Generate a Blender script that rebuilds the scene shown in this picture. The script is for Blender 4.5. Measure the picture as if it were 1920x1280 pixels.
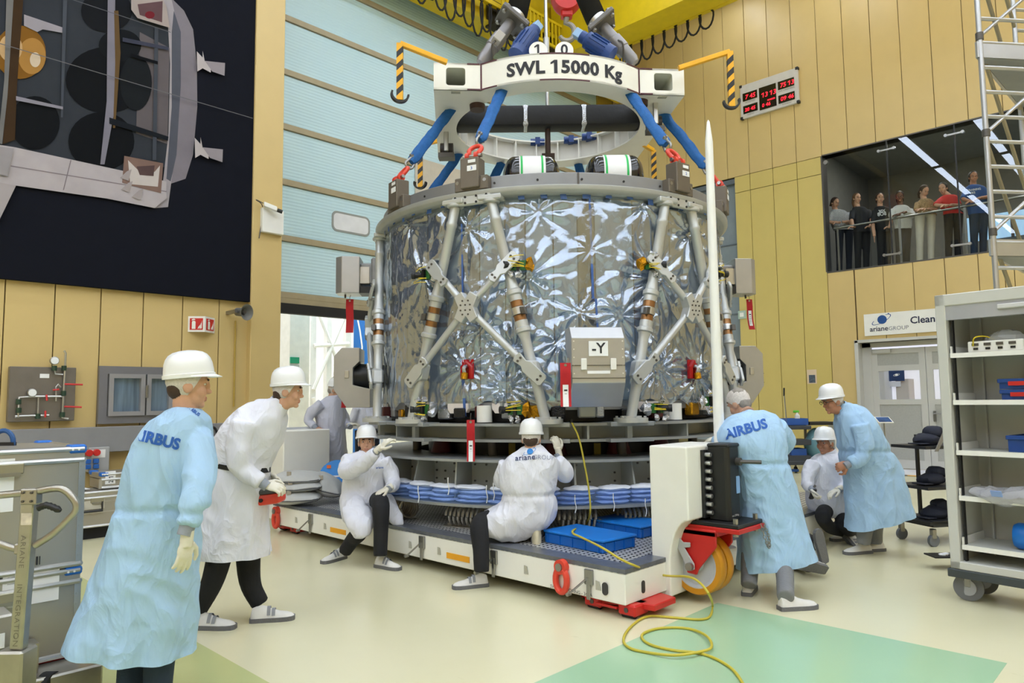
import bpy, bmesh, math, random
import numpy as np
from mathutils import Vector, Matrix, noise
from mathutils.bvhtree import BVHTree
for o in list(bpy.data.objects): bpy.data.objects.remove(o)
SC = bpy.context.scene; COL = SC.collection
random.seed(7); RNG = np.random.default_rng(7)
sin, cos, pi, rad = math.sin, math.cos, math.pi, math.radians
# ------------------------------------------------------------------ camera
HC = 1.55                                   # eye height
FPX = 1324.92                               # focal length in pixels of the 1920 wide frame
def _cam_axes():
    a = np.array([2250-960., -(735-640.), -FPX]); b = np.array([-410-960., -(765-640.), -FPX])
    a /= np.linalg.norm(a); b -= a*(a@b); b /= np.linalg.norm(b)
    return np.array([a, b, np.cross(a, b)])
RW = _cam_axes(); OC = np.array([0, 0, HC])
cd = bpy.data.cameras.new('camera'); cam = bpy.data.objects.new('camera', cd); COL.objects.link(cam)
cd.sensor_width = 36; cd.lens = FPX*36/1920; cd.clip_end = 200; cd.clip_start = .05
M4 = Matrix([list(RW[i])+[OC[i]] for i in range(3)]+[[0, 0, 0, 1]]); cam.matrix_world = M4
SC.camera = cam
# ------------------------------------------------------------------ world, exposure
w = bpy.data.worlds.new('hall_air'); SC.world = w; w.use_nodes = True
w.node_tree.nodes['Background'].inputs[0].default_value = (.9, .95, 1, 1)
w.node_tree.nodes['Background'].inputs[1].default_value = .25
vs = SC.view_settings; vs.view_transform = 'Standard'; vs.look = 'None'; vs.gamma = 1; vs.exposure = 0.0; vs.use_curve_mapping = False
LAMP = 20.0                                 # strength of the ceiling strip lights
# ------------------------------------------------------------------ pixel -> place
def ray(px, py): return RW @ np.array([(px-960)/FPX, -(py-640)/FPX, -1.])
def onz(px, py, z=0): d = ray(px, py); return OC+d*((z-HC)/d[2])
def onx(px, py, x): d = ray(px, py); return OC+d*(x/d[0])
def ony(px, py, y): d = ray(px, py); return OC+d*(y/d[1])
def dep(px, py, D): return OC+ray(px, py)*D
def depth_of(p): return float(-(RW.T @ (np.asarray(p, float)-OC))[2])
CR = np.array([RW[0, 0], RW[1, 0], 0]); CR /= np.linalg.norm(CR)        # horizontal right of the picture
CF = np.array([-CR[1], CR[0], 0])                                         # horizontal away from the camera
UP = np.array([0, 0, 1.])
def V(*a): return np.array(a, float)
def nrm(v): v = np.asarray(v, float); return v/max(np.linalg.norm(v), 1e-9)
def frame_of(t, ref=None):
    t = nrm(t); r = np.asarray(ref if ref is not None else (UP if abs(t[2]) < .9 else V(1, 0, 0)), float)
    u = nrm(np.cross(r, t)); return u, np.cross(t, u), t
# ------------------------------------------------------------------ materials
def lin(h):
    if isinstance(h, str):
        c = [int(h[i:i+2], 16)/255 for i in (1, 3, 5)]
        return tuple(x/12.92 if x <= .04045 else ((x+.055)/1.055)**2.4 for x in c)
    return tuple(h)
MATS = {}
def mat(name, c, rough=.5, metal=0., var=.06, vscale=6., bump=0., bscale=60., emit=0., spec=.5, coat=0., stretch=None, alpha=1., sss=0.):
    if name in MATS: return MATS[name]
    m = bpy.data.materials.new(name); MATS[name] = m; m.use_nodes = True
    nt = m.node_tree; N = nt.nodes; L = nt.links; b = N['Principled BSDF']
    c = lin(c); b.inputs['Roughness'].default_value = rough; b.inputs['Metallic'].default_value = metal
    b.inputs['Specular IOR Level'].default_value = spec; b.inputs['Coat Weight'].default_value = coat
    b.inputs['Coat Roughness'].default_value = .1
    tc = N.new('ShaderNodeTexCoord'); mp = N.new('ShaderNodeMapping'); L.new(tc.outputs['Object'], mp.inputs[0])
    if stretch: mp.inputs['Scale'].default_value = stretch
    nz = N.new('ShaderNodeTexNoise'); nz.inputs['Scale'].default_value = vscale; nz.inputs['Detail'].default_value = 4
    L.new(mp.outputs[0], nz.inputs[0])
    mx = N.new('ShaderNodeMix'); mx.data_type = 'RGBA'
    mx.inputs[6].default_value = (*[max(0, x*(1-var*2)) for x in c], 1); mx.inputs[7].default_value = (*[min(1, x*(1+var*2)) for x in c], 1)
    L.new(nz.outputs[0], mx.inputs[0]); L.new(mx.outputs[2], b.inputs['Base Color'])
    if bump:
        n2 = N.new('ShaderNodeTexNoise'); n2.inputs['Scale'].default_value = bscale; n2.inputs['Detail'].default_value = 3
        L.new(mp.outputs[0], n2.inputs[0]); bp = N.new('ShaderNodeBump'); bp.inputs['Strength'].default_value = bump
        bp.inputs['Distance'].default_value = .01; L.new(n2.outputs[0], bp.inputs['Height']); L.new(bp.outputs[0], b.inputs['Normal'])
    if emit: b.inputs['Emission Color'].default_value = (*c, 1); b.inputs['Emission Strength'].default_value = emit
    if alpha < 1: b.inputs['Alpha'].default_value = alpha
    if sss: b.inputs['Subsurface Weight'].default_value = sss; b.inputs['Subsurface Radius'].default_value = (.01, .004, .002)
    return m
# ------------------------------------------------------------------ mesh builder (world coordinates)
class MB:
    def __init__(s): s.v = []; s.f = []; s.m = []; s.mi = 0
    def add(s, vs, fs):
        o = len(s.v); s.v.extend([tuple(map(float, p)) for p in vs])
        for f in fs: s.f.append(tuple(i+o for i in f)); s.m.append(s.mi)
        return s
    def box(s, c, d, u=(1, 0, 0), w=None):
        c = np.asarray(c, float); u = nrm(u); w = nrm(w) if w is not None else UP
        v = np.cross(w, u); P = []
        for k in (-.5, .5):
            for (i, j) in ((-.5, -.5), (.5, -.5), (.5, .5), (-.5, .5)): P.append(c+u*d[0]*i+v*d[1]*j+w*d[2]*k)
        return s.add(P, [(3, 2, 1, 0), (4, 5, 6, 7), (0, 1, 5, 4), (1, 2, 6, 5), (2, 3, 7, 6), (3, 0, 4, 7)])
    def box2(s, a, b): a = np.asarray(a, float); b = np.asarray(b, float); return s.box((a+b)/2, np.abs(b-a))
    def cyl(s, a, b, r, r2=None, n=16, cap=True):
        a = np.asarray(a, float); b = np.asarray(b, float); r2 = r if r2 is None else r2
        u, v, t = frame_of(b-a); A = [2*pi*i/n for i in range(n)]
        P = [a+r*(u*cos(x)+v*sin(x)) for x in A]+[b+r2*(u*cos(x)+v*sin(x)) for x in A]
        F = [(i, (i+1) % n, n+(i+1) % n, n+i) for i in range(n)]
        if cap: F += [tuple(range(n-1, -1, -1)), tuple(range(n, 2*n))]
        return s.add(P, F)
    def rings(s, R, cap=True, close=True):
        n = len(R[0]); P = [p for r in R for p in r]; F = []
        for k in range(len(R)-1):
            for i in range(n if close else n-1): j = (i+1) % n; F.append((k*n+i, k*n+j, (k+1)*n+j, (k+1)*n+i))
        if cap: F += [tuple(range(n-1, -1, -1)), tuple(range((len(R)-1)*n, len(R)*n))]
        return s.add(P, F)
    def tube(s, path, r, n=8, cap=True, r2=None):
        P = [np.asarray(p, float) for p in path]; R = []; u = None
        for i, p in enumerate(P):
            t = nrm(P[min(i+1, len(P)-1)]-P[max(i-1, 0)])
            if u is None: u, v, _ = frame_of(t)
            else: u = nrm(u-t*(u@t)); v = np.cross(t, u)
            rr = r if np.isscalar(r) else r[i]
            rv = rr if r2 is None else (r2 if np.isscalar(r2) else r2[i])
            R.append([p+u*cos(a)*rr+v*sin(a)*rv for a in [2*pi*k/n for k in range(n)]])
        return s.rings(R, cap)
    def lathe(s, prof, c=(0, 0, 0), axis=(0, 0, 1), n=24, a0=0, a1=2*pi, cap=True):
        u, v, t = frame_of(axis); c = np.asarray(c, float); full = abs(a1-a0-2*pi) < 1e-6
        k = n if full else n+1; A = [a0+(a1-a0)*i/n for i in range(k)]
        R = [[c+t*z+r*(u*cos(a)+v*sin(a)) for a in A] for r, z in prof]
        return s.rings(R, cap and full, full)
    def prism(s, poly, h, o=(0, 0, 0), u=(1, 0, 0), v=(0, 1, 0)):
        o = np.asarray(o, float); u = nrm(u); v = nrm(v); w = np.cross(u, v); n = len(poly)
        P = [o+u*x+v*y for x, y in poly]+[o+u*x+v*y+w*h for x, y in poly]
        return s.add(P, [tuple(range(n-1, -1, -1)), tuple(range(n, 2*n))]+[(i, (i+1) % n, n+(i+1) % n, n+i) for i in range(n)])
    def frame(s, outer, inner, h, o, u, v):
        o = np.asarray(o, float); u = nrm(u); v = nrm(v); w = np.cross(u, v); n = len(outer)
        P = [o+u*x+v*y+w*k for k in (0, h) for L in (outer, inner) for x, y in L]; F = []
        for i in range(n):
            j = (i+1) % n
            F += [(n+i, n+j, j, i), (2*n+i, 2*n+j, 3*n+j, 3*n+i), (i, j, 2*n+j, 2*n+i), (n+j, n+i, 3*n+i, 3*n+j)]
        return s.add(P, F)
    def ell(s, c, r, u=(1, 0, 0), w=(0, 0, 1), n=16, m=10):
        c = np.asarray(c, float); w = nrm(w); u = nrm(np.asarray(u, float)-w*(np.asarray(u, float)@w)); v = np.cross(w, u)
        r = (r, r, r) if np.isscalar(r) else r; R = []
        for k in range(1, m):
            t = pi*k/m-pi/2; R.append([c+w*r[2]*sin(t)+(u*r[0]*cos(a)+v*r[1]*sin(a))*cos(t) for a in [2*pi*i/n for i in range(n)]])
        b = len(s.v); P = [p for q in R for p in q]+[c-w*r[2], c+w*r[2]]; F = []; q = m-1
        for k in range(q-1):
            for i in range(n): F.append((k*n+i, k*n+(i+1) % n, (k+1)*n+(i+1) % n, (k+1)*n+i))
        for i in range(n): F += [(q*n, (i+1) % n, i), (q*n+1, (q-1)*n+i, (q-1)*n+(i+1) % n)]
        return s.add(P, F)
    def ring_plate(s, r0, r1, z0, z1, c, n=64, a0=0, a1=2*pi):
        full = abs(a1-a0-2*pi) < 1e-6; prof = [(r1, z0), (r1, z1), (r0, z1), (r0, z0), (r1, z0)]
        return s.lathe(prof, (c[0], c[1], 0), n=n, a0=a0, a1=a1, cap=False)
def rrect(x0, y0, x1, y1, r, n=4):
    P = []
    for (cx, cy, a) in ((x1-r, y1-r, 0), (x0+r, y1-r, 90), (x0+r, y0+r, 180), (x1-r, y0+r, 270)):
        for i in range(n+1): t = rad(a+90*i/n); P.append((cx+r*cos(t), cy+r*sin(t)))
    return P
def rect_n(x0, y0, x1, y1, n=4):          # square outline with as many points as rrect()
    P = []
    for (cx, cy) in ((x1, y1), (x0, y1), (x0, y0), (x1, y0)): P += [(cx, cy)]*(n+1)
    return P
def wpos(o):
    p = np.zeros(3)
    while o: p = p+np.array(o.location); o = o.parent
    return p
def obj(name, mb, mats, parent=None, bevel=0., smooth=35, kind=None, label=None, cat=None, group=None, seg=1):
    me = bpy.data.meshes.new(name); me.from_pydata(mb.v, [], mb.f)
    for m in (mats if isinstance(mats, (list, tuple)) else [mats]): me.materials.append(m)
    me.polygons.foreach_set('material_index', mb.m)
    if bevel:
        bm = bmesh.new(); bm.from_mesh(me); bmesh.ops.remove_doubles(bm, verts=bm.verts, dist=1e-5)
        ed = [e for e in bm.edges if len(e.link_faces) == 2 and e.calc_face_angle(0) > rad(35)]
        try: bmesh.ops.bevel(bm, geom=ed, offset=bevel, segments=seg, profile=.5, affect='EDGES', clamp_overlap=True)
        except Exception as ex: print('bevel', name, ex)
        bm.to_mesh(me); bm.free()
    me.update()
    if smooth: me.shade_smooth(); me.set_sharp_from_angle(angle=rad(smooth))
    return link(name, me, parent, kind, label, cat, group)
def link(name, me, parent=None, kind=None, label=None, cat=None, group=None):
    o = bpy.data.objects.new(name, me); COL.objects.link(o)
    if parent: o.parent = parent; o.location = -wpos(parent)
    if kind: o['kind'] = kind
    if label: o['label'] = label
    if cat: o['category'] = cat
    if group: o['group'] = group
    return o
def thing(name, label, cat, loc, group=None, kind=None):
    o = bpy.data.objects.new(name, None); COL.objects.link(o); o.location = tuple(map(float, loc)); o.empty_display_size = .1
    if label: o['label'] = label
    if cat: o['category'] = cat
    if group: o['group'] = group
    if kind: o['kind'] = kind
    return o
def inst(src, off, parent=None, label=None):
    c = src.copy(); COL.objects.link(c); c.parent = parent if parent else src.parent
    c.location = tuple(np.array(src.location)+np.asarray(off, float)) if (parent is None or parent == src.parent) else tuple(np.asarray(off, float)-wpos(parent))
    if label: c['label'] = label
    return c
def text_mesh(s, size=1., bold=0., align='LEFT', sp=1., shear=0):
    v, f = raw_text(s, size, bold, align, sp, shear)
    if '1' in s and len(v):                    # the built-in font draws 1 as a bare bar: give it its flag
        l0 = raw_text(s, size, bold, 'LEFT', sp, shear)[0][:, 0].min(); dx = v[:, 0].min()-l0; g = raw_text('1', size, bold, 'LEFT', sp, shear)[0]; w1 = g[:, 0].max()-g[:, 0].min(); h = g[:, 1].max()
        for i, c in enumerate(s):
            if c == '1':
                xr = raw_text(s[:i+1], size, bold, 'LEFT', sp, shear)[0][:, 0].max()+dx; xl = xr-w1; n = len(v)
                v = np.vstack([v, [(xl+.01*size, h, 0), (xl-.26*h, h*.80, 0), (xl-.26*h, h*.64, 0), (xl+.01*size, h*.80, 0)]]); f = f+[(n, n+1, n+2, n+3)]
    return v, f
def raw_text(s, size=1., bold=0., align='LEFT', sp=1., shear=0):
    cu = bpy.data.curves.new('lettering', 'FONT'); cu.body = s; cu.size = size; cu.offset = bold; cu.align_x = align; cu.space_character = sp; cu.shear = shear
    cu.resolution_u = 3
    o = bpy.data.objects.new('lettering', cu); COL.objects.link(o); dg = bpy.context.evaluated_depsgraph_get()
    me = bpy.data.meshes.new_from_object(o.evaluated_get(dg))
    v = np.array([p.co[:] for p in me.vertices]) if len(me.vertices) else np.zeros((0, 3)); f = [tuple(p.vertices) for p in me.polygons]
    bpy.data.objects.remove(o); bpy.data.curves.remove(cu); bpy.data.meshes.remove(me); return v, f
def text_on(mb, s, o, u, v, size, bold=0., align='LEFT', off=.002, sp=1., shear=0):
    T, F = text_mesh(s, size, bold, align, sp, shear); u = nrm(u); v = nrm(v); w = np.cross(u, v)
    return mb.add([np.asarray(o)+u*p[0]+v*p[1]+w*off for p in T], F)
def smoothpath(P, k=6):
    P = [np.asarray(p, float) for p in P]; Q = [2*P[0]-P[1]]+P+[2*P[-1]-P[-2]]; R = []
    for i in range(1, len(Q)-2):
        for j in range(k):
            t = j/k; a, b, c, d = Q[i-1], Q[i], Q[i+1], Q[i+2]
            R.append(.5*((2*b)+(-a+c)*t+(2*a-5*b+4*c-d)*t*t+(-a+3*b-3*c+d)*t**3))
    R.append(P[-1]); return R
# ------------------------------------------------------------------ common materials
YEL = mat('yellow_wall_paint', '#ceb57a', .42, var=.03, vscale=2.5, bump=.05, bscale=150)
YELG = mat('yellow_green_wall_paint', '#cbb76c', .42, var=.03, vscale=2.5)
SEAM = mat('dark_joint', '#4d4026', .8)
GREYM = mat('grey_painted_metal', '#a9abab', .4, .1)
STRUT = mat('silver_painted_strut', '#bfc2c1', .33, .35, var=.04)
ALU = mat('brushed_aluminium', '#c4c4c2', .32, .85, var=.05, vscale=8)
SHEET = mat('bare_aluminium_sheet', '#b4b5b6', .36, .7, var=.05, vscale=5)
STEEL = mat('steel', '#9a9a98', .3, .9)
DKST = mat('dark_steel', '#5d5a56', .45, .6)
BLK = mat('black_plastic', '#17181a', .45)
BLKR = mat('black_rubber', '#1d1d1e', .8)
WHT = mat('white_paint', '#e9e9e4', .4, var=.03)
WHTW = mat('warm_white_lacquer', '#efeee6', .35, var=.02)
REDP = mat('red_paint', '#c42420', .38, var=.06)
ORED = mat('orange_red_paint', '#dd4632', .4, var=.06)
REDF = mat('red_fabric', '#b3121d', .7, var=.1, vscale=30)
BLUEP = mat('blue_plastic', '#0f6cc4', .38, var=.05)
BLUES = mat('blue_sling_webbing', '#1a5ea2', .75, var=.14, vscale=25, bump=.35, bscale=90)
YELP = mat('signal_yellow_paint', '#eeb010', .45)
CRANEY = mat('crane_yellow_paint', '#d9bd14', .45)
PAPER = mat('white_paper', '#eceef0', .7, var=.02)
INK = mat('black_ink', '#20222a', .6)
AIRB = mat('blue_print', '#1b58b0', .6)
COPPER = mat('copper_band', '#9a7048', .35, .75)
GOLDF = mat('gold_foil', '#c08a1d', .2, .9, var=.3, vscale=40, bump=.8, bscale=120)
SILF = mat('silver_crinkled_foil', '#c9ccd2', .14, .95, var=.1, bump=.9, bscale=90)
BLKF = mat('black_crinkled_foil', '#1a1b1f', .22, .3, var=.3, bump=.9, bscale=70)
# ================================================================== the hall
XR, YL, YD, ZC = 16.3, 10.2, 11.72, 12.2     # right wall, left wall, big door, ceiling
CX, CY = 6.57, 5.70                          # centre of the service module
X0, Y0 = -22., -15.
# --- floor with a node based epoxy finish
def floor_mat(name, c, c2, rough=.16):
    m = bpy.data.materials.new(name); m.use_nodes = True; nt = m.node_tree; N = nt.nodes; L = nt.links; b = N['Principled BSDF']
    tc = N.new('ShaderNodeTexCoord'); n1 = N.new('ShaderNodeTexNoise'); n1.inputs['Scale'].default_value = .8; n1.inputs['Detail'].default_value = 6
    L.new(tc.outputs['Object'], n1.inputs[0]); mx = N.new('ShaderNodeMix'); mx.data_type = 'RGBA'
    mx.inputs[6].default_value = (*lin(c), 1); mx.inputs[7].default_value = (*lin(c2), 1); L.new(n1.outputs[0], mx.inputs[0])
    n2 = N.new('ShaderNodeTexNoise'); n2.inputs['Scale'].default_value = 9; n2.inputs['Detail'].default_value = 8; n2.inputs['Roughness'].default_value = .75
    mp = N.new('ShaderNodeMapping'); mp.inputs['Scale'].default_value = (1, .35, 1); L.new(tc.outputs['Object'], mp.inputs[0]); L.new(mp.outputs[0], n2.inputs[0])
    rp = N.new('ShaderNodeValToRGB'); rp.color_ramp.elements[0].position = .25; rp.color_ramp.elements[0].color = (.55, .53, .45, 1)
    rp.color_ramp.elements[1].position = .36; rp.color_ramp.elements[1].color = (1, 1, 1, 1); L.new(n2.outputs[0], rp.inputs[0])
    m2 = N.new('ShaderNodeMix'); m2.data_type = 'RGBA'; m2.blend_type = 'MULTIPLY'; m2.inputs[0].default_value = .35
    L.new(mx.outputs[2], m2.inputs[6]); L.new(rp.outputs[0], m2.inputs[7]); L.new(m2.outputs[2], b.inputs['Base Color'])
    rr = N.new('ShaderNodeMapRange'); rr.inputs[3].default_value = rough; rr.inputs[4].default_value = rough+.14; L.new(n1.outputs[0], rr.inputs[0]); L.new(rr.outputs[0], b.inputs['Roughness'])
    return m
FLO = floor_mat('cream_epoxy_floor', '#d6d1aa', '#e0dbbb'); FLG = floor_mat('green_epoxy_floor', '#9cc09c', '#a7c8a4', .12); FLL = floor_mat('lime_epoxy_floor', '#b9c083', '#c3c78f', .14)
obj('floor', MB().box2((X0, Y0, -.2), (26, 30, 0)), FLO, kind='structure', smooth=0)
g0, g1, g2 = onz(1345, 1130), onz(1090, 1255), onz(1850, 1235)
obj('floor_marking', MB().box2((g1[0]-1.2, g2[1]-.1, -.05), (g0[0], g0[1], .0012)), FLG, kind='structure', smooth=0)
l0 = onz(420, 1232); l1 = onz(150, 1052)
obj('floor_marking', MB().box2((l0[0]-4, -1, -.05), (l0[0], l1[1], .0012)), FLL, kind='structure', smooth=0)
obj('ceiling', MB().box2((X0, Y0, ZC), (XR+.4, YD+.4, ZC+.2)), mat('ceiling_grey', '#c9c8bd', .8), kind='structure', smooth=0)
obj('wall_front', MB().box2((X0-.2, Y0-.2, 0), (XR+.4, Y0, ZC)), YEL, kind='structure', smooth=0)
obj('wall_far_side', MB().box2((X0-.2, Y0, 0), (X0, YD, ZC)), YEL, kind='structure', smooth=0)
# --- ceiling strip lights (their mirror image shows in the gallery glass)
EM = mat('lit_diffuser', '#e6efff', .5, emit=LAMP, var=0)
first = None
for ry in (7.7, 5.2, 2.7, .2, -2.3, -4.8, -7.3, -9.8, -12.3):
    for k in range(6):
        x0 = -20.5+k*6.1
        if ry > 9 and x0+5.7 > 4.5: continue
        if first is None:
            t = thing('ceiling_light', 'long fluorescent strip light in a row under the hall ceiling', 'ceiling light', (0, 0, 11.6), 'hall ceiling strip lights')
            h = obj('housing', MB().box((2.85, 0, 11.63), (5.7, .34, .06)), WHT, t, smooth=0)
            d = obj('diffuser', MB().box((2.85, 0, 11.595), (5.66, .28, .012)), EM, t, smooth=0)
            first = (t, h, d); t.location = (x0, ry, 11.6)
        else:
            c = first[0].copy(); COL.objects.link(c); c.location = (x0, ry, 11.6)
            for q in first[1:]: e = q.copy(); COL.objects.link(e); e.parent = c
# --- left wall: backing, single panels
def panel_wall(name, plane, at, edges, zs, mats, skip=None, facing=-1, th=.03):
    """plane 'x' or 'y'; edges along the wall; zs row heights"""
    lo, hi = min(edges), max(edges)
    a, b = ((at, lo, 0), (at+.25, hi, zs[-1])) if plane == 'x' else ((lo, at, 0), (hi, at+.25, zs[-1]))
    return lo, hi
WL = obj('wall_left', MB().box2((X0, YL+.03, 0), (4.9, YL+.28, ZC)), SEAM, kind='structure', smooth=0)
s0, sd = .1763*YL, .0507*YL
g = .006
xs = [s0+sd*k for k in range(-14, 6)]+[4.88]
cache = {}
for a, b in zip(xs[:-1], xs[1:]):
    key = round(b-a, 3)
    if key not in cache:
        cache[key] = obj('wall_panel', MB().box2((a+g, YL, .12), (b-g, YL+.04, ZC)), YEL, WL, bevel=.004, smooth=0); cache[key, 0] = a
    else: inst(cache[key], (a-cache[key, 0], 0, 0))
obj('wall_panel', MB().box2((X0, YL, .12), (xs[0]-g, YL+.04, ZC)), YEL, WL, smooth=0)
# column at the end of the left wall, and the reveal behind it
cl = ony(482, 0, YL-.12); cr = ony(537, 0, YL-.12)
PIL = obj('trim_1', MB().box2((cl[0], YL-.12, 0), (cr[0]-.01, YD+.1, ZC)), YEL, kind='structure', bevel=.01, smooth=0)
# --- right wall with openings: gallery window, double door, grey door
WY0, WY1, WZ0, WZ1 = 1.2, 5.865, 4.346, 7.028            # gallery window
DY0, DY1, DZ = 2.55, 5.30, 2.70                            # double door opening
GY0, GY1, GZ = 8.0, 9.4, 7.0                               # tall grey door
m = MB()
def wr(y0, y1, z0, z1): m.box2((XR+.03, y0, z0), (XR+.28, y1, z1))
wr(Y0, WY0, 0, ZC) if False else None
wr(Y0, DY0, 0, WZ0); wr(DY1, GY0, 0, WZ0); wr(DY0, DY1, DZ, WZ0); wr(GY1, YD+.1, 0, GZ); wr(Y0, WY0, WZ0, WZ1); wr(WY1, GY0, WZ0, GZ); wr(Y0, YD+.1, WZ1, ZC)
WR = obj('wall_right', m, SEAM, kind='structure', smooth=0)
sp = .5775; ys = [5.8625+sp*k for k in range(-8, 11)]
zb = 6.62
def rp(y0, y1, z0, z1, mt=YEL):
    if y1-y0 < .03 or z1-z0 < .03: return
    key = (round(y1-y0, 3), round(z0, 2), round(z1, 2), mt.name)
    if key not in cache:
        cache[key] = obj('wall_panel', MB().box2((XR, y0+g, z0+g), (XR+.04, y1-g, z1-g)), mt, WR, bevel=.004, smooth=0); cache[key, 0] = y0
    else: inst(cache[key], (0, y0-cache[key, 0], 0))
for a, b in zip(ys[:-1], ys[1:]):
    if a > YD-.1: continue
    b2 = min(b, YD)
    rp(a, b2, WZ1, ZC)
    if b <= WY1+.01:                                      # below and beside the window
        lo, hi = a, b
        if hi <= DY0 or lo >= DY1: rp(lo, hi, .1, WZ0)
        elif lo < DY0: rp(lo, DY0, .1, WZ0); rp(DY0, hi, DZ, WZ0)
        elif hi > DY1: rp(lo, DY1, DZ, WZ0); rp(DY1, hi, .1, WZ0)
        else: rp(lo, hi, DZ, WZ0)
        if lo < WY0: rp(lo, min(hi, WY0), WZ0, WZ1)
    else:
        segs = [(a, b2)]
        if a < GY0 < b: segs = [(a, GY0)]
        elif GY0 <= a and b <= GY1: segs = []
        elif a < GY1 < b: segs = [(GY1, b2)]
        for (p, q) in segs: rp(p, q, zb, WZ1, YELG); rp(p, q, .1, zb, YELG)
rp(Y0, ys[0], .1, ZC)
# grey tall door in its opening
GD = obj('door_1', MB().box2((XR+.12, GY0-.05, 0), (XR+.2, GY1+.05, GZ)), mat('slate_grey_door', '#7d8890', .5), kind='structure', smooth=0)
obj('door_frame', MB().box2((XR+.02, GY0, GZ-.12), (XR+.12, GY1, GZ)), mat('dark_grey_frame', '#5d6670', .5), GD, smooth=0)
for z in (5.35, 3.6): obj('door_panel_rib', MB().box2((XR+.1, GY0, z), (XR+.12, GY1, z+.03)), MATS['dark_grey_frame'], GD, smooth=0)
# --- back wall next to and above the big door
BW = obj('wall_back', MB().box2((15.62, YD-.05, 0), (XR+.3, YD+.3, ZC)), mat('shaded_yellow_wall', '#b79f45', .5, var=.03), kind='structure', smooth=0)  # yellow wall darkened to olive, its shade put into the colour
obj('wall_back_upper', MB().box2((4.9, YD+.02, 10.3), (15.7, YD+.3, ZC)), YEL, kind='structure', smooth=0)
# --- big sectional door, raised
DRB = mat('pale_blue_door_skin', '#b9e0e8', .45, var=.02, vscale=1.5, stretch=(1, 1, 1))
def ribbed():
    m = bpy.data.materials.new('ribbed_pale_blue_skin'); m.use_nodes = True; nt = m.node_tree; N = nt.nodes; L = nt.links; b = N['Principled BSDF']
    b.inputs['Roughness'].default_value = .38
    tc = N.new('ShaderNodeTexCoord'); wv = N.new('ShaderNodeTexWave'); wv.bands_direction = 'Z'; wv.inputs['Scale'].default_value = 5.2; wv.inputs['Distortion'].default_value = .15
    L.new(tc.outputs['Object'], wv.inputs[0]); nz = N.new('ShaderNodeTexNoise'); nz.inputs['Scale'].default_value = .7; L.new(tc.outputs['Object'], nz.inputs[0])
    mx = N.new('ShaderNodeMix'); mx.data_type = 'RGBA'; mx.inputs[6].default_value = (*lin('#b4d9e6'), 1); mx.inputs[7].default_value = (*lin('#c8e3ef'), 1)
    L.new(nz.outputs[0], mx.inputs[0]); L.new(mx.outputs[2], b.inputs['Base Color'])
    bp = N.new('ShaderNodeBump'); bp.inputs['Strength'].default_value = .35; bp.inputs['Distance'].default_value = .01; L.new(wv.outputs[0], bp.inputs['Height']); L.new(bp.outputs[0], b.inputs['Normal'])
    return m
RIB = ribbed(); BEI = mat('beige_rail', '#a59a80', .5, .2)
zl = [ony(600, y, YD)[2] for y in (560, 457, 357, 255, 158, 60)]
ph = (zl[-1]-zl[0])/5; zd = zl[0]
BD = thing('door_2', None, None, (10, YD, zd), kind='structure')
for k in range(7):
    z = zd+ph*k
    obj('door_section', MB().box2((5.2, YD, z+.06), (15.64, YD+.06, min(z+ph-.06, 10.6))), RIB, BD, bevel=.008, smooth=0)
    obj('section_rail', MB().box2((5.2, YD-.035, z-.055), (15.64, YD+.05, z+.055)), BEI, BD, bevel=.006, smooth=0)
obj('bottom_rail', MB().box2((5.2, YD-.03, zd-.16), (15.64, YD+.06, zd-.05)), BEI, BD, smooth=0)
obj('rubber_seal', MB().box2((5.2, YD-.05, zd-.33), (15.64, YD+.08, zd-.15)), BLKR, BD, smooth=0)
q = [ony(x, y, YD) for x, y in ((622, 392), (693, 446))]
wz0, wz1 = 4.82, 5.22; wx0, wx1 = q[0][0], q[1][0]
dw = obj('door_window', MB().frame(rrect(wx0, wz0, wx1, wz1, .11), rrect(wx0+.05, wz0+.05, wx1-.05, wz1-.05, .08), -.05, (0, YD-.01, 0), (1, 0, 0), (0, 0, 1)), mat('grey_gasket', '#8e9494', .5), BD)
obj('pane', MB().prism(rrect(wx0+.04, wz0+.04, wx1-.04, wz1-.04, .08), -.012, (0, YD-.012, 0), (1, 0, 0), (0, 0, 1)), mat('bright_pane', '#dfe3ea', .08, var=.1, vscale=3), dw)
for xx in (9.6,):
    q0, q1 = ony(777, 234, YD), ony(840, 300, YD)
    obj('service_hatch', MB().box2((q0[0], YD-.04, 5.7), (q0[0]+1.3, YD, 6.75)), mat('beige_hatch', '#c5bfb2', .5), BD, bevel=.01, smooth=0)
# --- adjoining bright hall seen under the door
HW = mat('bright_white_hall_wall', '#f2f1f0', .6, var=.02)
obj('wall_adjoining_hall', MB().box2((2, 24, 0), (26, 24.3, 9)), HW, kind='structure', smooth=0)
obj('wall_adjoining_side', MB().box2((1.8, YD+.4, 0), (2, 24, 9)), HW, kind='structure', smooth=0)
obj('wall_adjoining_end', MB().box2((26, YD+.4, 0), (26.2, 24, 9)), HW, kind='structure', smooth=0)
obj('ceiling_adjoining_hall', MB().box2((1.8, YD+.4, 9), (26.2, 24.3, 9.2)), HW, kind='structure', smooth=0)
for k, (x, y) in enumerate(((8, 15), (8, 19), (13, 15), (13, 19))):
    ld = bpy.data.lights.new('hall_fill_light', 'AREA'); ld.shape = 'RECTANGLE'; ld.size = 4; ld.size_y = 1; ld.energy = 420; ld.color = (.95, .97, 1)  # unseen area lights added to make the adjoining hall bright
    lo = bpy.data.objects.new('hall_fill_light', ld); COL.objects.link(lo); lo.location = (x, y, 8.9)
WHB = mat('white_steelwork', '#eceae8', .45)
def px_col(px, y, w, z1=8.9): p = ony(px, 700, y); return p[0]
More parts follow.
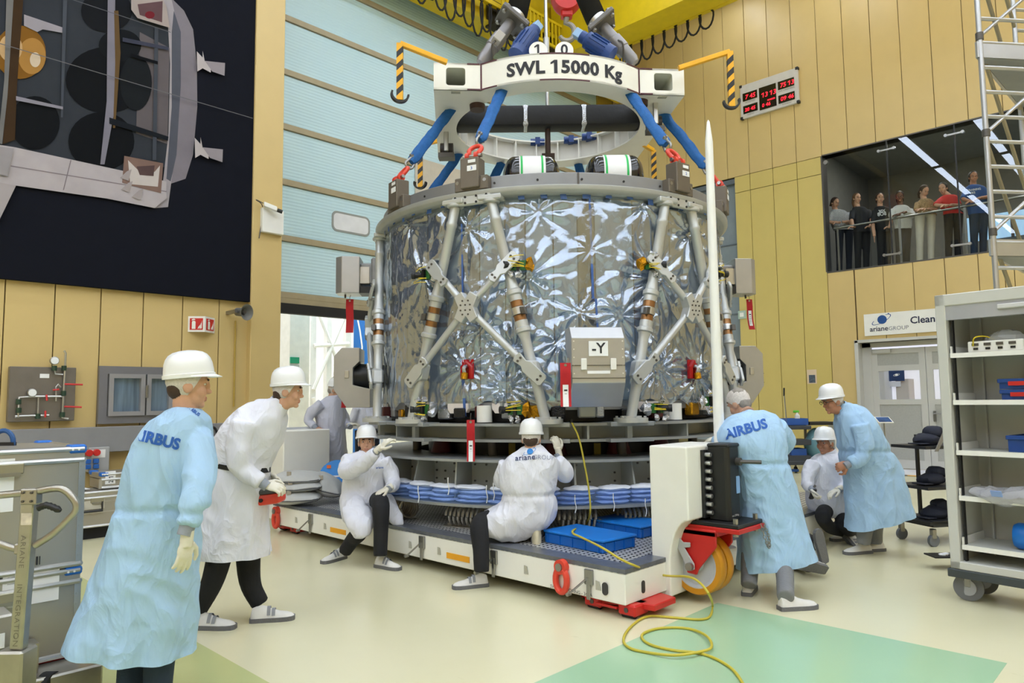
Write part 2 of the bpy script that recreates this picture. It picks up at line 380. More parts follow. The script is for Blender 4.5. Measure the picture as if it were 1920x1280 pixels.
t = thing('steel_column', 'broad white boxed steel column with a green escape sign behind the raised door', 'column', (px_col(556, 15, 0), 15, 0))
xc = px_col(557, 15, 0); obj('shaft', MB().box2((xc-.3, 14.8, 0), (xc+.2, 15.3, 8.9)), WHB, t, bevel=.01, smooth=0)
sg = ony(551, 676, 14.8); obj('escape_sign', MB().box2((sg[0]-.1, 14.77, sg[2]-.06), (sg[0]+.12, 14.8, sg[2]+.08)), mat('escape_green', '#1e9a78', .5), t, smooth=0)
obj('notice', MB().box2((sg[0]-.1, 14.77, sg[2]-.3), (sg[0]+.12, 14.8, sg[2]-.1)), mat('grey_notice', '#b9bcbf', .6), t, smooth=0)
t = thing('lattice_mast', 'white cross-braced lattice mast in the bright hall behind the door', 'mast', (px_col(620, 16, 0), 16, 0))
xa, xb = px_col(584, 16, 0), px_col(650, 16, 0); xm = px_col(614, 16, 0)
for xx, ww in ((xa, .16), (xm, .14), (xb, .16)): obj('mast_post', MB().box2((xx-ww/2, 15.92, 0), (xx+ww/2, 16.08, 8.8)), WHB, t, smooth=0)
zc_ = ony(614, 650, 16)[2]
for (x1, z1, x2, z2) in ((xa, zc_+1.1, xb, zc_-1.1), (xa, zc_-1.1, xb, zc_+1.1), (xa, zc_, xb, zc_+.1), (xa, zc_-1.3, xm, zc_-2.8), (xa, zc_+2.8, xm, zc_+1.2), (xb, zc_+3.2, xm, zc_+2.)):
    obj('brace', MB().cyl((x1, 15.9, z1), (x2, 15.9, z2), .05, n=8), WHB, t)
p0, p1 = ony(655, 600, 18)[0], ony(703, 600, 18)[0]
t = thing('blue_tower', 'tall blue panel tower with white posts in the hall behind the door', 'tower', ((p0+p1)/2, 18, 0))
obj('blue_panel', MB().box2((p0, 18, 0), (p1+.2, 18.3, 8)), mat('deep_blue_panel', '#2a6cb6', .5), t, smooth=0)
for k, x in enumerate((p0-.05, p1+.25)): obj('post', MB().box2((x-.07, 17.8, 0), (x+.07, 17.94, 8)), WHB, t, smooth=0)
obj('hoop', MB().tube([ony(x, y, 17.7) for x, y in ((668, 585), (675, 620), (679, 650), (677, 700))], .022, n=6), WHB, t)
p0 = ony(540, 780, 15.5)[0]; t = thing('fire_extinguisher', 'red fire extinguisher standing by the white mast behind the door', 'extinguisher', (p0, 15.5, 0))
obj('cylinder', MB().lathe([(.0, .9), (.07, .9), (.09, .95), (.09, 1.35), (.03, 1.45), (.0, 1.45)], (p0, 15.5, 0), cap=False), REDP, t); obj('valve', MB().cyl((p0, 15.5, 1.45), (p0, 15.5, 1.52), .02), BLK, t); obj('stand', MB().box2((p0-.12, 15.4, 0), (p0+.12, 15.6, .9)), WHB, t, smooth=0)
# --- gallery behind the right-hand window
GF = 4.36
gm = mat('gallery_wall', '#8a8a84', .8); gl = mat('gallery_floor', '#4a4a4a', .6)
obj('floor_gallery', MB().box2((XR+.28, .6, GF-.2), (XR+4.2, WY1+.4, GF)), gl, kind='structure', smooth=0)
obj('wall_gallery_back', MB().box2((XR+4.0, .6, GF), (XR+4.2, WY1+.4, 7.6)), gm, kind='structure', smooth=0)
obj('wall_gallery_side', MB().box2((XR+.28, WY1+.25, GF), (XR+4.2, WY1+.4, 7.6)), gm, kind='structure', smooth=0)
obj('wall_gallery_end', MB().box2((XR+.28, .5, GF), (XR+4.2, .6, 7.6)), gm, kind='structure', smooth=0)
for yy in (2.2, 4.4):
    ld = bpy.data.lights.new('gallery_fill_light', 'AREA'); ld.size = .6; ld.energy = 26; ld.color = (1, .97, .92); lo = bpy.data.objects.new('gallery_fill_light', ld); COL.objects.link(lo); lo.location = (XR+1.3, yy, 7.38)  # unseen fill lights added to brighten the spectators
obj('ceiling_gallery', MB().box2((XR+.28, .5, 7.4), (XR+4.2, WY1+.4, 7.6)), gm, kind='structure', smooth=0)
bw = mat('daylit_pane', '#9fc6ea', .3, emit=.9, var=.25, vscale=2, stretch=(1, 8, 1))
gw = obj('window_3', MB().box2((XR+3.95, 1.1, GF+.95), (XR+4.0, 3.9, GF+1.55)), bw, kind='structure', smooth=0)
for yy in (1.6, 2.05, 2.5, 2.95, 3.4): obj('window_frame', MB().box2((XR+3.9, yy-.03, GF+.93), (XR+3.95, yy+.03, GF+1.57)), DKST, gw, smooth=0)
GLS = bpy.data.materials.new('gallery_glass'); GLS.use_nodes = True
_nt = GLS.node_tree; _nt.nodes.remove(_nt.nodes['Principled BSDF']); _o = _nt.nodes['Material Output']
_t = _nt.nodes.new('ShaderNodeBsdfTransparent'); _t.inputs[0].default_value = (.82, .86, .85, 1); _g = _nt.nodes.new('ShaderNodeBsdfGlossy'); _g.inputs['Roughness'].default_value = .0
_g.inputs[0].default_value = (.9, .95, 1, 1)
_f = _nt.nodes.new('ShaderNodeFresnel'); _f.inputs[0].default_value = 1.5; _x = _nt.nodes.new('ShaderNodeMixShader')
_nt.links.new(_f.outputs[0], _x.inputs[0]); _nt.links.new(_t.outputs[0], _x.inputs[1]); _nt.links.new(_g.outputs[0], _x.inputs[2]); _nt.links.new(_x.outputs[0], _o.inputs[0])
W1 = thing('window_1', None, None, (XR, (WY0+WY1)/2, WZ0), kind='structure')
sy = [WY1, 4.505, 3.236, 1.95, WY0]
for a, b in zip(sy[:-1], sy[1:]):
    obj('pane', MB().add([(XR+.02, b+.012, WZ0+.01), (XR+.02, a-.012, WZ0+.01), (XR+.02, a-.012, WZ1-.01), (XR+.02, b+.012, WZ1-.01)], [(0, 1, 2, 3)]), GLS, W1, smooth=0)
fm = MB(); fm.box2((XR-.005, WY0, WZ0-.03), (XR+.28, WY1, WZ0)); fm.box2((XR-.005, WY0, WZ1), (XR+.28, WY1, WZ1+.025)); fm.box2((XR-.005, WY1-.005, WZ0), (XR+.28, WY1+.025, WZ1))
obj('window_frame', fm, DKST, W1, smooth=0)
for y in sy[1:-1]: obj('joint_strip', MB().box2((XR+.012, y-.014, WZ0), (XR+.03, y+.014, WZ1)), BLK, W1, smooth=0)
for y in sy[1:-1]:
    for z in (WZ0+.2, WZ1-.2):
        p = obj('glass_clamp', MB().box2((XR-.02, y-.17, z-.02), (XR+.02, y+.17, z+.02)), STEEL, W1, bevel=.005, smooth=0)
        for s in (-1, 1): obj('clamp_button', MB().cyl((XR-.04, y+s*.15, z), (XR+.02, y+s*.15, z), .032, n=12), STEEL, p)
obj('glass_clamp', MB().cyl((XR-.03, WY1-.09, WZ1-.17), (XR+.02, WY1-.09, WZ1-.17), .05, n=12), STEEL, W1)
# rail behind the glass
RX = XR+.32
t = thing('handrail', 'slim steel handrail on posts behind the gallery glass', 'railing', (RX, 3.5, GF))
obj('top_rail', MB().cyl((RX, WY0, GF+1.02), (RX, WY1-.08, GF+1.02), .025, n=10), STEEL, t)
for y in (5.7, 4.42, 3.2, 1.9): obj('post', MB().box2((RX-.015, y-.02, GF), (RX+.015, y+.02, GF+1.0)), STEEL, t, smooth=0)
# --- double door of the right wall
DG = mat('light_grey_door_frame', '#c3c3be', .5, var=.02); DP = mat('grey_door_panel', '#a9aaa5', .6, var=.05, vscale=30)
D3 = thing('door_3', None, None, (XR, (DY0+DY1)/2, 0), kind='structure')
fr = MB(); fr.box2((XR-.03, DY1-.02, 0), (XR+.3, DY1+.05, DZ+.06)); fr.box2((XR-.03, DY0, DZ), (XR+.3, DY1+.05, DZ+.06)); fr.box2((XR-.03, DY0-.05, 0), (XR+.3, DY0+.02, DZ+.06))
fr.box2((XR+.22, DY1-.2, 0), (XR+.3, DY1, DZ)); fr.box2((XR+.22, DY0, DZ-.1), (XR+.3, DY1, DZ))
obj('door_frame', fr, DG, D3, bevel=.005, smooth=0)
GLO = mat('clear_pane', '#ffffff', .05, alpha=.25, var=0)
def leaf(y0, y1):
    x = XR+.24; L = MB(); zz = [0.02, .32, 1.36, 1.46, 2.06, 2.14, 2.42, 2.56]
    f2 = MB()
    for (a, b, c, d) in ((y0, y0+.12, .02, 2.56), (y1-.12, y1, .02, 2.56), (y0+.12, y1-.12, .02, .2), (y0+.12, y1-.12, 1.36, 1.47), (y0+.12, y1-.12, 2.08, 2.2), (y0+.12, y1-.12, 2.45, 2.56)): f2.box2((x, a, c), (x+.05, b, d))
    lf = obj('door_leaf', f2, DG, D3, smooth=0)
    obj('door_panel', MB().box2((x+.015, y0+.1, .18), (x+.035, y1-.1, 1.38)), DP, lf, smooth=0); obj('door_panel', MB().box2((x+.015, y0+.1, 2.18), (x+.035, y1-.1, 2.47)), DP, lf, smooth=0)
    obj('pane', MB().box2((x+.02, y0+.1, 1.46), (x+.028, y1-.1, 2.1)), GLO, lf, smooth=0); return lf
lf1 = leaf(4.06, 5.1); lf2 = leaf(3.0, 4.05); leaf(2.56, 2.99)
h = MB(); h.box((XR+.22, 3.94, 1.12), (.03, .05, .22)); h.cyl((XR+.22, 3.94, 1.17), (XR+.17, 3.94, 1.17), .012); h.cyl((XR+.17, 3.94, 1.17), (XR+.17, 3.76, 1.17), .012)
obj('door_handle', h, STEEL, lf2)
obj('door_closer', MB().box2((XR+.19, 4.7, 2.47), (XR+.24, 5.06, 2.55)), DG, lf1, bevel=.004, smooth=0)
ps = obj('notice', MB().box2((XR+.2, 4.46, 1.86), (XR+.215, 4.76, 2.08)), mat('dark_blue_notice', '#14305e', .4, var=.3, vscale=9), lf1, smooth=0)
obj('notice', MB().box2((XR+.2, 4.54, 1.74), (XR+.21, 4.76, 1.85)), mat('pale_notice', '#b8bccb', .5), lf1, smooth=0)
nb = MB(); lg = V(XR+.199, 4.61, 1.99); nb.ell(lg, (.004, .03, .026), n=12, m=6); nb.tube([lg+V(-.002, .06*cos(a), .02*sin(a)+.02*cos(a)*-.6) for a in np.linspace(0, 2*pi, 20)], .003, n=4)
obj('printed_emblem', nb, PAPER, ps)
# bright cleanroom lobby behind the door panes
LB = mat('lobby_white_glow', '#eef0ff', .6, emit=.8, var=.02)  # wall glows by itself, standing in for the lobby's lighting
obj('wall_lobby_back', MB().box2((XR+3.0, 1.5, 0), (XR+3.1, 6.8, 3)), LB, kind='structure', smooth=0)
obj('wall_lobby_side', MB().box2((XR+.4, 6.6, 0), (XR+3.0, 6.8, 3)), HW, kind='structure', smooth=0)
obj('ceiling_lobby', MB().box2((XR+.3, 1.5, 3), (XR+3.1, 6.8, 3.1)), HW, kind='structure', smooth=0)
t = thing('wooden_locker', 'brown wooden locker seen through the door pane', 'locker', (XR+2.6, 5.0, 0))
obj('body', MB().box2((XR+2.5, 5.0, 0), (XR+2.95, 5.28, 1.95)), mat('brown_wood', '#8a5a3c', .5, var=.12, vscale=4, stretch=(1, 1, .2)), t, smooth=0); obj('door', MB().box2((XR+2.485, 5.01, .05), (XR+2.5, 5.27, 1.93)), MATS['brown_wood'], t, smooth=0)
t = thing('wall_cabinet', 'pale blue tall cabinet seen through the door pane', 'cabinet', (XR+2.6, 5.55, 0))
obj('body', MB().box2((XR+2.4, 5.5, 0), (XR+2.95, 5.85, 2.4)), mat('pale_blue_cabinet', '#8c9db5', .5), t, smooth=0); obj('door', MB().box2((XR+2.385, 5.51, .05), (XR+2.4, 5.84, 2.35)), MATS['pale_blue_cabinet'], t, smooth=0)
obj('trim_2', MB().box2((XR-.9, 3.4, -.05), (XR+.25, 5.2, .004)), mat('white_sticky_mat', '#e4e4e8', .5), kind='structure', smooth=0)
hz = MB()
for k in range(9): hz.mi = k % 2; hz.add([(XR-1.1, 3.5+.16*k, .005), (XR-.92, 3.58+.16*k, .005), (XR-.92, 3.74+.16*k, .005), (XR-1.1, 3.66+.16*k, .005)], [(0, 1, 2, 3)])
obj('trim_3', hz, [BLK, YELP], kind='structure', smooth=0)
# ================================================================== service module on its stand
def cp(r, a, z): return V(CX+r*cos(rad(a)), CY+r*sin(rad(a)), z)
def er(a): return V(cos(rad(a)), sin(rad(a)), 0)
def et(a): return V(-sin(rad(a)), cos(rad(a)), 0)
def oncyl(px, py, r):
    d = ray(px, py); a = d[0]**2+d[1]**2; b = -(d[0]*CX+d[1]*CY); c = CX*CX+CY*CY-r*r
    D = b*b-a*c; t = (-b-math.sqrt(max(D, 0)))/a; return OC+t*d
def cyl_of(p): return math.hypot(p[0]-CX, p[1]-CY), math.degrees(math.atan2(p[1]-CY, p[0]-CX)), p[2]
SM = thing('service_module', 'large drum-shaped spacecraft module wrapped in crinkled clear film with crossed silver struts', 'spacecraft', (CX, CY, 1.33))
pan = [mat('skin_silver_grey', '#7f8b9a', .35, .3, var=.2), mat('skin_pale_blue_grey', '#94afc8', .3, .2, var=.12), mat('skin_brown_grey', '#6f6558', .4, .2, var=.12), mat('skin_steel_blue', '#5a7094', .35, .25, var=.2), mat('skin_dark_grey', '#454b57', .4, .3, var=.2), mat('skin_pale_green_grey', '#a3b09a', .4, .15, var=.06)]
order = [4, 2, 4, 3, 0, 3, 0, 1, 0, 1, 1, 2, 1, 3, 0, 4, 2, 4]
edges = [-262, -235, -214, -205, -192, -180, -172, -160, -152, -146, -138, -131, -126, -114, -100, -84, -70, -50, -25]
for k in range(len(order)):
    a0, a1 = edges[k], edges[k+1]
    obj('skin_panel', MB().lathe([(1.9, 1.52), (1.94, 1.52), (1.94, 3.5), (1.9, 3.5)], (CX, CY, 0), n=10, a0=rad(a0+.25), a1=rad(a1-.25)), pan[order[k]], SM) if False else None
    prof = [(1.86, 1.52), (1.94, 1.54), (1.94, 3.5), (1.86, 3.52)]; n = max(3, int((a1-a0)/3))
    A = [a0+.2+(a1-a0-.4)*i/n for i in range(n+1)]
    obj('skin_panel', MB().rings([[cp(r, a, z) for a in A] for r, z in prof], False, False), pan[order[k]], SM)
obj('core_drum', MB().lathe([(1.85, 1.5), (1.85, 3.55)], (CX, CY, 0), n=96), pan[4], SM)
# crinkled clear film
stars = [(*cyl_of(oncyl(x, y, 2.0))[1:], A, k, R) for x, y, A, k, R in ((1290, 440, .035, 11, .42), (1205, 385, .03, 9, .40), (1228, 520, .035, 13, .5), (990, 520, .03, 11, .45), (880, 430, .03, 9, .4), (965, 660, .03, 13, .45), (1050, 640, .025, 11, .4), (880, 690, .03, 13, .45), (1300, 700, .035, 15, .45), (1105, 470, .012, 9, .3), (800, 520, .03, 9, .45), (950, 725, .03, 15, .4), (1230, 690, .03, 13, .4), (1010, 400, .02, 9, .4), (770, 420, .025, 9, .4), (1085, 585, .028, 9, .4), (1160, 590, .028, 11, .45), (905, 620, .03, 9, .4), (1335, 560, .03, 9, .4), (1020, 560, .02, 7, .35))]
na, nz_ = 620, 130; a0, a1 = -268., -12.; AA = np.linspace(a0, a1, na); ZZ = np.linspace(0, 1, nz_)
G = np.zeros((nz_, na, 3))
for i, zt in enumerate(ZZ):
    for j, a in enumerate(AA):
        zbot = 1.50+.05*noise.noise((a*.12, 3.1, 0))+.035*sin(a*.55)
        z = zbot+(3.5-zbot)*zt; s = rad(a)*2.0
        q = Vector((s*1.3, z*1.1, 0))
        wx = s+.12*noise.noise((s*1.7, z*1.7, 5)); wz = z+.12*noise.noise((s*1.7, z*1.7, 9))
        d = .02*noise.noise(q)+.026*(1-2*abs(noise.noise((wx*2.6, wz*1.6, 2.2))))*.8
        d += .011*(1-2*abs(noise.noise((wx*6.5, wz*4.2, 7.7))))+.0042*(1-2*abs(noise.noise((wx*15, wz*12, 1.3))))
        top = max(0, (zt-.72)/.28); d += .014*top*noise.noise((s*11, z*1.2, 4))
        lo = max(0, (.28-zt)/.28); d += .02*lo*noise.noise((s*7, z*7, 8))
        lf = max(0, min(1, (-158-a)/25)); d += lf*.022*noise.noise((s*9, z*.7, 6))
        for (sa, sz, A, k, R) in stars:
            ds = s-rad(sa)*2.0
            if ds > 3: ds -= 4*pi
            if ds < -9: ds += 4*pi
            dz = z-sz; dd = math.hypot(ds, dz)
            if dd < R*2.2: d += 1.35*A*math.exp(-(dd/R)**2*1.3)*(abs(sin(k*.5*math.atan2(dz, ds)+sa))-.5)*min(1, dd/.06)
        d *= .25+.75*min(1, (1-zt)/.03)
        r = 2.005+d; r = max(r, 1.947); G[i, j] = (CX+r*cos(rad(a)), CY+r*sin(rad(a)), z)
FILM = bpy.data.materials.new('crinkled_clear_film'); FILM.use_nodes = True
_n = FILM.node_tree; N = _n.nodes; L = _n.links; b = N['Principled BSDF']; b.inputs['Base Color'].default_value = (.66, .74, .86, 1); b.inputs['Metallic'].default_value = .85; b.inputs['Roughness'].default_value = .085
tr = N.new('ShaderNodeBsdfTransparent'); tr.inputs[0].default_value = (.84, .89, .95, 1); mxs = N.new('ShaderNodeMixShader'); lw = N.new('ShaderNodeLayerWeight'); lw.inputs[0].default_value = .35
tcx = N.new('ShaderNodeTexCoord'); nn = N.new('ShaderNodeTexNoise'); nn.inputs['Scale'].default_value = 26; nn.inputs['Detail'].default_value = 5; nn.inputs['Distortion'].default_value = .8; L.new(tcx.outputs['Object'], nn.inputs[0])
bpn = N.new('ShaderNodeBump'); bpn.inputs['Strength'].default_value = .2; bpn.inputs['Distance'].default_value = .012; L.new(nn.outputs[0], bpn.inputs['Height']); L.new(bpn.outputs[0], b.inputs['Normal'])
mr = N.new('ShaderNodeMapRange'); mr.inputs[3].default_value = .42; mr.inputs[4].default_value = .95; L.new(lw.outputs['Facing'], mr.inputs[0])
L.new(mr.outputs[0], mxs.inputs[0]); L.new(tr.outputs[0], mxs.inputs[1]); L.new(b.outputs[0], mxs.inputs[2]); L.new(mxs.outputs[0], N['Material Output'].inputs[0])
fo = MB(); fo.rings([list(G[i]) for i in range(nz_)], False, False); obj('film_wrap', fo, FILM, SM, smooth=60)
TAPE = mat('blue_tape', '#3f63a8', .35, var=.2, vscale=30)
for (x0, y0, x1, y1, wd) in ((866, 420, 868, 560, .018), (1105, 360, 1112, 560, .022), (868, 690, 872, 780, .03), (1117, 560, 1122, 640, .02)):
    P = [cyl_of(oncyl(x0+(x1-x0)*t, y0+(y1-y0)*t, 2.03)) for t in np.linspace(0, 1, 8)]
    obj('tape_strip', MB().rings([[cp(2.035, a-math.degrees(wd/4), z), cp(2.035, a+math.degrees(wd/4), z)] for r, a, z in P], False, False), TAPE, SM)
for k in range(38):
    a = -250+k*6.1+RNG.uniform(-1, 1); hh = RNG.uniform(.03, .08)
    obj('tape_tab', MB().rings([[cp(2.045, a+s_*RNG.uniform(.5, 1.1), z) for s_ in (-1, 1)] for z in (3.53, 3.53-hh)], False, False), TAPE, SM)
# upper ring
RINGM = mat('grey_anodised_ring', '#8d8f92', .42, .45, var=.06); LIPM = mat('pale_grey_lip', '#a9acaa', .4, .3)
obj('upper_ring', MB().lathe([(1.7, 3.58), (2.04, 3.58), (2.04, 3.73), (1.7, 3.73)], (CX, CY, 0), n=120), RINGM, SM, bevel=.006)
obj('ring_lip', MB().lathe([(1.88, 3.51), (2.09, 3.51), (2.13, 3.54), (2.13, 3.585), (1.88, 3.585)], (CX, CY, 0), n=120), LIPM, SM, bevel=.004)
obj('top_deck', MB().cyl((CX, CY, 3.66), (CX, CY, 3.7), 1.72, n=96), pan[4], SM)
for a in np.arange(-250, -20, 12.): obj('ring_bolt', MB().cyl(cp(2.035, a, 3.66), cp(2.045, a, 3.66), .012, n=8), BLK, SM)
for a in (-131, -10, 110): obj('ring_joint', MB().box(cp(2.043, a, 3.655), (.02, .006, .14), et(a)), DKST, SM)
BRN = mat('taupe_lug_block', '#6f675c', .45, .3)
LUGS = [-190, -160, -100, -70, -10, 20, 80, 110]
for k, a in enumerate(LUGS):
    m = MB(); m.box(cp(2.07, a, 3.66), (.36, .10, .14), et(a)); m.box(cp(2.08, a, 3.76), (.2, .15, .3), et(a))
    lg = obj('lifting_lug', m, BRN, SM, bevel=.008, smooth=0)
    s_ = MB(); s_.box(cp(2.158, a+.8, 3.80), (.1, .004, .055), et(a)); s_.box(cp(2.158, a+.8, 3.87), (.08, .004, .03), et(a)); obj('sticker', s_, PAPER, lg, smooth=0)
    for s2 in (-1, 1): obj('bolt', MB().cyl(cp(2.11, a+s2*4, 3.68), cp(2.13, a+s2*4, 3.68), .018, n=10), STEEL, lg)
# struts
def strut_prof(L):
    u = lambda f: f*L
    return [(.048, 0), (.048, u(.16)), (.053, u(.165)), (.053, u(.18)), (.048, u(.185)), (.048, u(.36)), (.06, u(.385)), (.078, u(.39)), (.078, u(.405)), (.062, u(.41)), (.062, u(.44))], [(.058, u(.44)), (.058, u(.465))], [(.068, u(.468)), (.068, u(.50))], [(.058, u(.503)), (.058, u(.53))], [(.062, u(.53)), (.062, u(.555)), (.078, u(.56)), (.078, u(.578)), (.062, u(.584)), (.05, u(.62)), (.048, u(.9)), (.055, u(.905)), (.055, u(.92)), (.048, u(.925)), (.048, u(1))]
FRAMES = [140, -160, -100, -40]
def main_strut(pc, s):
    lo, hi = cp(2.17, pc+s*19.4, 1.36), cp(2.08, pc+s*5.4, 3.47); ax = hi-lo; Ln = np.linalg.norm(ax)
    A, B, C_, D, E_ = strut_prof(Ln)
    o = obj('strut', MB().lathe(A, lo, ax, 20, cap=False), STRUT, SM)
    obj('strut_upper_tube', MB().lathe(E_, lo, ax, 20, cap=False), STRUT, o)
    for P in (B, D): obj('copper_band', MB().lathe(P, lo, ax, 20, cap=True), COPPER, o)
    obj('sensor_collar', MB().lathe(C_, lo, ax, 20, cap=True), ALU, o); t = nrm(ax); pm = lo+ax*.484
    obj('sensor_connector', MB().box(pm+er(pc+s*12)*.05+et(pc)*s*.06, (.05, .05, .07), et(pc), t), DKST, o, bevel=.004)
    m = MB(); m.cyl(lo-UP*.03, lo+UP*.012, .16, n=20); m.cyl(lo+UP*.012, lo+UP*.03, .1, n=20)
    for q in range(6): m.cyl(lo+V(.13*cos(q*1.05), .13*sin(q*1.05), .01), lo+V(.13*cos(q*1.05), .13*sin(q*1.05), .03), .014, n=6)
    obj('foot_flange', m, STRUT, o)
    m = MB(); m.box(hi+UP*.03, (.24, .14, .05), et(pc+s*5.4)); m.cyl(hi-UP*.02, hi+UP*.02, .085, n=18)
    obj('head_flange', m, STRUT, o, bevel=.01, smooth=30)
    return lo, hi
def at_z(lo, hi, z): return lo+(hi-lo)*((z-lo[2])/(hi[2]-lo[2]))
def gusset(c, d, w, n, out):
    u = nrm(d); v = nrm(np.cross(n, u)); P = [(-.17, -.04), (-.15, -.06), (.04, -.06), (.08, -.035), (.17, -.05), (.19, 0), (.17, .05), (.08, .035), (.04, .06), (-.15, .06), (-.17, .04)]
    o = obj('gusset_plate', MB().prism(P, .03, c+n*out, u, v), STRUT, SM, bevel=.004, smooth=30)
    for x, y in ((-.12, .02), (-.12, -.025), (.13, .02), (.13, -.02)): obj('bolt', MB().cyl(c+n*(out+.03)+u*x+v*y, c+n*(out+.038)+u*x+v*y, .012, n=8), DKST, o)
for pc in FRAMES:
    ends = {}
    for s in (-1, 1): ends[s] = main_strut(pc, s)
    n0 = er(pc); X0_ = cp(2.20, pc, 2.43)
    for s in (-1, 1):
        up = at_z(*ends[s], 2.80); dn = at_z(*ends[-s], 1.83)
        a_ = up+n0*.07; b_ = dn+n0*.07
        obj('brace_tube', MB().cyl(a_+(X0_-a_)*.15, X0_+n0*.01, .034, n=16), STRUT, SM); obj('brace_tube', MB().cyl(X0_+n0*.01, b_+(X0_-b_)*.12, .034, n=16), STRUT, SM)
        gusset(up+n0*.045, X0_-up, .1, nrm(n0+er(pc+s*8)*.3), .03); gusset(dn+n0*.045, X0_-dn, .1, nrm(n0+er(pc-s*14)*.5), .03)
        m = MB(); m.box(dn+er(pc-s*14)*.01, (.15, .13, .17), et(pc-s*14), nrm(ends[-s][1]-ends[-s][0])); obj('strut_clamp', m, STRUT, SM, bevel=.02, smooth=30)
    P = [(.045, .15), (0, .085), (-.045, .15), (-.125, .10), (-.08, .0), (-.125, -.10), (-.045, -.15), (0, -.085), (.045, -.15), (.125, -.10), (.08, .0), (.125, .10)]
    u = et(pc)
    cx_ = obj('cross_node', MB().prism(P, .1, X0_-n0*.05, u, UP), STRUT, SM, bevel=.006, smooth=30)
    for x, y in ((-.03, .06), (.03, .06), (-.05, .02), (0, .02), (.05, .02), (-.05, -.03), (0, -.03), (.05, -.03), (-.03, -.07), (.03, -.07)):
        obj('bolt', MB().cyl(X0_+n0*.05+u*x+UP*y, X0_+n0*.057+u*x+UP*y, .009, n=6), DKST, cx_)
    m = MB(); m.box(cp(2.1, pc, 3.5), (.42, .05, .1), et(pc)); obj('joint_bracket', m, STRUT, SM, bevel=.012, smooth=30)
    for s in (-.17, -.06, .06, .17):
        for zz in (3.47, 3.53): obj('bracket_bolt', MB().cyl(cp(2.125, pc, zz)+et(pc)*s, cp(2.132, pc, zz)+et(pc)*s, .012, n=8), BLK, SM)
# boxed thruster covers
PB = [(2.59, 2.08), (2.50, 2.18), (2.295, 2.18), (2.295, 2.02), (2.37, 1.945), (2.37, 1.745), (2.22, 1.707), (2.17, 1.70), (2.17, 1.48), (2.44, 1.48), (2.59, 1.69)]
def pod(a, wd=.47):
    o0 = V(CX, CY, 0); n0 = er(a); t0 = et(a)
    b_ = obj('thruster_cover', MB().prism(PB, wd, o0+t0*wd/2, n0, UP), SHEET, SM, bevel=.004, smooth=0)
    f_ = MB(); f_.cyl(cp(1.95, a, 1.85), cp(2.4, a, 1.85), .13, .16, n=24); obj('nozzle', f_, BLK, b_)
    for s in (-1, 1):
        m = MB(); m.box(cp(2.598, a, 1.85)+t0*s*.13, (.05, .016, .1), t0); obj('latch', m, WHT, b_, bevel=.004, smooth=0)
        m = MB(); m.box(cp(2.44, a, 1.87)+t0*s*(wd/2+.006), (.05, .012, .09), n0); obj('latch', m, ALU, b_, bevel=.003, smooth=0)
    obj('seam_strip', MB().box(cp(2.594, a, 1.84), (wd, .006, .006), t0), DKST, b_, smooth=0); obj('seam_strip', MB().box(cp(2.594, a, 1.73), (wd, .006, .006), t0), DKST, b_, smooth=0)
    obj('name_plate', MB().box(cp(2.594, a, 1.78), (.2, .006, .025), t0), PAPER, b_, smooth=0)
    m = MB()
    for s in (-1, 1):
        for zz in (2.05, 1.98, 1.91, 1.84, 1.77): m.cyl(cp(2.59, a, zz)+t0*s*.215, cp(2.595, a, zz)+t0*s*.215, .006, n=6)
    r_ = obj('rivet', m, WHT, b_); r_['kind'] = 'stuff'
    return b_
py = pod(-130)
m = MB(); m.box(cp(2.596, -130, 1.985), (.17, .004, .13), et(-130)); lab = obj('axis_label', m, PAPER, py, smooth=0)
m = MB(); text_on(m, '-Y', cp(2.599, -130, 1.945), et(-130), UP, .13, .002, 'CENTER'); lab2 = link('axis_lettering', obj('tmp', m, INK, None, smooth=0).data, py); bpy.data.objects.remove(bpy.data.objects['tmp'])
pod(139); pod(-41)
for a in (139, -41):
    t0 = et(a); P = [(-.13, -.17), (.13, -.17), (.17, -.1), (.17, .1), (.13, .17), (-.13, .17), (-.17, .1), (-.17, -.1)]
    P = [(2.31, -.17), (2.52, -.17), (2.60, -.09), (2.60, .09), (2.52, .17), (2.31, .17)]
    b_ = obj('sensor_box', MB().prism(P, .44, V(CX, CY, 2.84), er(a), et(a)), SHEET, SM, bevel=.005, smooth=0)
    m = MB(); m.box(cp(2.2, a, 3.08), (.24, .22, .26), er(a)); m.box(cp(2.1, a, 3.06), (.16, .3, .42), er(a)); obj('box_mount', m, RINGM, b_, bevel=.02, smooth=30)
    for s in (-1, 1): obj('mount_cheek', MB().prism([(-.06, -.1), (.05, -.1), (.09, 0), (.05, .1), (-.06, .1)], .012, cp(2.26, a, 3.06)+et(a)*s*.125, er(a), UP), ALU, b_, smooth=0)
    obj('shade_flap', MB().box(cp(2.22, a, 2.88), (.2, .3, .08), er(a)), BLK, b_, smooth=0); obj('hang_ring', MB().cyl(cp(2.5, a, 2.8), cp(2.5, a, 2.84), .012, n=8), DKST, b_)
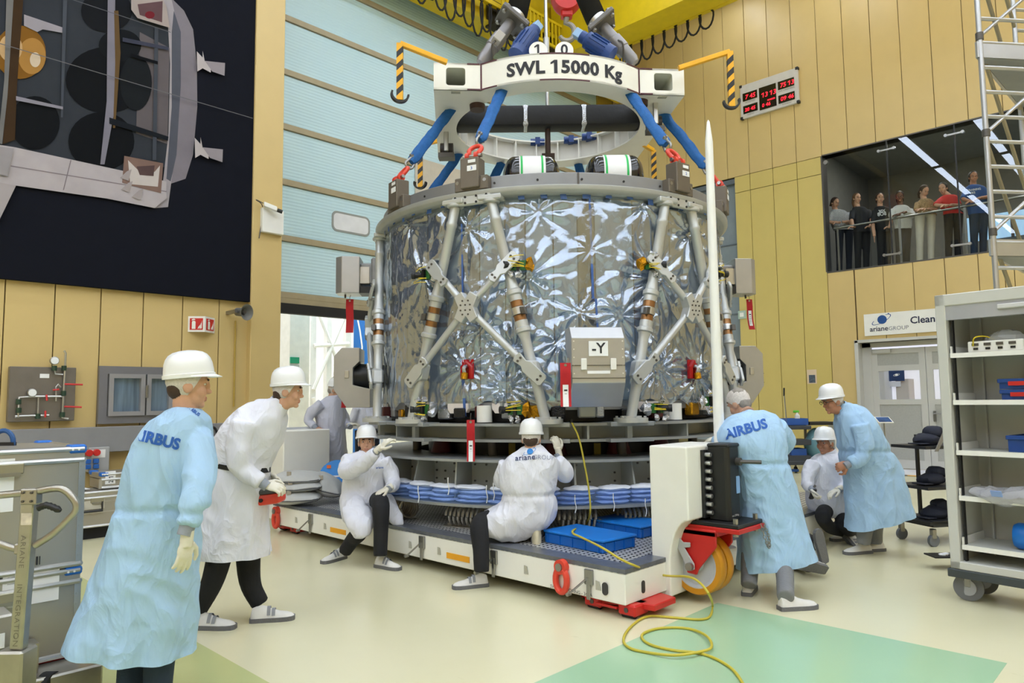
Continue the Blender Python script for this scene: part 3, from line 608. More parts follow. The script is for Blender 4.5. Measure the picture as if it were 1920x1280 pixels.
# connector clusters
GRN = mat('circuit_green', '#2e6b34', .5, var=.3, vscale=60); WIREY = mat('yellow_wire', '#d8c22a', .5)
def cluster(px, py_, flip=1, name='instrument_cluster'):
    p = oncyl(px, py_, 2.14); r, a, z = cyl_of(p); n0 = er(a); t0 = et(a)*flip
    e = thing(name, None, None, p); e.parent = SM; e.location = tuple(np.array(p)-wpos(SM))
    o = obj('circuit_board', MB().box(p-n0*.02, (.14, .05, .09), t0), GRN, e, smooth=0)
    obj('camera_barrel', MB().lathe([(0, 0), (.03, 0), (.03, .06), (.036, .065), (.036, .1), (.03, .1), (0, .09)], p+t0*.05, nrm(t0+n0*.7), 16), BLK, e)
    m = MB(); m.box(p+t0*.0+UP*.0, (.03, .07, .1), t0); obj('bracket', m, BLK, e, smooth=0)
    for k in range(3):
        q = p+t0*RNG.uniform(-.05, .08)+UP*RNG.choice([-.09, .085])+n0*.02
        ob = MB(); ob.ell(q, (.03, .025, .035), n=8, m=6); ob.v = [tuple(np.array(v)+RNG.normal(0, .007, 3)) for v in ob.v]; obj('foil_tuft', ob, SILF, e, smooth=10)
    for k in range(4):
        q = p+UP*RNG.uniform(-.09, .09)+n0*.04; d = nrm(t0+UP*RNG.uniform(-.3, .3)); obj('yellow_wire', MB().tube(smoothpath([q-d*.06, q+n0*.03, q+d*RNG.uniform(.05, .13)], 3), .004, n=5), WIREY, e)
    ob = MB(); ob.ell(p-t0*.1-n0*.02, (.05, .04, .06), n=8, m=6); ob.v = [tuple(np.array(v)+RNG.normal(0, .012, 3)) for v in ob.v]; obj('foil_wrap', ob, SILF if RNG.random() < .6 else GOLDF, e, smooth=10)
for x, y, fl in ((797, 515, -1), (972, 497, -1), (1222, 496, 1), (1345, 512, 1), (795, 767, -1), (966, 768, -1), (1232, 765, 1), (1330, 752, 1)): cluster(x, y, fl)
# red elbow caps with gold base
for (x, y, fl) in ((876, 692, 1), (1299, 692, -1)):
    p = oncyl(x, y, 2.06); r, a, z = cyl_of(p); t0 = et(a); n0 = er(a)
    m = MB(); m.tube([p-UP*.09-t0*.045, p+UP*.02-t0*.045, p+UP*.07, p+UP*.02+t0*.045, p-UP*.09+t0*.045], .03, n=10); cpx = obj('red_protective_cap', m, mat('glossy_red', '#a8141c', .2), SM)
    obj('cap_plate', MB().box(p-n0*.015, (.13, .01, .19), t0), MATS['glossy_red'], cpx, smooth=0); obj('gold_fitting', MB().cyl(p-UP*.1+n0*.06, p-UP*.04+n0*.05, .035, n=14), GOLDF, cpx); obj('silver_bend', MB().tube(smoothpath([p-UP*.04+n0*.05, p+UP*.01+n0*.06, p+UP*.03+n0*.02], 4), .02, n=8), SILF, cpx)
# tanks on top
CARB = mat('black_carbon_overwrap', '#1c1d20', .18, .2, var=.2, vscale=30, coat=.6); GRNP = mat('green_tape_print', '#22b455', .5)
for x0, x1 in ((942, 1050), (1096, 1206)):
    c = dep((x0+x1)/2, 318, 7.55); u = nrm(CR); hw = (x1-x0)/2*7.55/FPX; R = .23; ax = u
    prof = [(0.001, -hw)]+[(R*sin(t), -hw+ (hw*.42)*(1-cos(t))) for t in np.linspace(.15, pi/2, 8)]+[(R, -hw*.5), (R, hw*.5)]+[(R*sin(t), hw-(hw*.42)*(1-cos(t))) for t in np.linspace(pi/2, .15, 8)]+[(.001, hw)]
    c[2] = 3.90
    tk = obj('pressure_tank', MB().lathe(prof, c, ax, 32, cap=False), CARB, SM)
    obj('white_band', MB().lathe([(R+.003, -hw*.42), (R+.006, -hw*.4), (R+.006, hw*.45), (R+.003, hw*.47)], c, ax, 40, cap=False), mat('white_wrap', '#e8eae8', .3), tk)
    for f_ in (-.34, .36): obj('green_tape', MB().lathe([(R+.0075, hw*f_-.011), (R+.0075, hw*f_+.011)], c, ax, 40, cap=False), GRNP, tk)
    for q in (-.2, .2): obj('tank_cradle', MB().box(V(c[0], c[1], 3.68)+u*q, (.05, .3, .06), u), DKST, tk, smooth=0)
# underside equipment between film and stand
obj('lower_drum', MB().lathe([(1.72, 1.3), (1.88, 1.34), (1.9, 1.52), (1.72, 1.52)], (CX, CY, 0), n=96), mat('dark_equipment', '#2c2b2c', .5, .3, var=.3, vscale=8), SM)
obj('lower_ring', MB().lathe([(1.86, 1.45), (1.98, 1.45), (1.98, 1.53), (1.86, 1.53)], (CX, CY, 0), n=96), RINGM, SM)
for k in range(34):
    a = -250+k*7+RNG.uniform(-2, 2); wd = RNG.uniform(.08, .22); hh = RNG.uniform(.06, .14)
    mt = [RINGM, GOLDF, BLKF, LIPM, SILF, BLKF, mat('dark_red_cover', '#4d1418', .4)][k % 7]
    m = MB(); m.box(cp(1.96+RNG.uniform(-.03, .06), a, 1.35+hh/2+RNG.uniform(0, .03)), (wd, .1, hh), et(a)); obj('underside_unit', m, mt, SM, bevel=.012, smooth=0)
for a in (-158, -102): obj('white_canister', MB().cyl(cp(2.0, a, 1.34), cp(2.0, a, 1.5), .075, n=16), WHT, SM)
for a in (-220, -166, -152, -112, -88):
    m = MB(); m.prism([(-.12, 0), (-.09, -.045), (.09, -.045), (.12, 0), (.12, .05), (-.12, .05)], .06, cp(1.97, a, 1.47), et(a), UP); obj('bracket_block', m, mat('pinkish_white_paint', '#d8d0cc', .5), SM, smooth=0)
# --- stand
ST = thing('support_stand', 'grey ring-shaped steel stand of stacked plates and gussets carrying the module', 'stand', (CX, CY, .36))
STG = mat('stand_grey_paint', '#a4a8a5', .38, .15, var=.04); STP = mat('stand_plate_grey', '#9b9fa0', .35, .3, var=.04)
obj('top_plate', MB().ring_plate(1.72, 2.14, 1.305, 1.33, (CX, CY), 96), STP, ST, smooth=30); obj('middle_plate', MB().ring_plate(1.6, 2.10, 1.155, 1.18, (CX, CY), 96), STP, ST, smooth=30)
obj('wide_plate', MB().ring_plate(1.62, 2.2, .975, 1.0, (CX, CY), 96), STP, ST, smooth=30); obj('base_plate', MB().ring_plate(1.5, 2.24, .565, .59, (CX, CY), 96), STP, ST, smooth=30)
obj('upper_web', MB().lathe([(1.86, 1.18), (1.86, 1.305)], (CX, CY, 0), n=96, cap=False), STG, ST); obj('lower_web', MB().lathe([(1.82, .59), (1.82, .975)], (CX, CY, 0), n=96, cap=False), mat('stand_web_grey', '#b1b3ac', .5), ST)
for a in np.arange(-250, -10, 30.):
    m = MB(); m.box(cp(1.98, a, 1.2425), (.24, .02, .125), er(a)); obj('gusset', m, STG, ST, smooth=0)
for pc in FRAMES:
    for s in (-1, 1):
        a = pc+s*19.4; obj('pad_plate', MB().box(cp(2.1, a, 1.17), (.44, .2, .035), et(a)), STP, ST, bevel=.004, smooth=0)
        obj('pad_plate', MB().box(cp(2.1, a, 1.318), (.44, .22, .04), et(a)), STP, ST, bevel=.004, smooth=0); obj('pad_stem', MB().box(cp(2.12, a, 1.24), (.05, .05, .13), et(a)), STG, ST, smooth=0)
for k, a in enumerate(np.arange(-245, -10, 16.)):
    m = MB(); m.prism([(1.8, .59), (2.12, .59), (2.02+.06*(k % 2), .975), (1.8, .975)], .018, V(CX, CY, 0)-et(a)*.009, er(a), UP); obj('gusset', m, STG, ST, smooth=0)
for a in np.arange(-240, -20, 4.):
    for z in (.68, .76, .84, .92):
        if RNG.random() < .35: obj('plate_bolt', MB().cyl(cp(1.82, a, z), cp(1.832, a, z), .011, n=6), DKST, ST)
# spacers between wide plate and middle plate; engine parts in the dark middle
for a in np.arange(-250, 100, 45.): obj('spacer', MB().cyl(cp(1.68, a, 1.0), cp(1.68, a, 1.155), .05, n=12), DKST, ST)
obj('inner_shade_drum', MB().lathe([(1.5, .59), (1.5, 1.3)], (CX, CY, 0), n=64, cap=False), mat('near_black_shade', '#141314', .5), ST)  # near-black drum painted in for the shade of the open interior
EN = mat('dark_red_nozzle_cover', '#571a20', .4)
for x in (830, 1160, 1040, 1235): p = oncyl(x, 845, 1.58); r, a, z = cyl_of(p); obj('nozzle_cover', MB().lathe([(.13, 1.0), (.085, 1.15), (.085, 1.16)], (p[0], p[1], 0), n=18), EN, ST)
for x in (1120, 960): p = oncyl(x, 842, 1.6); r, a, z = cyl_of(p); obj('yellow_tag_plate', MB().box(p, (.07, .006, .12), et(a)), mat('dull_yellow_tag', '#8d7a18', .6), ST, smooth=0)
# clear sleeve with bagged wadding around the foot of the stand
SLV = bpy.data.materials.new('clear_blue_sleeve'); SLV.use_nodes = True; N = SLV.node_tree.nodes; L = SLV.node_tree.links; b = N['Principled BSDF']; b.inputs['Base Color'].default_value = (.16, .32, .75, 1); b.inputs['Roughness'].default_value = .15
tr = N.new('ShaderNodeBsdfTransparent'); tr.inputs[0].default_value = (.72, .82, 1, 1); ms = N.new('ShaderNodeMixShader'); ms.inputs[0].default_value = .22; L.new(tr.outputs[0], ms.inputs[1]); L.new(b.outputs[0], ms.inputs[2]); L.new(ms.outputs[0], N['Material Output'].inputs[0])
obj('clear_sleeve', MB().rings([[cp(r+.006*sin(a*.9), a, z) for a in np.arange(-262, -8, 1.5)] for r, z in ((2.235, .60), (2.245, .66), (2.24, .73))], False, False), SLV, ST)
PAD = [mat('pale_blue_wadding', '#b3c1e2', .8, var=.12, vscale=20, bump=.5, bscale=40), mat('white_wadding', '#dfe3ec', .85, var=.06, bump=.5, bscale=50)]
k = 0
for a in np.arange(-250, -20, 9.):
    for lay in range(4):
        m = MB(); m.ell(cp(2.1, a+RNG.uniform(-1, 1), .61+.04*lay), (.17, .10, .026), et(a), UP, 16, 8)
        ph_ = RNG.uniform(0, 9); m.v = [tuple(np.array(v)+np.array([0, 0, .012*noise.noise((v[0]*18+ph_, v[1]*18, v[2]*30))])) for v in m.v]
        obj('wadding_bag', m, PAD[1] if lay == 3 else PAD[0], ST); k += 1
for x, y in ((784, 930), (840, 915), (912, 930), (925, 925), (1150, 945), (1078, 948), (1210, 955)):
    p = oncyl(x, y-8, 2.26); obj('cable_tie', MB().tube(smoothpath([p+UP*.06, p, p-UP*.05+CR*.01, p-UP*.1], 3), .005, n=5), WHT, ST)
# wire rope isolators
ROPE = mat('steel_wire_rope', '#b8b4aa', .35, .6, var=.15, vscale=60)
for px in (742, 868, 1082, 1200, 1345):
    p = oncyl(px, 965, 2.08); r, a, z = cyl_of(p); u = et(a); n0 = er(a); c = cp(2.02, a, .455)
    e = thing('wire_rope_isolator', None, None, c); e.parent = ST; e.location = tuple(c-wpos(ST))
    m = MB(); m.box(c+UP*.1, (.4, .05, .03), u); m.box(c-UP*.095, (.4, .05, .03), u); obj('clamp_bar', m, STEEL, e, bevel=.003, smooth=0)
    for q in range(8):
        off = u*(-.17+.048*q); obj('rope_loop', MB().tube([c+off+n0*.1*cos(t)+UP*.092*sin(t)+u*.04*t/(2*pi) for t in np.linspace(0, 2*pi, 18)], .013, n=6), ROPE, e)
    obj('isolator_foot', MB().box(c-UP*.105, (.44, .16, .01), u), STEEL, e, smooth=0)
# ================================================================== transport platform
PX0, PX1, PY0, PY1, PZ0, PZ1 = 4.2, 9.1, 2.99, 8.12, .10, .345
PT = thing('transport_platform', 'low white steel transport platform with a tread plate deck under the module', 'platform', ((PX0+PX1)/2, (PY0+PY1)/2, PZ0))
m = MB(); T_ = .12
m.box2((PX0, PY0, PZ0), (PX0+T_, PY1, PZ1-.03)); m.box2((PX1-T_, PY0, PZ0), (PX1, PY1, PZ1-.03)); m.box2((PX0+T_, PY0, PZ0), (PX1-T_, PY0+T_, PZ1-.03)); m.box2((PX0+T_, PY1-T_, PZ0), (PX1-T_, PY1, PZ1-.03))
obj('frame_beam', m, WHTW, PT, bevel=.006, smooth=0)
TR = bpy.data.materials.new('tread_plate'); TR.use_nodes = True; N = TR.node_tree.nodes; L = TR.node_tree.links; b = N['Principled BSDF']; b.inputs['Metallic'].default_value = .35; b.inputs['Roughness'].default_value = .4
tc = N.new('ShaderNodeTexCoord'); mp = N.new('ShaderNodeMapping'); mp.inputs['Scale'].default_value = (15, 15, 15); mp.inputs['Rotation'].default_value = (0, 0, rad(45)); L.new(tc.outputs['Object'], mp.inputs[0])
br = N.new('ShaderNodeTexBrick'); br.inputs['Scale'].default_value = 1; br.inputs['Mortar Size'].default_value = .13; br.inputs['Brick Width'].default_value = 1.0; br.inputs['Row Height'].default_value = .62; br.inputs['Color1'].default_value = (.8, .8, .79, 1); br.inputs['Color2'].default_value = (.72, .72, .71, 1); br.inputs['Mortar'].default_value = (.06, .06, .065, 1)
L.new(mp.outputs[0], br.inputs[0]); L.new(br.outputs[0], b.inputs['Base Color']); bp = N.new('ShaderNodeBump'); bp.inputs['Strength'].default_value = .8; bp.inputs['Distance'].default_value = .01; bp.invert = True; L.new(br.outputs['Fac'], bp.inputs['Height']); L.new(bp.outputs[0], b.inputs['Normal'])
obj('deck_plate', MB().box2((PX0, PY0, PZ1-.03), (PX1, PY1, PZ1)), TR, PT, smooth=0)
ED = mat('scuffed_film_edge', '#6c7078', .3, .3, var=.2, vscale=12)
m = MB(); m.box2((PX0-.002, PY0-.002, PZ1-.028), (PX0+.17, PY1, PZ1+.003)); m.box2((PX0+.17, PY0-.002, PZ1-.028), (PX1, PY0+.15, PZ1+.003)); obj('edge_film', m, ED, PT, smooth=0)
SLOT = mat('dark_slot', '#3a3a3a', .7)
def latch(y, x=PX0, s=-1):
    m = MB(); m.box((x-.012, y, .25), (.024, .075, .11)); m.box((x-.02, y, .17), (.012, .035, .16)); o = obj('toggle_latch', m, STEEL, PT, bevel=.004, smooth=0)
    obj('latch_handle', MB().cyl((x-.03, y+.02, .23), (x-.09, y+.13, .12), .008, n=8), STEEL, o); obj('handle_knob', MB().cyl((x-.07, y+.13, .12), (x-.11, y+.13, .12), .014, n=8), STEEL, o)
yy = lambda px, py: onx(px, py, PX0)[1]
for px, py in ((584, 975), (793, 1020), (928, 1050), (1106, 1085)): latch(yy(px, py))
for px, py in ((556, 978), (610, 990), (770, 1027), (824, 1035), (987, 1066), (1122, 1098)):
    y = yy(px, py); obj('drain_slot', MB().prism([(-.02, -.03), (.025, -.03), (.012, .03), (-.02, .035)], .004, (PX0-.004, y, .2), (0, -1, 0), (0, 0, 1)), mat('slot_cover', '#b5b3a4', .5), PT, smooth=0)
AMB = mat('amber_reflector', '#f0a91e', .4)
for px, py in ((634, 1005), (859, 1054)): y = yy(px, py); obj('amber_reflector', MB().box2((PX0-.006, y-.15, .155), (PX0, y+.15, .205)), AMB, PT, smooth=0)
for (a, b_) in ((PX0-.005, PY0+.27), ): obj('end_slot', MB().prism(rrect(-.025, -.045, .025, .045, .024), .006, (PX0-.006, PY0+.17, .19), (0, -1, 0), (0, 0, 1)), SLOT, PT)
obj('end_slot', MB().prism(rrect(-.02, -.045, .02, .045, .019), .006, (PX0+.22, PY0-.0, .19), (1, 0, 0), (0, 0, 1)), SLOT, PT)
# printed line low on the front beam
m = MB(); y = yy(1032, 1095); text_on(m, 'SWIVEL MOORING - 36KA', (PX0, y, .108), (0, -1, 0), UP, .035, 0, off=.002); obj('stencil_lettering', m, INK, PT, smooth=0)
# lifting eyes (red shackles) on the beam
def eye(px, py):
    p = onx(px, py, PX0-.03); o = obj('lifting_eye', MB().tube([p+V(0, .055*cos(t)*(1 if sin(t) > -.2 else 1.0), (.085 if sin(t) < 0 else .09)*sin(t)-.05) for t in np.linspace(0, 2*pi, 25)], .024, n=10), ORED, PT)
    obj('eye_boss', MB().cyl(p+V(.03, 0, .05), p+V(-.02, 0, .05), .055, n=18), ORED, o); obj('pin', MB().cyl(p+V(-.02, 0, .05), p+V(-.035, 0, .05), .03, n=12), STEEL, o)
eye(1052, 1075); eye(517, 966)
# --- machinery skates
def skate(c, label, sx=1):
    t = thing('machinery_skate', label, 'skate', (c[0], c[1], 0), 'red skates under the platform')
    m = MB(); m.prism([(-.32, -.14), (.1, -.22), (.34, -.2), (.36, .16), (.1, .22), (-.32, .14)], .045, (c[0], c[1], .055), (0, 1, 0), (-1, 0, 0)); obj('skate_plate', m, REDP, t, bevel=.006, smooth=0)
    for (dx, dy) in ((-.17, -.16), (-.15, .16), (.17, -.02), (-.02, .3)):
        m = MB(); m.box((c[0]+dx, c[1]+dy, .06), (.18, .15, .08)); o = obj('roller_housing', m, REDP, t, bevel=.012, smooth=0)
        obj('roller', MB().cyl((c[0]+dx-.05, c[1]+dy-.05, .034), (c[0]+dx-.05, c[1]+dy+.05, .034), .034, n=14), BLKR, o); obj('axle_bolt', MB().cyl((c[0]+dx-.095, c[1]+dy, .06), (c[0]+dx-.088, c[1]+dy, .06), .018, n=10), DKST, o)
    obj('tow_handle', MB().tube([(c[0]-.2, c[1]-.08, .06), (c[0]-.26, c[1]-.08, .06), (c[0]-.26, c[1]+.1, .06), (c[0]-.2, c[1]+.1, .06)], .01, n=6), REDP, t)
s = onz(1165, 1150); skate((s[0]+.18, s[1]+.06), 'red roller skate jutting out under the platform corner beside the big caster')
skate((PX0+.35, PY1-.15), 'red roller skate under the platform corner below the folded grey covers')
# --- swivel caster unit bolted to the corner
A = onz(1224, 1112, .06); AX, AY = A[0], A[1]; K = thing('corner_caster', 'white bracket with a black jack and amber caster wheel at the platform corner', 'caster', (AX, AY, .06))
ZT = 1.185; W_ = .33; DX = .62
prof = [(0, 0), (.16, 0), (.16, .22)]+[(.16+(W_-.16)*(1-cos(t)), .22+.36*sin(t)) for t in np.linspace(.2, pi/2, 8)]+[(W_, ZT-.06), (0, ZT-.06)]
obj('white_bracket', MB().prism(prof, DX, (AX+DX, AY, .06), (0, -1, 0), (0, 0, 1)), WHTW, K, bevel=.012, smooth=0, seg=2)
# jack column in front of the side face
jx, jy = AX+.36, AY-W_-.11
jp = onz(1336, 985, .62); 
m = MB(); m.prism([(-.075, -.085), (.075, -.085), (.095, -.06), (.095, .085), (-.095, .085), (-.095, -.06)], .56, (jx, jy, .62), (1, 0, 0), (0, 1, 0)); jk = obj('jack_column', m, BLK, K, bevel=.008, smooth=0)
obj('jack_cap', MB().prism([(-.09, -.09), (.09, -.09), (.1, .09), (-.1, .09)], .03, (jx, jy, 1.17), (1, 0, 0), (0, 1, 0)), BLK, jk, bevel=.01, smooth=0)
obj('jack_flange', MB().box2((jx-.16, jy+.085, .64), (jx-.09, jy+.11, 1.15)), BLK, jk, smooth=0)
for q in range(8): obj('socket_screw', MB().cyl((jx-.125, jy+.085, .68+.062*q), (jx-.125, jy+.04, .68+.062*q), .017, n=10), ALU, jk)
m = MB(); m.cyl((jx+.04, jy-.085, 1.06), (jx+.04, jy-.12, 1.06), .03, n=12); m.cyl((jx+.04, jy-.1, 1.06), (jx+.09, jy-.26, 1.06), .015, n=8); obj('crank_stub', m, DKST, jk)
m = MB(); text_on(m, 'max. 2200 kg', (jx-.07, jy-.087, .655), (1, 0, 0), UP, .02, 0); obj('small_print', m, PAPER, jk, smooth=0)
obj('blue_sticker', MB().box2((jx+.02, jy-.09, .82), (jx+.07, jy-.085, .95)), mat('pale_blue_sticker', '#86aee0', .5), jk, smooth=0)
m = MB(); m.box((jx, jy, .605), (.4, .4, .03)); obj('top_plate', m, BLK, K, bevel=.004, smooth=0)
obj('red_plate', MB().box((jx, jy, .572), (.42, .42, .035)), REDP, K, bevel=.004, smooth=0)
for sx in (-1, 1):
    for sy_ in (-1, 1): obj('plate_bolt', MB().cyl((jx+sx*.16, jy+sy_*.16, .53), (jx+sx*.16, jy+sy_*.16, .66), .02, n=6), STEEL, K)
wp = dep(1313, 1061, depth_of((jx, jy, .6))); wx, wy, wz = wp[0]+.02, wp[1], .288
UY = V(0, -1, 0)
for sx in (-1, 1):
    m = MB(); m.prism([(-.05, -.06), (.03, -.065), (.05, -.02), (.2, .16), (.2, .27), (-.1, .27), (-.1, .2), (-.06, .05)], .02, (wx+sx*.125+.01, wy, wz), UY, UP); obj('fork_cheek', m, REDP, K, bevel=.006, smooth=0)
obj('fork_bridge', MB().box((wx, wy-.05, wz+.255), (.27, .3, .05)), REDP, K, bevel=.006, smooth=0)
POLY = mat('amber_polyurethane', '#c98a1c', .4, var=.08)
for sx in (-1, 1):
    cx_ = wx+sx*.055
    wh = obj('wheel_tyre', MB().lathe([(.175, -.045), (.215, -.045), (.225, -.03), (.225, .03), (.215, .045), (.175, .045), (.175, -.045)], (cx_, wy, wz), (1, 0, 0), 48, cap=False), POLY, K)
    obj('wheel_hub', MB().lathe([(0, -.035), (.05, -.04), (.06, -.02), (.15, -.02), (.165, -.042), (.178, -.042), (.178, .042), (.165, .042), (.15, .02), (.06, .02), (.05, .04), (0, .035)], (cx_, wy, wz), (1, 0, 0), 48, cap=False), mat('light_grey_hub', '#b9bcc0', .4), wh)
m = MB(); m.prism([(-.03, -.02), (0, -.035), (.03, -.02), (.03, .02), (-.05, .13), (.0, .14), (.0, .175), (-.06, .17), (-.13, .24), (-.17, .21), (-.1, .11)], .015, (wx-.15, wy, wz), UY, UP); obj('brake_lever', m, mat('light_grey_cast', '#b0b2b3', .4), K, bevel=.004, smooth=0)
obj('axle_nut', MB().cyl((wx-.16, wy, wz), (wx-.195, wy, wz), .03, n=12), STEEL, K)
CHN = [smoothpath([(jx+.13, jy-.22, .58), (jx+.15, jy-.25, .45), (jx+.19, jy-.25, .42), (jx+.2, jy-.24, .5), (jx+.18, jy-.21, .6)], 5)][0]
for i in range(0, len(CHN)-1): 
    c_ = CHN[i]; t_ = nrm(CHN[i+1]-CHN[i]); u_, v_, _ = frame_of(t_, V(1, .3, 0)); w_ = u_ if i % 2 else v_
    obj('chain_link', MB().tube([c_+t_*.017*cos(q)+w_*.01*sin(q) for q in np.linspace(0, 2*pi, 9)], .003, n=5, cap=False), STEEL, K)
# white guide pole on the bracket
gp = dep(1347, 822, depth_of((AX+.3, AY-.35, 1.18))+.25); gp[2] = 0
pz = (AX+DX-.12, AY-.12)
q = dep(1336, 500, 5.75); d_ = 5.75
def pole_xy(D): p = dep(1348, 800, D); return p
pp = pole_xy(5.72)
zt_ = dep(1325, 205, 5.72)[2]
t = thing('guide_pole', 'tall white tapered guide pole standing upright beside the black jack', 'pole', (pp[0], pp[1], PZ1))
obj('pole_tube', MB().lathe([(.0, PZ1), (.045, PZ1), (.043, 1.2), (.032, zt_-.19), (.012, zt_-.02), (0, zt_)], (pp[0], pp[1], 0), n=24, cap=False), mat('satin_white_tube', '#eceeec', .35, var=.02), t)
obj('foot_plate', MB().cyl((pp[0], pp[1], PZ1), (pp[0], pp[1], PZ1+.02), .1, n=20), WHTW, t)
# mirror of the caster at the far left corner: white housing block next to the covers
p0, p1 = onx(597, 850, 4.75), onx(515, 850, 4.75)
t = thing('white_housing', 'white sheet metal housing with a grey perforated panel at the end of the platform', 'housing', (5.1, PY1+.3, 0))
hy0, hy1 = PY1+.05, PY1+.42
obj('housing_body', MB().box2((4.35, hy0, .1), (5.0, hy1, 1.2)), WHTW, t, bevel=.01, smooth=0)
q0 = dep(528, 803, 9.2); q1 = dep(598, 800, 9.5)
obj('grey_panel', MB().box((q0+q1)/2+V(0, 0, -.44), (np.linalg.norm((q1-q0)[:2]), .05, .9), (q1-q0)*V(1, 1, 0)), mat('pale_grey_sheet', '#c3c6cb', .45), t, bevel=.004, smooth=0)
# folded grey covers
COV = mat('grey_padded_fabric', '#b9bab7', .8, var=.04, vscale=15, bump=.25, bscale=120); PIPE = mat('dark_piping', '#55565a', .7)
def cover(px0, px1, pyt, pyb, D, label, tilt=0., k=0):
    c = dep((px0+px1)/2, (pyt+pyb)/2, D); hw = (px1-px0)/2*D/FPX; hh = (pyb-pyt)/2*D/FPX
    t = thing('folded_cover', label, 'cover', (c[0], c[1], PZ1), 'folded grey covers on the platform end'); u = nrm(CR+UP*tilt); R = []
    for i in range(25):
        s = -1+2*i/24; a_ = hh*math.sqrt(max(0, 1-abs(s)**2.6))*(1-.18*s)+.006; R.append([c+u*hw*s+UP*(a_*sin(q)*(1 if sin(q) > 0 else .75))+CF*(.27*(1-.3*abs(s))*cos(q)) for q in [2*pi*j/20 for j in range(20)]])
    m = MB(); m.rings(R); m.v = [tuple(np.array(v)+np.array([0, 0, .012*noise.noise((v[0]*5, v[1]*5, v[2]*9+k))])) for v in m.v]; obj('padded_body', m, COV, t)
    obj('piping', MB().tube([np.array(R[i][10])*.4+np.array(R[i][11])*.6 for i in range(25)], .008, n=6), PIPE, t); 
    obj('piping', MB().tube([np.array(R[i][13]) for i in range(25)], .006, n=6), PIPE, t)
    o_ = dep(px0+(px1-px0)*.28, pyt+6, D-.2); obj('buckle_tab', MB().box(o_, (.05, .01, .05), CR), mat('tan_tab', '#a39a8a', .6), t, smooth=0)
cover(518, 604, 918, 946, 8.35, 'lowest flat grey padded cover folded on the platform end', .02, 1)
cover(520, 608, 899, 925, 8.4, 'middle grey padded cover folded between two others', .05, 2)
cover(517, 606, 882, 912, 8.45, 'top rounded grey padded cover with a tan tab on the pile', .02, 3)
cover(585, 645, 889, 935, 8.55, 'grey padded cover slumped against the pile beside the seated man', -.35, 4)
p = dep(632, 893, 8.75); t = thing('blue_disc', 'round blue plastic disc standing behind the folded covers', 'disc', (p[0], p[1], PZ1))
n_ = nrm(-CF+UP*.25+CR*.2); obj('disc_body', MB().lathe([(0, -.015), (.22, -.015), (.225, 0), (.22, .015), (0, .02)], p-UP*.02, n_, 40, cap=False), mat('bright_blue_disc', '#1b84d6', .4), t)
u_, v_, _ = frame_of(n_); obj('orange_label', MB().box(p+v_*.12-u_*.1+n_*.022, (.05, .04, .003), u_, n_), mat('orange_label', '#e06a24', .6), t, smooth=0); obj('white_label', MB().box(p-u_*.02+n_*.022, (.09, .02, .003), u_, n_), PAPER, t, smooth=0)
# --- blue lidded crates on the deck
def lid(c, u, L_, W2, H_, label):
    u = nrm(u); v = np.cross(UP, u); t = thing('blue_crate', label, 'crate', (c[0], c[1], PZ1)); z = PZ1
    obj('crate_body', MB().box(c+UP*(H_*.4), (L_*.96, W2*.96, H_*.8), u), mat('blue_crate_plastic', '#0c5fb8', .4), t, bevel=.008, smooth=0)
    obj('crate_lid', MB().box(c+UP*(H_*.9), (L_, W2, H_*.2), u), mat('blue_crate_lid', '#1275cf', .42, bump=.08, bscale=300), t, bevel=.012, smooth=0, seg=2)
    for s_ in (-1, 1):
        for q in np.linspace(-.42, .42, 5): obj('rib', MB().box(c+v*s_*W2*.485+u*q*L_+UP*H_*.4, (.012, .012, H_*.7), u), MATS['blue_crate_plastic'], t, smooth=0)
        for q in np.linspace(-.4, .4, 4): obj('rib', MB().box(c+u*s_*L_*.485+v*q*W2+UP*H_*.4, (.012, .012, H_*.7), u), MATS['blue_crate_plastic'], t, smooth=0)
c1 = (onz(1030, 1012, PZ1)+onz(1205, 1018, PZ1))/2; a1 = onz(1032, 1018, PZ1); b1 = onz(1148, 1042, PZ1); d1 = onz(1200, 1010, PZ1)
u1 = nrm(b1-a1); L1 = np.linalg.norm(b1-a1); W1_ = .42; v1 = nrm(d1-b1)
lid(a1+u1*L1/2+v1*W1_/2, u1, L1, W1_, .105, 'blue lidded plastic crate at the deck edge under the yellow cable')
a2 = onz(1118, 1000, PZ1)+v1*.22+u1*.25
lid(a2+v1*.1, u1, .62, .42, .105, 'blue lidded plastic crate between the other crate and the white bracket')
# ================================================================== lifting frame and crane
FA = -131.2; fu, fw = et(FA), er(FA); FZ0, FZ1 = 4.93, 5.235
def fp(u, w, z): return V(CX, CY, 0)+fu*u+fw*w+UP*z
LF = thing('lifting_ring', 'big white ring-shaped lifting frame lettered SWL 15000 Kg above the module', 'lifting ring', (CX, CY, FZ0))
HU, HW_, RO, RI = 1.4, 1.127, 1.43, 1.15
uc = math.sqrt(RO**2-HW_**2)
def rout(t):
    c, s = abs(cos(t)), abs(sin(t)); return max(RO if s > .65 else 0, min(HU/max(c, 1e-6), HW_/max(s, 1e-6)))
key = sorted({t % (2*pi) for k in range(4) for t in ()} | {2*pi*i/180 for i in range(180)} | {math.atan2(a*HW_, b*x) % (2*pi) for a in (-1, 1) for b in (-1, 1) for x in (HU, uc)})
def flange(z0, z1, nm):
    R = []
    for rr, zz in ((0, z0), (1, z0), (1, z1), (0, z1), (0, z0)): R.append([fp((rout(t) if rr else RI)*cos(t), (rout(t) if rr else RI)*sin(t), zz) for t in key])
    obj(nm, MB().rings(R, False), WHTW, LF, smooth=30)
flange(FZ0, FZ0+.02, 'bottom_flange'); flange(FZ1-.02, FZ1, 'top_flange')
m = MB(); n = len(key)
P = [[fp(rout(t)*cos(t), rout(t)*sin(t), z) for t in key] for z in (FZ0, FZ1)]
F = []
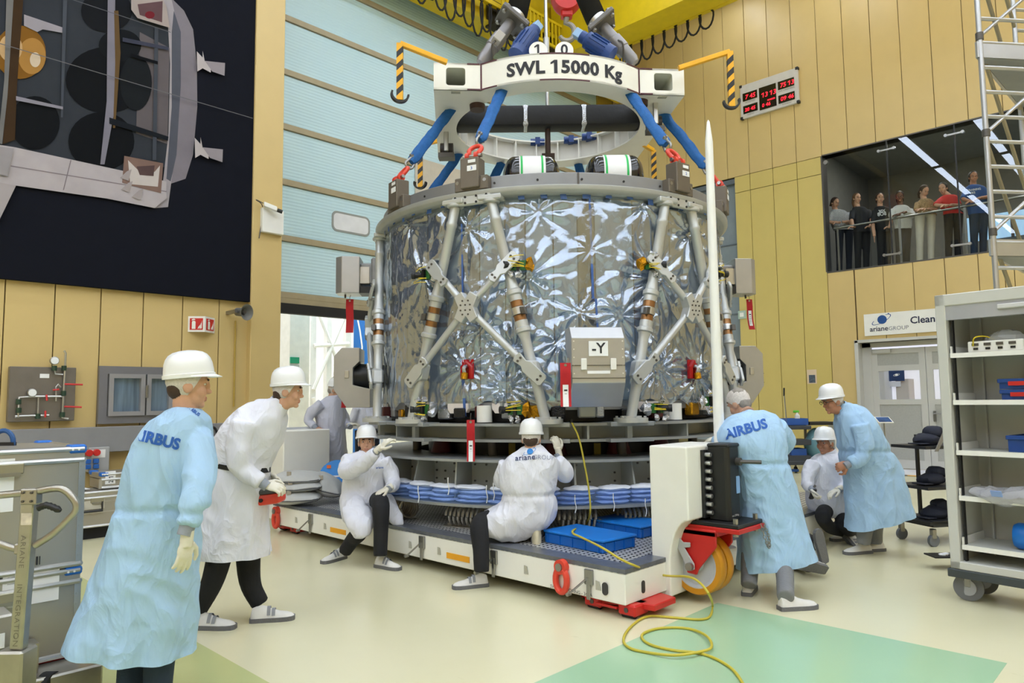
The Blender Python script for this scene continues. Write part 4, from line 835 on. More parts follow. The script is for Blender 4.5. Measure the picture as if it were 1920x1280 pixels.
for i in range(n):
    j = (i+1) % n; tm = [key[i], key[j]]; mid = [(rout(t)*cos(t), rout(t)*sin(t)) for t in tm]
    if all(abs(abs(p[1])-HW_) < .01 and abs(p[0]) >= uc-.01 for p in mid): continue
    F.append((i, j, n+j, n+i))
m.add(P[0]+P[1], F); obj('outer_wall', m, WHTW, LF, smooth=30)
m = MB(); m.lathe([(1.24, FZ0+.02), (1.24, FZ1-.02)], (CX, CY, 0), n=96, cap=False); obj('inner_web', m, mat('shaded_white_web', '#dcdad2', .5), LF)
for k in range(24):
    a = k*15+4; obj('web_rib', MB().box(cp(1.197, a, (FZ0+FZ1)/2), (.085, .014, FZ1-FZ0-.04), er(a)), WHTW, LF, smooth=0)
for sw in (1, -1):
    for su in (1, -1):
        x0, x1 = (uc, HU) if su > 0 else (-HU, -uc); c = (x0+x1)/2+.02*su; z = (FZ0+FZ1)/2
        o = obj('end_box_face', MB().frame(rect_n(x0, FZ0, x1, FZ1), rrect(c-.105, z-.10, c+.105, z+.10, .03), -.015*sw, fp(0, HW_*sw, 0), fu, UP), WHTW, LF, smooth=20)
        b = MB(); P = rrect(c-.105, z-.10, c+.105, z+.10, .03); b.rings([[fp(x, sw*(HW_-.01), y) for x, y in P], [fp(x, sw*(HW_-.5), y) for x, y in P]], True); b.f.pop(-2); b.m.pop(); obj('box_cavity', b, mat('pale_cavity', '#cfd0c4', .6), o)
        obj('weld_plate', MB().box(fp(c, sw*(HW_-.06), FZ0-.003), (.1, .05, .006), fu), mat('grey_weld_plate', '#a8a79c', .5), o, smooth=0)
MAR = mat('maroon_edge_paint', '#4c1a26', .5)
e = .003
def edging(f): m = MB(); f(m); obj('maroon_edging', m, MAR, LF)
for su in (-1, 1):
    edging(lambda m: m.box(fp(su*uc, HW_+e, (FZ0+FZ1)/2), (.022, .006, FZ1-FZ0), fu))
    t0 = math.atan2(HW_, uc); T_ = [t0+.14*q/6 for q in range(7)]
    for z in (FZ0+.008, FZ1-.008):
        edging(lambda m: m.box(fp(su*(uc+.085), HW_+e, z), (.14, .006, .016), fu))
        edging(lambda m: m.rings([[fp(su*(RO+e)*cos(t), (RO+e)*sin(t), zz) for t in T_] for zz in (z-.008, z+.008)], False, False))
for z in (FZ0+.008, FZ1-.008):
    T_ = [pi/2-.19+.38*q/10 for q in range(11)]; edging(lambda m: m.rings([[fp((RO+e)*cos(t), (RO+e)*sin(t), zz) for t in T_] for zz in (z-.008, z+.008)], False, False))
CTR = .02; T, F = text_mesh('SWL 15000 Kg', .21, .0085, 'CENTER', 1.06); w_ = max(T[:, 0])-min(T[:, 0]); sc = 1.31/w_; xl_ = min(T[:, 0])
for wd, pre in (('SWL', ''), ('15000', 'SWL '), ('Kg', 'SWL 15000 ')):
  T, F = text_mesh(wd, .21, .0085, 'LEFT', 1.06); T2, _ = text_mesh(pre+wd, .21, .0085, 'LEFT', 1.06); T = T+np.array([max(T2[:, 0])-max(T[:, 0])-min(T2[:, 0])+xl_, 0, 0]); m = MB()
  m.add([fp((RO+.004)*sin((p[0]*sc+CTR)/RO), (RO+.004)*cos((p[0]*sc+CTR)/RO), (FZ0+FZ1)/2-.07+p[1]*sc*.96) for p in T], F); obj('capacity_lettering', m, INK, LF, smooth=0)
# things fitted to the frame
m = MB(); cb = V(CX, CY, 5.09); obj('padded_crossbar', MB().box(cb, (2.36, .3, .27), CR), mat('black_padding', '#1b1b1d', .6, var=.2, bump=.3, bscale=20), LF, bevel=.05, smooth=40, seg=2)
for s in (-.28, .45): obj('silver_tape', MB().box(cb+CR*s, (.12, .31, .28), CR), SILF, LF, bevel=.05, smooth=40, seg=2)
for s_, (x, y) in enumerate(((895, 197), (1200, 190))):
    p = onz(x, y, FZ0); obj('guide_bush', MB().lathe([(.05, -.06), (.085, -.06), (.09, 0), (.05, 0)], p, n=20), mat('rusty_bush', '#4d3a36', .5, .5), LF)
for (x, y, a) in ((838, 282, 0), (1226, 232, 0)):
    p = onz(x, y, FZ0-.2); m = MB(); m.cyl(p+CR*.08, p-CR*.08, .09, n=20); k_ = obj('cable_reel', m, mat('dark_brown_reel', '#2c2524', .5), LF)
    obj('reel_arm', MB().box(p-CF*.1+UP*.08, (.06, .05, .26), CR), ALU, k_, bevel=.01, smooth=0); obj('reel_guard', MB().box(p-UP*.1-CF*.05, (.2, .16, .06), CR), DKST, k_, smooth=0)
for k, px in enumerate((925, 1100, 1165)):
    p = cp(1.2, [48, 25, 12][k], FZ1); m = MB(); m.cyl(p+CR*.1, p-CR*.1, .05, n=14); m.box(p, (.07, .14, .1), CR); obj('blue_brake_motor', m, mat('motor_blue', '#1e3f7c', .4), LF)
p = V(CX, CY, 4.98); m = MB(); m.cyl(p-UP*.03, p-UP*.36, .035, n=12); m.box(p-UP*.42, (.16, .14, .12), CR); m.cyl(p-UP*.48, p-UP*.8, .06, n=16); obj('centre_guide', m, mat('brown_steel', '#4a3b36', .5, .4), LF)
obj('threaded_rod', MB().cyl((CX, CY, 5.2), (CX, CY, 6.9), .022, n=10), ALU, LF); obj('rod_sleeve', MB().cyl((CX, CY, 5.85), (CX, CY, 6.15), .04, n=12), ALU, LF)
for x, s_ in ((1009, '1'), (1058, '0')):
    c = dep(x, 95, 7.7); u = CR; m = MB(); m.lathe([(0, -.006), (.1, -.006), (.1, .006), (0, .006)], c, -CF, 28, cap=False); d_ = obj('number_disc', m, WHT, LF, smooth=30)
    m = MB(); text_on(m, s_, c-UP*.045-CF*.007, u, UP, .16, .004, 'CENTER'); obj('disc_lettering', m, INK, d_, smooth=0); obj('disc_stem', MB().cyl(c-UP*.1, V(c[0], c[1], FZ1), .012, n=8), ALU, d_)
# four outrigger guide hooks with warning stripes
def guide_hook(px, pyt, pyb, D, arm_px, arm_py, aD):
    top = dep(px, pyt, D); bot = top*1.0; bot[2] = dep(px, pyb, D)[2]; root = dep(arm_px, arm_py, aD); u = nrm((top-root)*V(1, 1, 0)); w = .05
    o = obj('hook_arm', MB().box((root+top)/2, (np.linalg.norm(top-root), .05, .05), top-root, UP-nrm(top-root)*(UP@nrm(top-root))), YELP, LF, bevel=.004, smooth=0)
    L_ = top[2]-bot[2]; n_ = 9; h_ = L_/n_; v_ = CF
    for k in range(n_):
        z0 = bot[2]+k*h_; s_ = .03; q = V(top[0], top[1], 0)
        pts = [q+CR*a*.032+v_*b*.025+UP*(z0+dz+(s_*a if dz0 else 0)) for dz, dz0 in ((0, 1 if k else 0), (h_, 1 if k < n_-1 else 0)) for a, b in ((-1, -1), (1, -1), (1, 1), (-1, 1))]
        obj('warning_stripe', MB().add(pts, [(3, 2, 1, 0), (4, 5, 6, 7), (0, 1, 5, 4), (1, 2, 6, 5), (2, 3, 7, 6), (3, 0, 4, 7)]), YELP if k % 2 == 0 else BLK, o, smooth=0)
    c = V(top[0], top[1], bot[2]+.06); m = MB(); R = .085
    m.rings([[c+u*R*cos(t)+UP*R*sin(t)*.9+np.cross(u, UP)*.025*a+(u*cos(t)+UP*sin(t))*.01*b for a, b in ((-1, -1), (1, -1), (1, 1), (-1, 1))] for t in np.linspace(-pi*1.02, pi*.12, 14)]); obj('hook_jaw', m, BLK, o, smooth=30)
guide_hook(750, 82, 192, 7.25, 838, 117, 7.4); guide_hook(1368, 97, 204, 7.75, 1272, 128, 7.75); guide_hook(788, 272, 353, 9.7, 830, 262, 9.6); guide_hook(1225, 282, 350, 9.6, 1205, 270, 9.5)
# inclined load struts with motors
def load_strut(base, plate, top, mot0, mot1, label):
    base, plate, top, mot0, mot1 = [dep(*q) for q in (base, plate, top, mot0, mot1)]
    t = thing('load_strut', label, 'strut', base); ax = nrm(plate-base); u, v, _ = frame_of(ax); Ln = np.linalg.norm(plate-base)
    obj('strut_barrel', MB().lathe([(.05, -.05), (.07, .0), (.075, Ln*.3), (.085, Ln*.32), (.085, Ln*.6), (.07, Ln*.62), (.07, Ln)], base, ax, 20), mat('grey_cast_metal', '#8b898a', .4, .5), t)
    pl = obj('clamp_plate', MB().box(plate, (.36, .36, .06), u, ax), mat('dark_cast_plate', '#6a6764', .45, .4), t, bevel=.012, smooth=0)
    for a in (-1, 1):
        for b in (-1, 1): obj('hex_bolt', MB().cyl(plate+u*a*.13+v*b*.13-ax*.06, plate+u*a*.13+v*b*.13+ax*.05, .026, n=6), STEEL, pl)
    obj('bellows_collar', MB().cyl(plate+ax*.03, plate+ax*.1, .12, n=24), ALU, t); q = top-plate-ax*.1; L2 = np.linalg.norm(q)
    prof = [((.125 if i % 2 else .10), L2*i/40) for i in range(41)]; obj('rubber_bellows', MB().lathe(prof, plate+ax*.1, q, 24), BLKR, t)
    mm = mot1-mot0; mt = obj('geared_motor', MB().lathe([(.05, -.02), (.1, 0), (.1, np.linalg.norm(mm)*.8), (.07, np.linalg.norm(mm)*.85), (.07, np.linalg.norm(mm))], mot0, mm, 20), MATS['motor_blue'], t)
    uu, vv, _ = frame_of(mm)
    for k in range(14): obj('cooling_fin', MB().box((mot0+mot1)/2-nrm(mm)*.02+(uu*cos(k*.45)+vv*sin(k*.45))*.105, (np.linalg.norm(mm)*.5, .006, .018), mm, uu*cos(k*.45)+vv*sin(k*.45)), MATS['motor_blue'], mt, smooth=0)
    obj('terminal_box', MB().box(mot1+nrm(mm)*.02, (.14, .1, .1), mm, uu), mat('silver_blue_box', '#8fb2d6', .4), mt, bevel=.006, smooth=0)
    obj('junction_box', MB().box(base+ax*Ln*.42-u*.13, (.12, .1, .12), ax, u), mat('beige_junction_box', '#b5b0a8', .5), t, bevel=.006, smooth=0)
    obj('cable', MB().tube(smoothpath([base+ax*Ln*.4-u*.12, base+ax*Ln*.2-u*.16, base+ax*Ln*.08-v*.1, base+ax*Ln*.3+u*.12, base+ax*Ln*.45+u*.1], 5), .012, n=6), DKST, t)
load_strut((905, 112, 8.05), (960, 40, 8.2), (985, -45, 8.5), (968, 104, 7.8), (1003, 55, 8.0), 'inclined load strut with a blue motor next to the disc numbered 1')
load_strut((1186, 112, 8.25), (1128, 48, 8.35), (1082, -45, 8.6), (1148, 104, 8.0), (1090, 68, 8.1), 'inclined load strut whose bellows end near the red hook block')
# --- slings and shackles
def shackle(p, d, side, name, par, mt, R=.05, w=.017):
    d = nrm(d); s = nrm(side-d*(np.asarray(side)@d)); m = MB()
    m.tube([p+s*R*cos(t)*(1.15 if t > 0 else 1)+d*(R*1.25*sin(t)) for t in np.linspace(-.15, pi+.15, 14)]+[], w, n=10); P = [p+s*R*1.0-d*.03, p+s*R*.75-d*.09]
    for sg in (-1, 1): m.tube([p+s*sg*R*1.1-d*.0, p+s*sg*R*.9-d*.05, p+s*sg*R*.75-d*.1], w*1.05, n=10); m.cyl(p+s*sg*R*.5-d*.105, p+s*sg*R*1.1-d*.105, w*1.9, n=14)
    o = obj(name, m, mt, par); obj('shackle_pin', MB().cyl(p-s*R*1.6-d*.105, p+s*R*1.7-d*.105, w*.9, n=10), STEEL, o); return o
def sling(a, top, label, wob=0.):
    lug = cp(2.09, a, 3.93); d = nrm(top-lug); sh0 = lug+d*.09
    t = thing('lifting_sling', label, 'sling', lug, 'blue lifting slings')
    shackle(lug+d*.12, d, et(a), 'red_shackle', t, ORED, .06, .022); s1 = lug+d*.26; shackle(s1, -d, np.cross(d, et(a)), 'steel_shackle', t, STEEL, .04, .014)
    st = lug+d*.3; Ln = np.linalg.norm(top-st); P = []; r1 = []; r2 = []
    for i in range(26):
        f_ = i/25; P.append(st+(top-st)*f_+wob*V(0, 0, 1)*sin(f_*pi)*.04+CR*.012*noise.noise((f_*6, a, 0))); k_ = noise.noise((f_*9, a*.1, 3)); r1.append(.062*(1+.12*k_) if i else .035); r2.append(.026*(1-.2*k_) if i else .03)
    m = MB(); uu = nrm(np.cross(d, -CF)); R = []
    for p, x, y in zip(P, r1, r2): vv = np.cross(d, uu); R.append([p+uu*x*cos(q)*(1+.06*sin(3*q))+vv*y*sin(q)*(1+.25*cos(4*q)) for q in [2*pi*j/16 for j in range(16)]])
    m.rings(R); m.v = [tuple(np.array(v)+.012*np.array([noise.noise((v[0]*11, v[1]*11, v[2]*7+q)) for q in (0, 5, 9)])) for v in m.v]; obj('webbing_sleeve', m, BLUES, t, smooth=75)
sling(-160, onz(942, 168, FZ0+.02), 'blue webbing sling running up from the lug with sticker 3 to the frame')
sling(-100, onz(1182, 174, FZ0+.02), 'blue wrinkled webbing sling running up beside the white guide pole')
sling(-190, onz(846, 204, FZ0+.02), 'long dark blue webbing sling slanting down in front of the pale blue door')
sling(-70, onz(1242, 212, FZ0+.02), 'blue webbing sling passing behind the white guide pole to the far lug')
sling(110, fp(-1.1, -.9, FZ0+.02), 'blue webbing sling behind the module hanging before the striped hook'); sling(80, fp(-.5, -1.2, FZ0), 'blue webbing sling hidden behind the two pressure tanks'); sling(20, fp(.6, -1.2, FZ0), 'blue webbing sling behind the tank beside the taupe lug')
for k, a in ((0, -160), (1, -100)):
    m = MB(); text_on(m, str(3 if k == 0 else 2), cp(2.162, a+.8, 3.785), et(a), UP, .04, .001, 'CENTER'); obj('sticker_lettering', m, AIRB, SM, smooth=0)
# --- overhead crane
def girder(name, a, b, label, n=8):
    t = thing(name, label, 'crane girder', ((a[0]+b[0])/2, (a[1]+b[1])/2, a[2])); obj('web_box', MB().box2(a, b), CRANEY, t, bevel=.015, smooth=0); return t
t = girder('crane_girder', (12.75, -12, 9.85), (13.25, 10.9, 11.3), 'bright yellow box girder of the overhead crane crossing above the yellow wall')
m = MB(); m.box2((12.65, -12, 9.8), (13.35, 10.9, 9.85)); obj('bottom_flange', m, CRANEY, t, smooth=0)
t = girder('end_girder', (5.6, 11.0, 10.0), (16.2, 11.35, 11.4), 'yellow crane runway girder along the top of the pale blue door')
obj('bottom_flange', MB().box2((5.6, 10.85, 9.95), (16.2, 11.4, 10.0)), CRANEY, t, smooth=0)
t = thing('crane_walkway', 'yellow barred walkway railing hanging from the crane above the module', 'railing', (12.5, 10.6, 9.9))
for z in (9.95, 10.55): obj('rail', MB().box2((10.6, 10.55, z), (16, 10.6, z+.06)), CRANEY, t, smooth=0)
b0 = obj('bar', MB().box2((10.7, 10.56, 10), (10.74, 10.59, 10.55)), CRANEY, t, smooth=0)
for k in range(1, 40): inst(b0, (.13*k, 0, 0))
obj('walkway_floor', MB().box2((10.6, 10.6, 9.9), (16, 11.0, 9.95)), mat('dark_grating', '#2a2413', .7), t, smooth=0)
obj('kick_plate', MB().box2((10.6, 10.92, 9.95), (16, 10.96, 10.6)), MATS['dark_grating'], t, smooth=0)
t = thing('festoon_cable', 'row of black cable loops hanging from the crane in front of the door top', 'cable', (10.5, 10.7, 10.1))
for k in range(17):
    x = 8.3+.26*k; dpt = .55+.28*(k/17)+.12*sin(k*2.1); obj('cable_loop', MB().tube([V(x+.16*cos(q)*(1-.25*sin(q)), 10.75, 10.2+min(0, sin(q))*dpt+max(0, sin(q))*.15) for q in np.linspace(0, 2*pi, 20)], .022, n=6, cap=False), BLKR, t)
obj('trolley_rail', MB().box2((6, 10.7, 10.3), (15, 10.8, 10.4)), CRANEY, t, smooth=0)
t = thing('festoon_cable', 'short bunch of black cable loops under the bright yellow girder', 'cable', (13.5, 8.2, 9.8))
for k in range(8):
    y = 9.2-.3*k; obj('cable_loop', MB().tube([V(13.45, y+.17*cos(q), 9.75+min(0, sin(q))*(.5-.03*k)+max(0, sin(q))*.12) for q in np.linspace(0, 2*pi, 18)], .022, n=6, cap=False), BLKR, t)
obj('trolley_rail', MB().box2((13.4, 4, 9.82), (13.5, 10.5, 9.9)), CRANEY, t, smooth=0)
p = dep(1062, 12, 11.0); t = thing('crane_hook', 'red hook block with a grey steel hook hanging from the crane', 'hook', p)
obj('hook_block', MB().lathe([(0, -.13), (.2, -.13), (.24, 0), (.2, .13), (0, .13)], p+UP*.1, CF, 24, cap=False), REDP, t); obj('block_tail', MB().box(p-UP*.12, (.18, .16, .14), CR), REDP, t, bevel=.02)
obj('hook_body', MB().tube([p-UP*.18]+[p-UP*.42+CR*.12*cos(q)+UP*.14*sin(q) for q in np.linspace(pi*.55, -pi*.85, 14)], [.05]+[.05-.02*abs(q-6)/8 for q in range(14)], n=10), mat('grey_forged_hook', '#8e8a80', .45, .4), t)
obj('hoist_rope', MB().cyl(p+UP*.2, p+UP*1.6, .015, n=6), DKST, t)
# --- red remove-before-flight streamers
def streamer(px0, px1, py0, py1, D, label, slip=None, bend=0.):
    a = dep((px0+px1)/2, py0, D); h = (py1-py0)*D/FPX; w_ = (px1-px0)*D/FPX; t = thing('red_streamer', label, 'tag', a); n_ = 8
    R = [[a-UP*h*i/n_+CR*(s*w_/2+bend*w_*(i/n_)**2)-CF*(.012*sin(i*.9)) for s in (-1, 1)] for i in range(n_+1)]; R2 = [[q+CF*.004 for q in r] for r in R]
    m = MB(); m.rings([[r[0], r[1], s[1], s[0]] for r, s in zip(R, R2)]); obj('streamer_cloth', m, REDF, t)
    obj('eyelet', MB().lathe([(.004, -.004), (.012, -.004), (.012, .004), (.004, .004)], a-UP*.02-CF*.006, CF, 12), STEEL, t); obj('string', MB().tube([a-UP*.015, a+UP*.03, a+UP*.06+CF*.05], .003, n=5), DKST, t)
    if slip:
        f0, f1 = slip; m = MB(); k0, k1 = int(f0*n_), int(f1*n_); R3 = [[r[0]*.78+r[1]*.22-CF*.004, r[0]*.25+r[1]*.75-CF*.004] for r in R[k0:k1+1]]; m.rings(R3, False, False); obj('paper_slip', m, PAPER, t); 
        m = MB(); q = R[k0+1]; m.box(q[0]*.5+q[1]*.5-CF*.006, (w_*.3, .002, .012), CR); 
        for j in range(5): q = R[k0+1]; m.box(q[0]*.5+q[1]*.5-CF*.006-UP*(.03+.022*j), (w_*.35*(.6+.4*(j % 2)), .002, .004), CR)
        obj('slip_print', m, INK, t, smooth=0)
streamer(649, 663, 561, 624, depth_of(cp(2.5, 139, 2.8)), 'plain red streamer hanging below the upper box against the raised door')
streamer(1050, 1070, 680, 762, depth_of(cp(2.63, -137, 1.8)), 'red streamer with a paper slip hanging on the box lettered -Y', (.5, 1))
streamer(875, 890, 787, 864, depth_of(cp(2.24, -160, 1.3)), 'long red streamer with a paper slip hanging in front of the stand plates', (.5, 1))
streamer(1399, 1410, 561, 618, depth_of(cp(2.5, -41, 2.8)), 'red streamer with a small slip hanging before the yellow wall', (.4, .9), .3)
streamer(640, 654, 738, 764, depth_of(cp(2.45, 139, 1.6)), 'short red streamer end showing behind the notched box', None)
# ================================================================== fixtures of the left wall
def LWp(px, py, off=0.): return ony(px, py, YL-off)
def lbox(x0, y0, x1, y1, th, off=0.):      # pixel corners on the left wall -> box standing th proud
    a = LWp(x0, y0); b = LWp(x1, y1); return MB().box2((a[0], YL-off-th, min(a[2], b[2])), (b[0], YL-off, max(a[2], b[2])))
# big printed banner
bz = LWp(466, 567)[2]; BX1 = LWp(470, 560)[0]-.015; BX0 = -3.2
BN = thing('wall_banner', 'huge dark printed banner with a cutaway spacecraft picture on the left wall', 'banner', ((BX0+BX1)/2, YL-.05, bz))
BNK = mat('dark_navy_print', '#14161f', .85, var=.05, spec=.1); obj('banner_panel', MB().box2((BX0, YL-.08, bz), (BX1, YL-.005, 11.8)), BNK, BN, smooth=0)
_lay = [0]
def pr(name, pts, c, rough=.6):
    _lay[0] += 1; y = YL-.08-.0012*_lay[0]; P = [ony(x, yy, y) for x, yy in pts]; mt = mat('print_'+c[1:], [x*.72 for x in lin(c)], .85, var=.08, vscale=4, spec=.1)
    obj(name, MB().add(P, [tuple(range(len(P)))]), mt, BN, smooth=0)
def ellp(cx, cy, rx, ry, rot=0, a0=0, a1=360, n=28):
    r = rad(rot); return [(cx+rx*cos(t)*cos(r)-ry*sin(t)*sin(r), cy+rx*cos(t)*sin(r)+ry*sin(t)*cos(r)) for t in [rad(a0+(a1-a0)*i/n) for i in range(n if a1-a0 == 360 else n+1)]]
pr('printed_bay', [(-60, -60), (300, -20), (322, 20), (318, 310), (250, 330), (-60, 270)], '#3c4048')
pr('printed_rear_skirt', [(315, -10), (345, 20), (362, 55), (369, 120), (370, 200), (362, 290), (348, 335), (318, 345), (326, 200), (322, 30)], '#8d8790')
pr('printed_rear_ring', [(300, -20), (322, 0), (336, 60), (338, 150), (332, 260), (315, 388), (290, 390), (305, 345), (316, 250), (319, 120), (314, 30)], '#b3acb2')
pr('printed_rear_band', [(326, 20), (339, 60), (339, 160), (331, 290), (320, 340), (312, 335), (322, 200), (322, 60)], '#5f626e')
pr('printed_back_panel', [(262, 60), (318, 90), (314, 270), (255, 250)], '#6e676b')
for (cx_, cy_, rx, ry, c) in ((200, 150, 77, 62, '#17191d'), (190, 265, 62, 55, '#15171b'), (65, 230, 47, 50, '#17191d'), (200, 20, 48, 40, '#1d1f24'), (225, 85, 40, 30, '#1b1e22'), (255, 155, 30, 52, '#202327')): pr('printed_tank', ellp(cx_, cy_, rx, ry), c)
pr('printed_gold_tank', ellp(38, 98, 48, 50), '#8d6226'); pr('printed_gold_glint', ellp(60, 105, 26, 34), '#b98a48'); pr('printed_gold_glint', ellp(20, 90, 22, 26), '#d9b483'); pr('printed_gold_glint', ellp(66, 112, 10, 14), '#e6d2b8')
pr('printed_rib', [(25, -20), (45, -20), (32, 160), (28, 262), (5, 270), (14, 170)], '#473524'); pr('printed_rib', [(12, -10), (26, -10), (14, 180), (4, 270), (-4, 268), (8, 150)], '#81807f')
pr('printed_white_plate', [(45, 27), (122, 53), (120, 62), (80, 55), (70, 60), (45, 48)], '#aaa4ad')
pr('printed_beam', [(202, -5), (216, -5), (216, 200), (196, 308), (188, 308), (200, 190)], '#8b8896'); pr('printed_beam', [(214, 20), (222, 20), (226, 100), (216, 240), (212, 240), (216, 120)], '#6d5638')
pr('printed_beam', [(118, 0), (126, 0), (118, 220), (114, 220)], '#50555f'); pr('printed_beam', [(290, 50), (297, 52), (293, 300), (286, 300)], '#4d525c'); pr('printed_beam', [(205, 220), (316, 256), (315, 264), (205, 232)], '#1e2229')
pr('printed_truss', [(230, 70), (316, 88), (316, 94), (230, 78)], '#45485a'); pr('printed_truss', [(245, 100), (296, 115), (296, 121), (245, 106)], '#121419'); pr('printed_shelf', [(30, 180), (118, 200), (118, 205), (30, 188)], '#9c98a5')
pr('printed_hull', [(-60, 262), (28, 276), (230, 320), (312, 340), (312, 372), (290, 390), (200, 372), (-60, 335)], '#c4bcc0'); pr('printed_hull_seam', [(20, 310), (312, 358), (312, 360), (20, 312)], '#94898f'); pr('printed_hull_seam', [(132, 300), (134, 300), (120, 356), (118, 356)], '#8f858b')
pr('printed_thruster_bay', [(233, 292), (306, 306), (302, 362), (262, 352), (229, 342)], '#8a7067'); pr('printed_thruster_frame', [(240, 300), (258, 318), (290, 322), (300, 310), (296, 350), (244, 345)], '#d6cdca'); pr('printed_thruster_window', [(256, 312), (290, 310), (288, 330), (262, 328)], '#5f4c4c')
for x, y in ((238, 330), (240, 352), (260, 366)): pr('printed_cone', [(x, y-9), (x+9, y-13), (x+3, y+9), (x-13, y+3)], '#b3a9a9')
pr('printed_top_bay', [(246, 0), (300, -12), (312, 12), (318, 52), (258, 34), (246, 18)], '#b7aaa6'); pr('printed_top_bay', [(258, 8), (305, 2), (304, 42), (262, 28)], '#6c5256'); pr('printed_red_port', ellp(281, 28, 9, 7), '#7d2b34')
for (x, y) in ((378, 120), (374, 282)):
    pr('printed_nozzle_base', [(x-9, y-24), (x+2, y-12), (x+2, y-25), (x+6, y-5), (x+18, y), (x+17, y+16), (x+2, y+8), (x-8, y+14)], '#cfc6c8'); pr('printed_nozzle', [(x+6, y-6), (x+44, y-2), (x+43, y+22), (x+20, y+14)], '#a79fa6')
pr('printed_solar_panel', [(-60, 330), (30, 348), (0, 410), (-60, 470)], '#b8b0b2'); pr('printed_hinge', [(-40, 270), (26, 278), (14, 330), (-40, 320)], '#aaa4a8')
pr('banner_joint', [(-60, 63), (474, 221), (474, 222.3), (-60, 64.6)], '#77767a'); pr('banner_joint', [(80, -20), (320, 60), (320, 61.2), (80, -18.6)], '#6a6a70')
# grey cable duct along the wall
gz = [LWp(400, 793)[2], LWp(400, 835)[2]]
t = obj('trim_4', MB().box2((X0+1, YL-.16, gz[1]), (4.75, YL, gz[0])), mat('grey_duct', '#88888a', .5), kind='structure', bevel=.006, smooth=0)
# gas panel
GP = mat('brushed_panel_grey', '#7d7873', .4, .55, var=.08, vscale=7)
a, b_ = LWp(15, 687), LWp(135, 788); t = thing('gas_panel', 'brushed metal gas panel with pipes, gauges and red levers beside the window', 'gas panel', ((a[0]+b_[0])/2, YL, b_[2]))
obj('back_plate', MB().box2((a[0], YL-.1, b_[2]), (b_[0], YL-.012, a[2])), GP, t, bevel=.006, smooth=0); YP = YL-.14
def gp_(x, y): return ony(x, y, YP)
def pipe(pts, r=.013): obj('pipe', MB().tube([gp_(*q) for q in pts], r, n=8), ALU, t)
pipe([(120, 657), (123, 662), (122, 688), (119, 740), (117, 783), (128, 785)]); pipe([(120, 743), (60, 743), (36, 745), (34, 782), (28, 782)]); pipe([(28, 780), (92, 778)], .011); pipe([(72, 745), (71, 780)], .009); pipe([(102, 690), (104, 701), (118, 702)], .009); pipe([(105, 752), (105, 725), (109, 720), (114, 726)], .009)
for x, y in ((102, 676), (60, 736)): g_ = gp_(x, y); o = obj('gauge', MB().lathe([(0, -.02), (.05, -.02), (.05, .02), (.044, .022), (0, .022)], g_, (0, -1, 0), 20, cap=False), STEEL, t); obj('gauge_face', MB().cyl(g_+V(0, -.022, 0), g_+V(0, -.026, 0), .042, n=20), PAPER, o)
for x, y in ((120, 690), (119, 737), (117, 777), (35, 753), (35, 769), (71, 780), (102, 690)): obj('green_union', MB().cyl(gp_(x, y)+V(0, 0, -.03), gp_(x, y)+V(0, 0, .03), .028, n=10), mat('dark_green_union', '#27402f', .5), t)
for (x, y, x2, y2) in ((120, 720, 153, 721), (119, 762, 151, 763), (98, 731, 109, 730), (86, 740, 86, 751), (84, 770, 83, 782)): obj('red_lever', MB().cyl(gp_(x, y)-V(0, .03, 0), gp_(x2, y2)-V(0, .05, 0), .011, n=8), REDP, t)
obj('name_plate', lbox(71, 701, 88, 709, .105), PAPER, t, smooth=0)
# window in the left wall
a, b_ = LWp(184, 686), LWp(345, 790); W2 = thing('window_2', None, None, ((a[0]+b_[0])/2, YL, b_[2]), kind='structure'); WG = mat('grey_window_profile', '#77767a', .45, .2)
def wfr(x0, z0, x1, z1, k, d, nm, par, mt=WG): return obj(nm, MB().frame([(x0, z0), (x1, z0), (x1, z1), (x0, z1)], [(x0+k, z0+k), (x1-k, z0+k), (x1-k, z1-k), (x0+k, z1-k)], d, (0, YL, 0), (1, 0, 0), (0, 0, 1)), mt, par, smooth=0)
x0, x1, z0, z1 = a[0], LWp(318, 700)[0]+.13, b_[2], a[2]; wfr(x0, z0, x1, z1, .1, .07, 'window_frame', W2)
mid = LWp(269, 740)[0]; sil = mat('silver_grey_sash', '#9b9a9c', .4, .3)
for (p, q) in ((x0+.1, mid), (mid, x1-.1)):
    s_ = wfr(p+.01, z0+.1, q-.01, z1-.1, .055, .1, 'sash', W2, sil); obj('pane', MB().box2((p+.04, YL-.03, z0+.15), (q-.04, YL-.02, z1-.15)), mat('reflecting_pane', '#7f93a6', .06, .4, var=.5, vscale=3, stretch=(4, 1, .3)), s_, smooth=0)
obj('window_handle', MB().box2((mid-.015, YL-.15, z0+.33), (mid+.015, YL-.11, z0+.5)), STEEL, W2, bevel=.005, smooth=0)
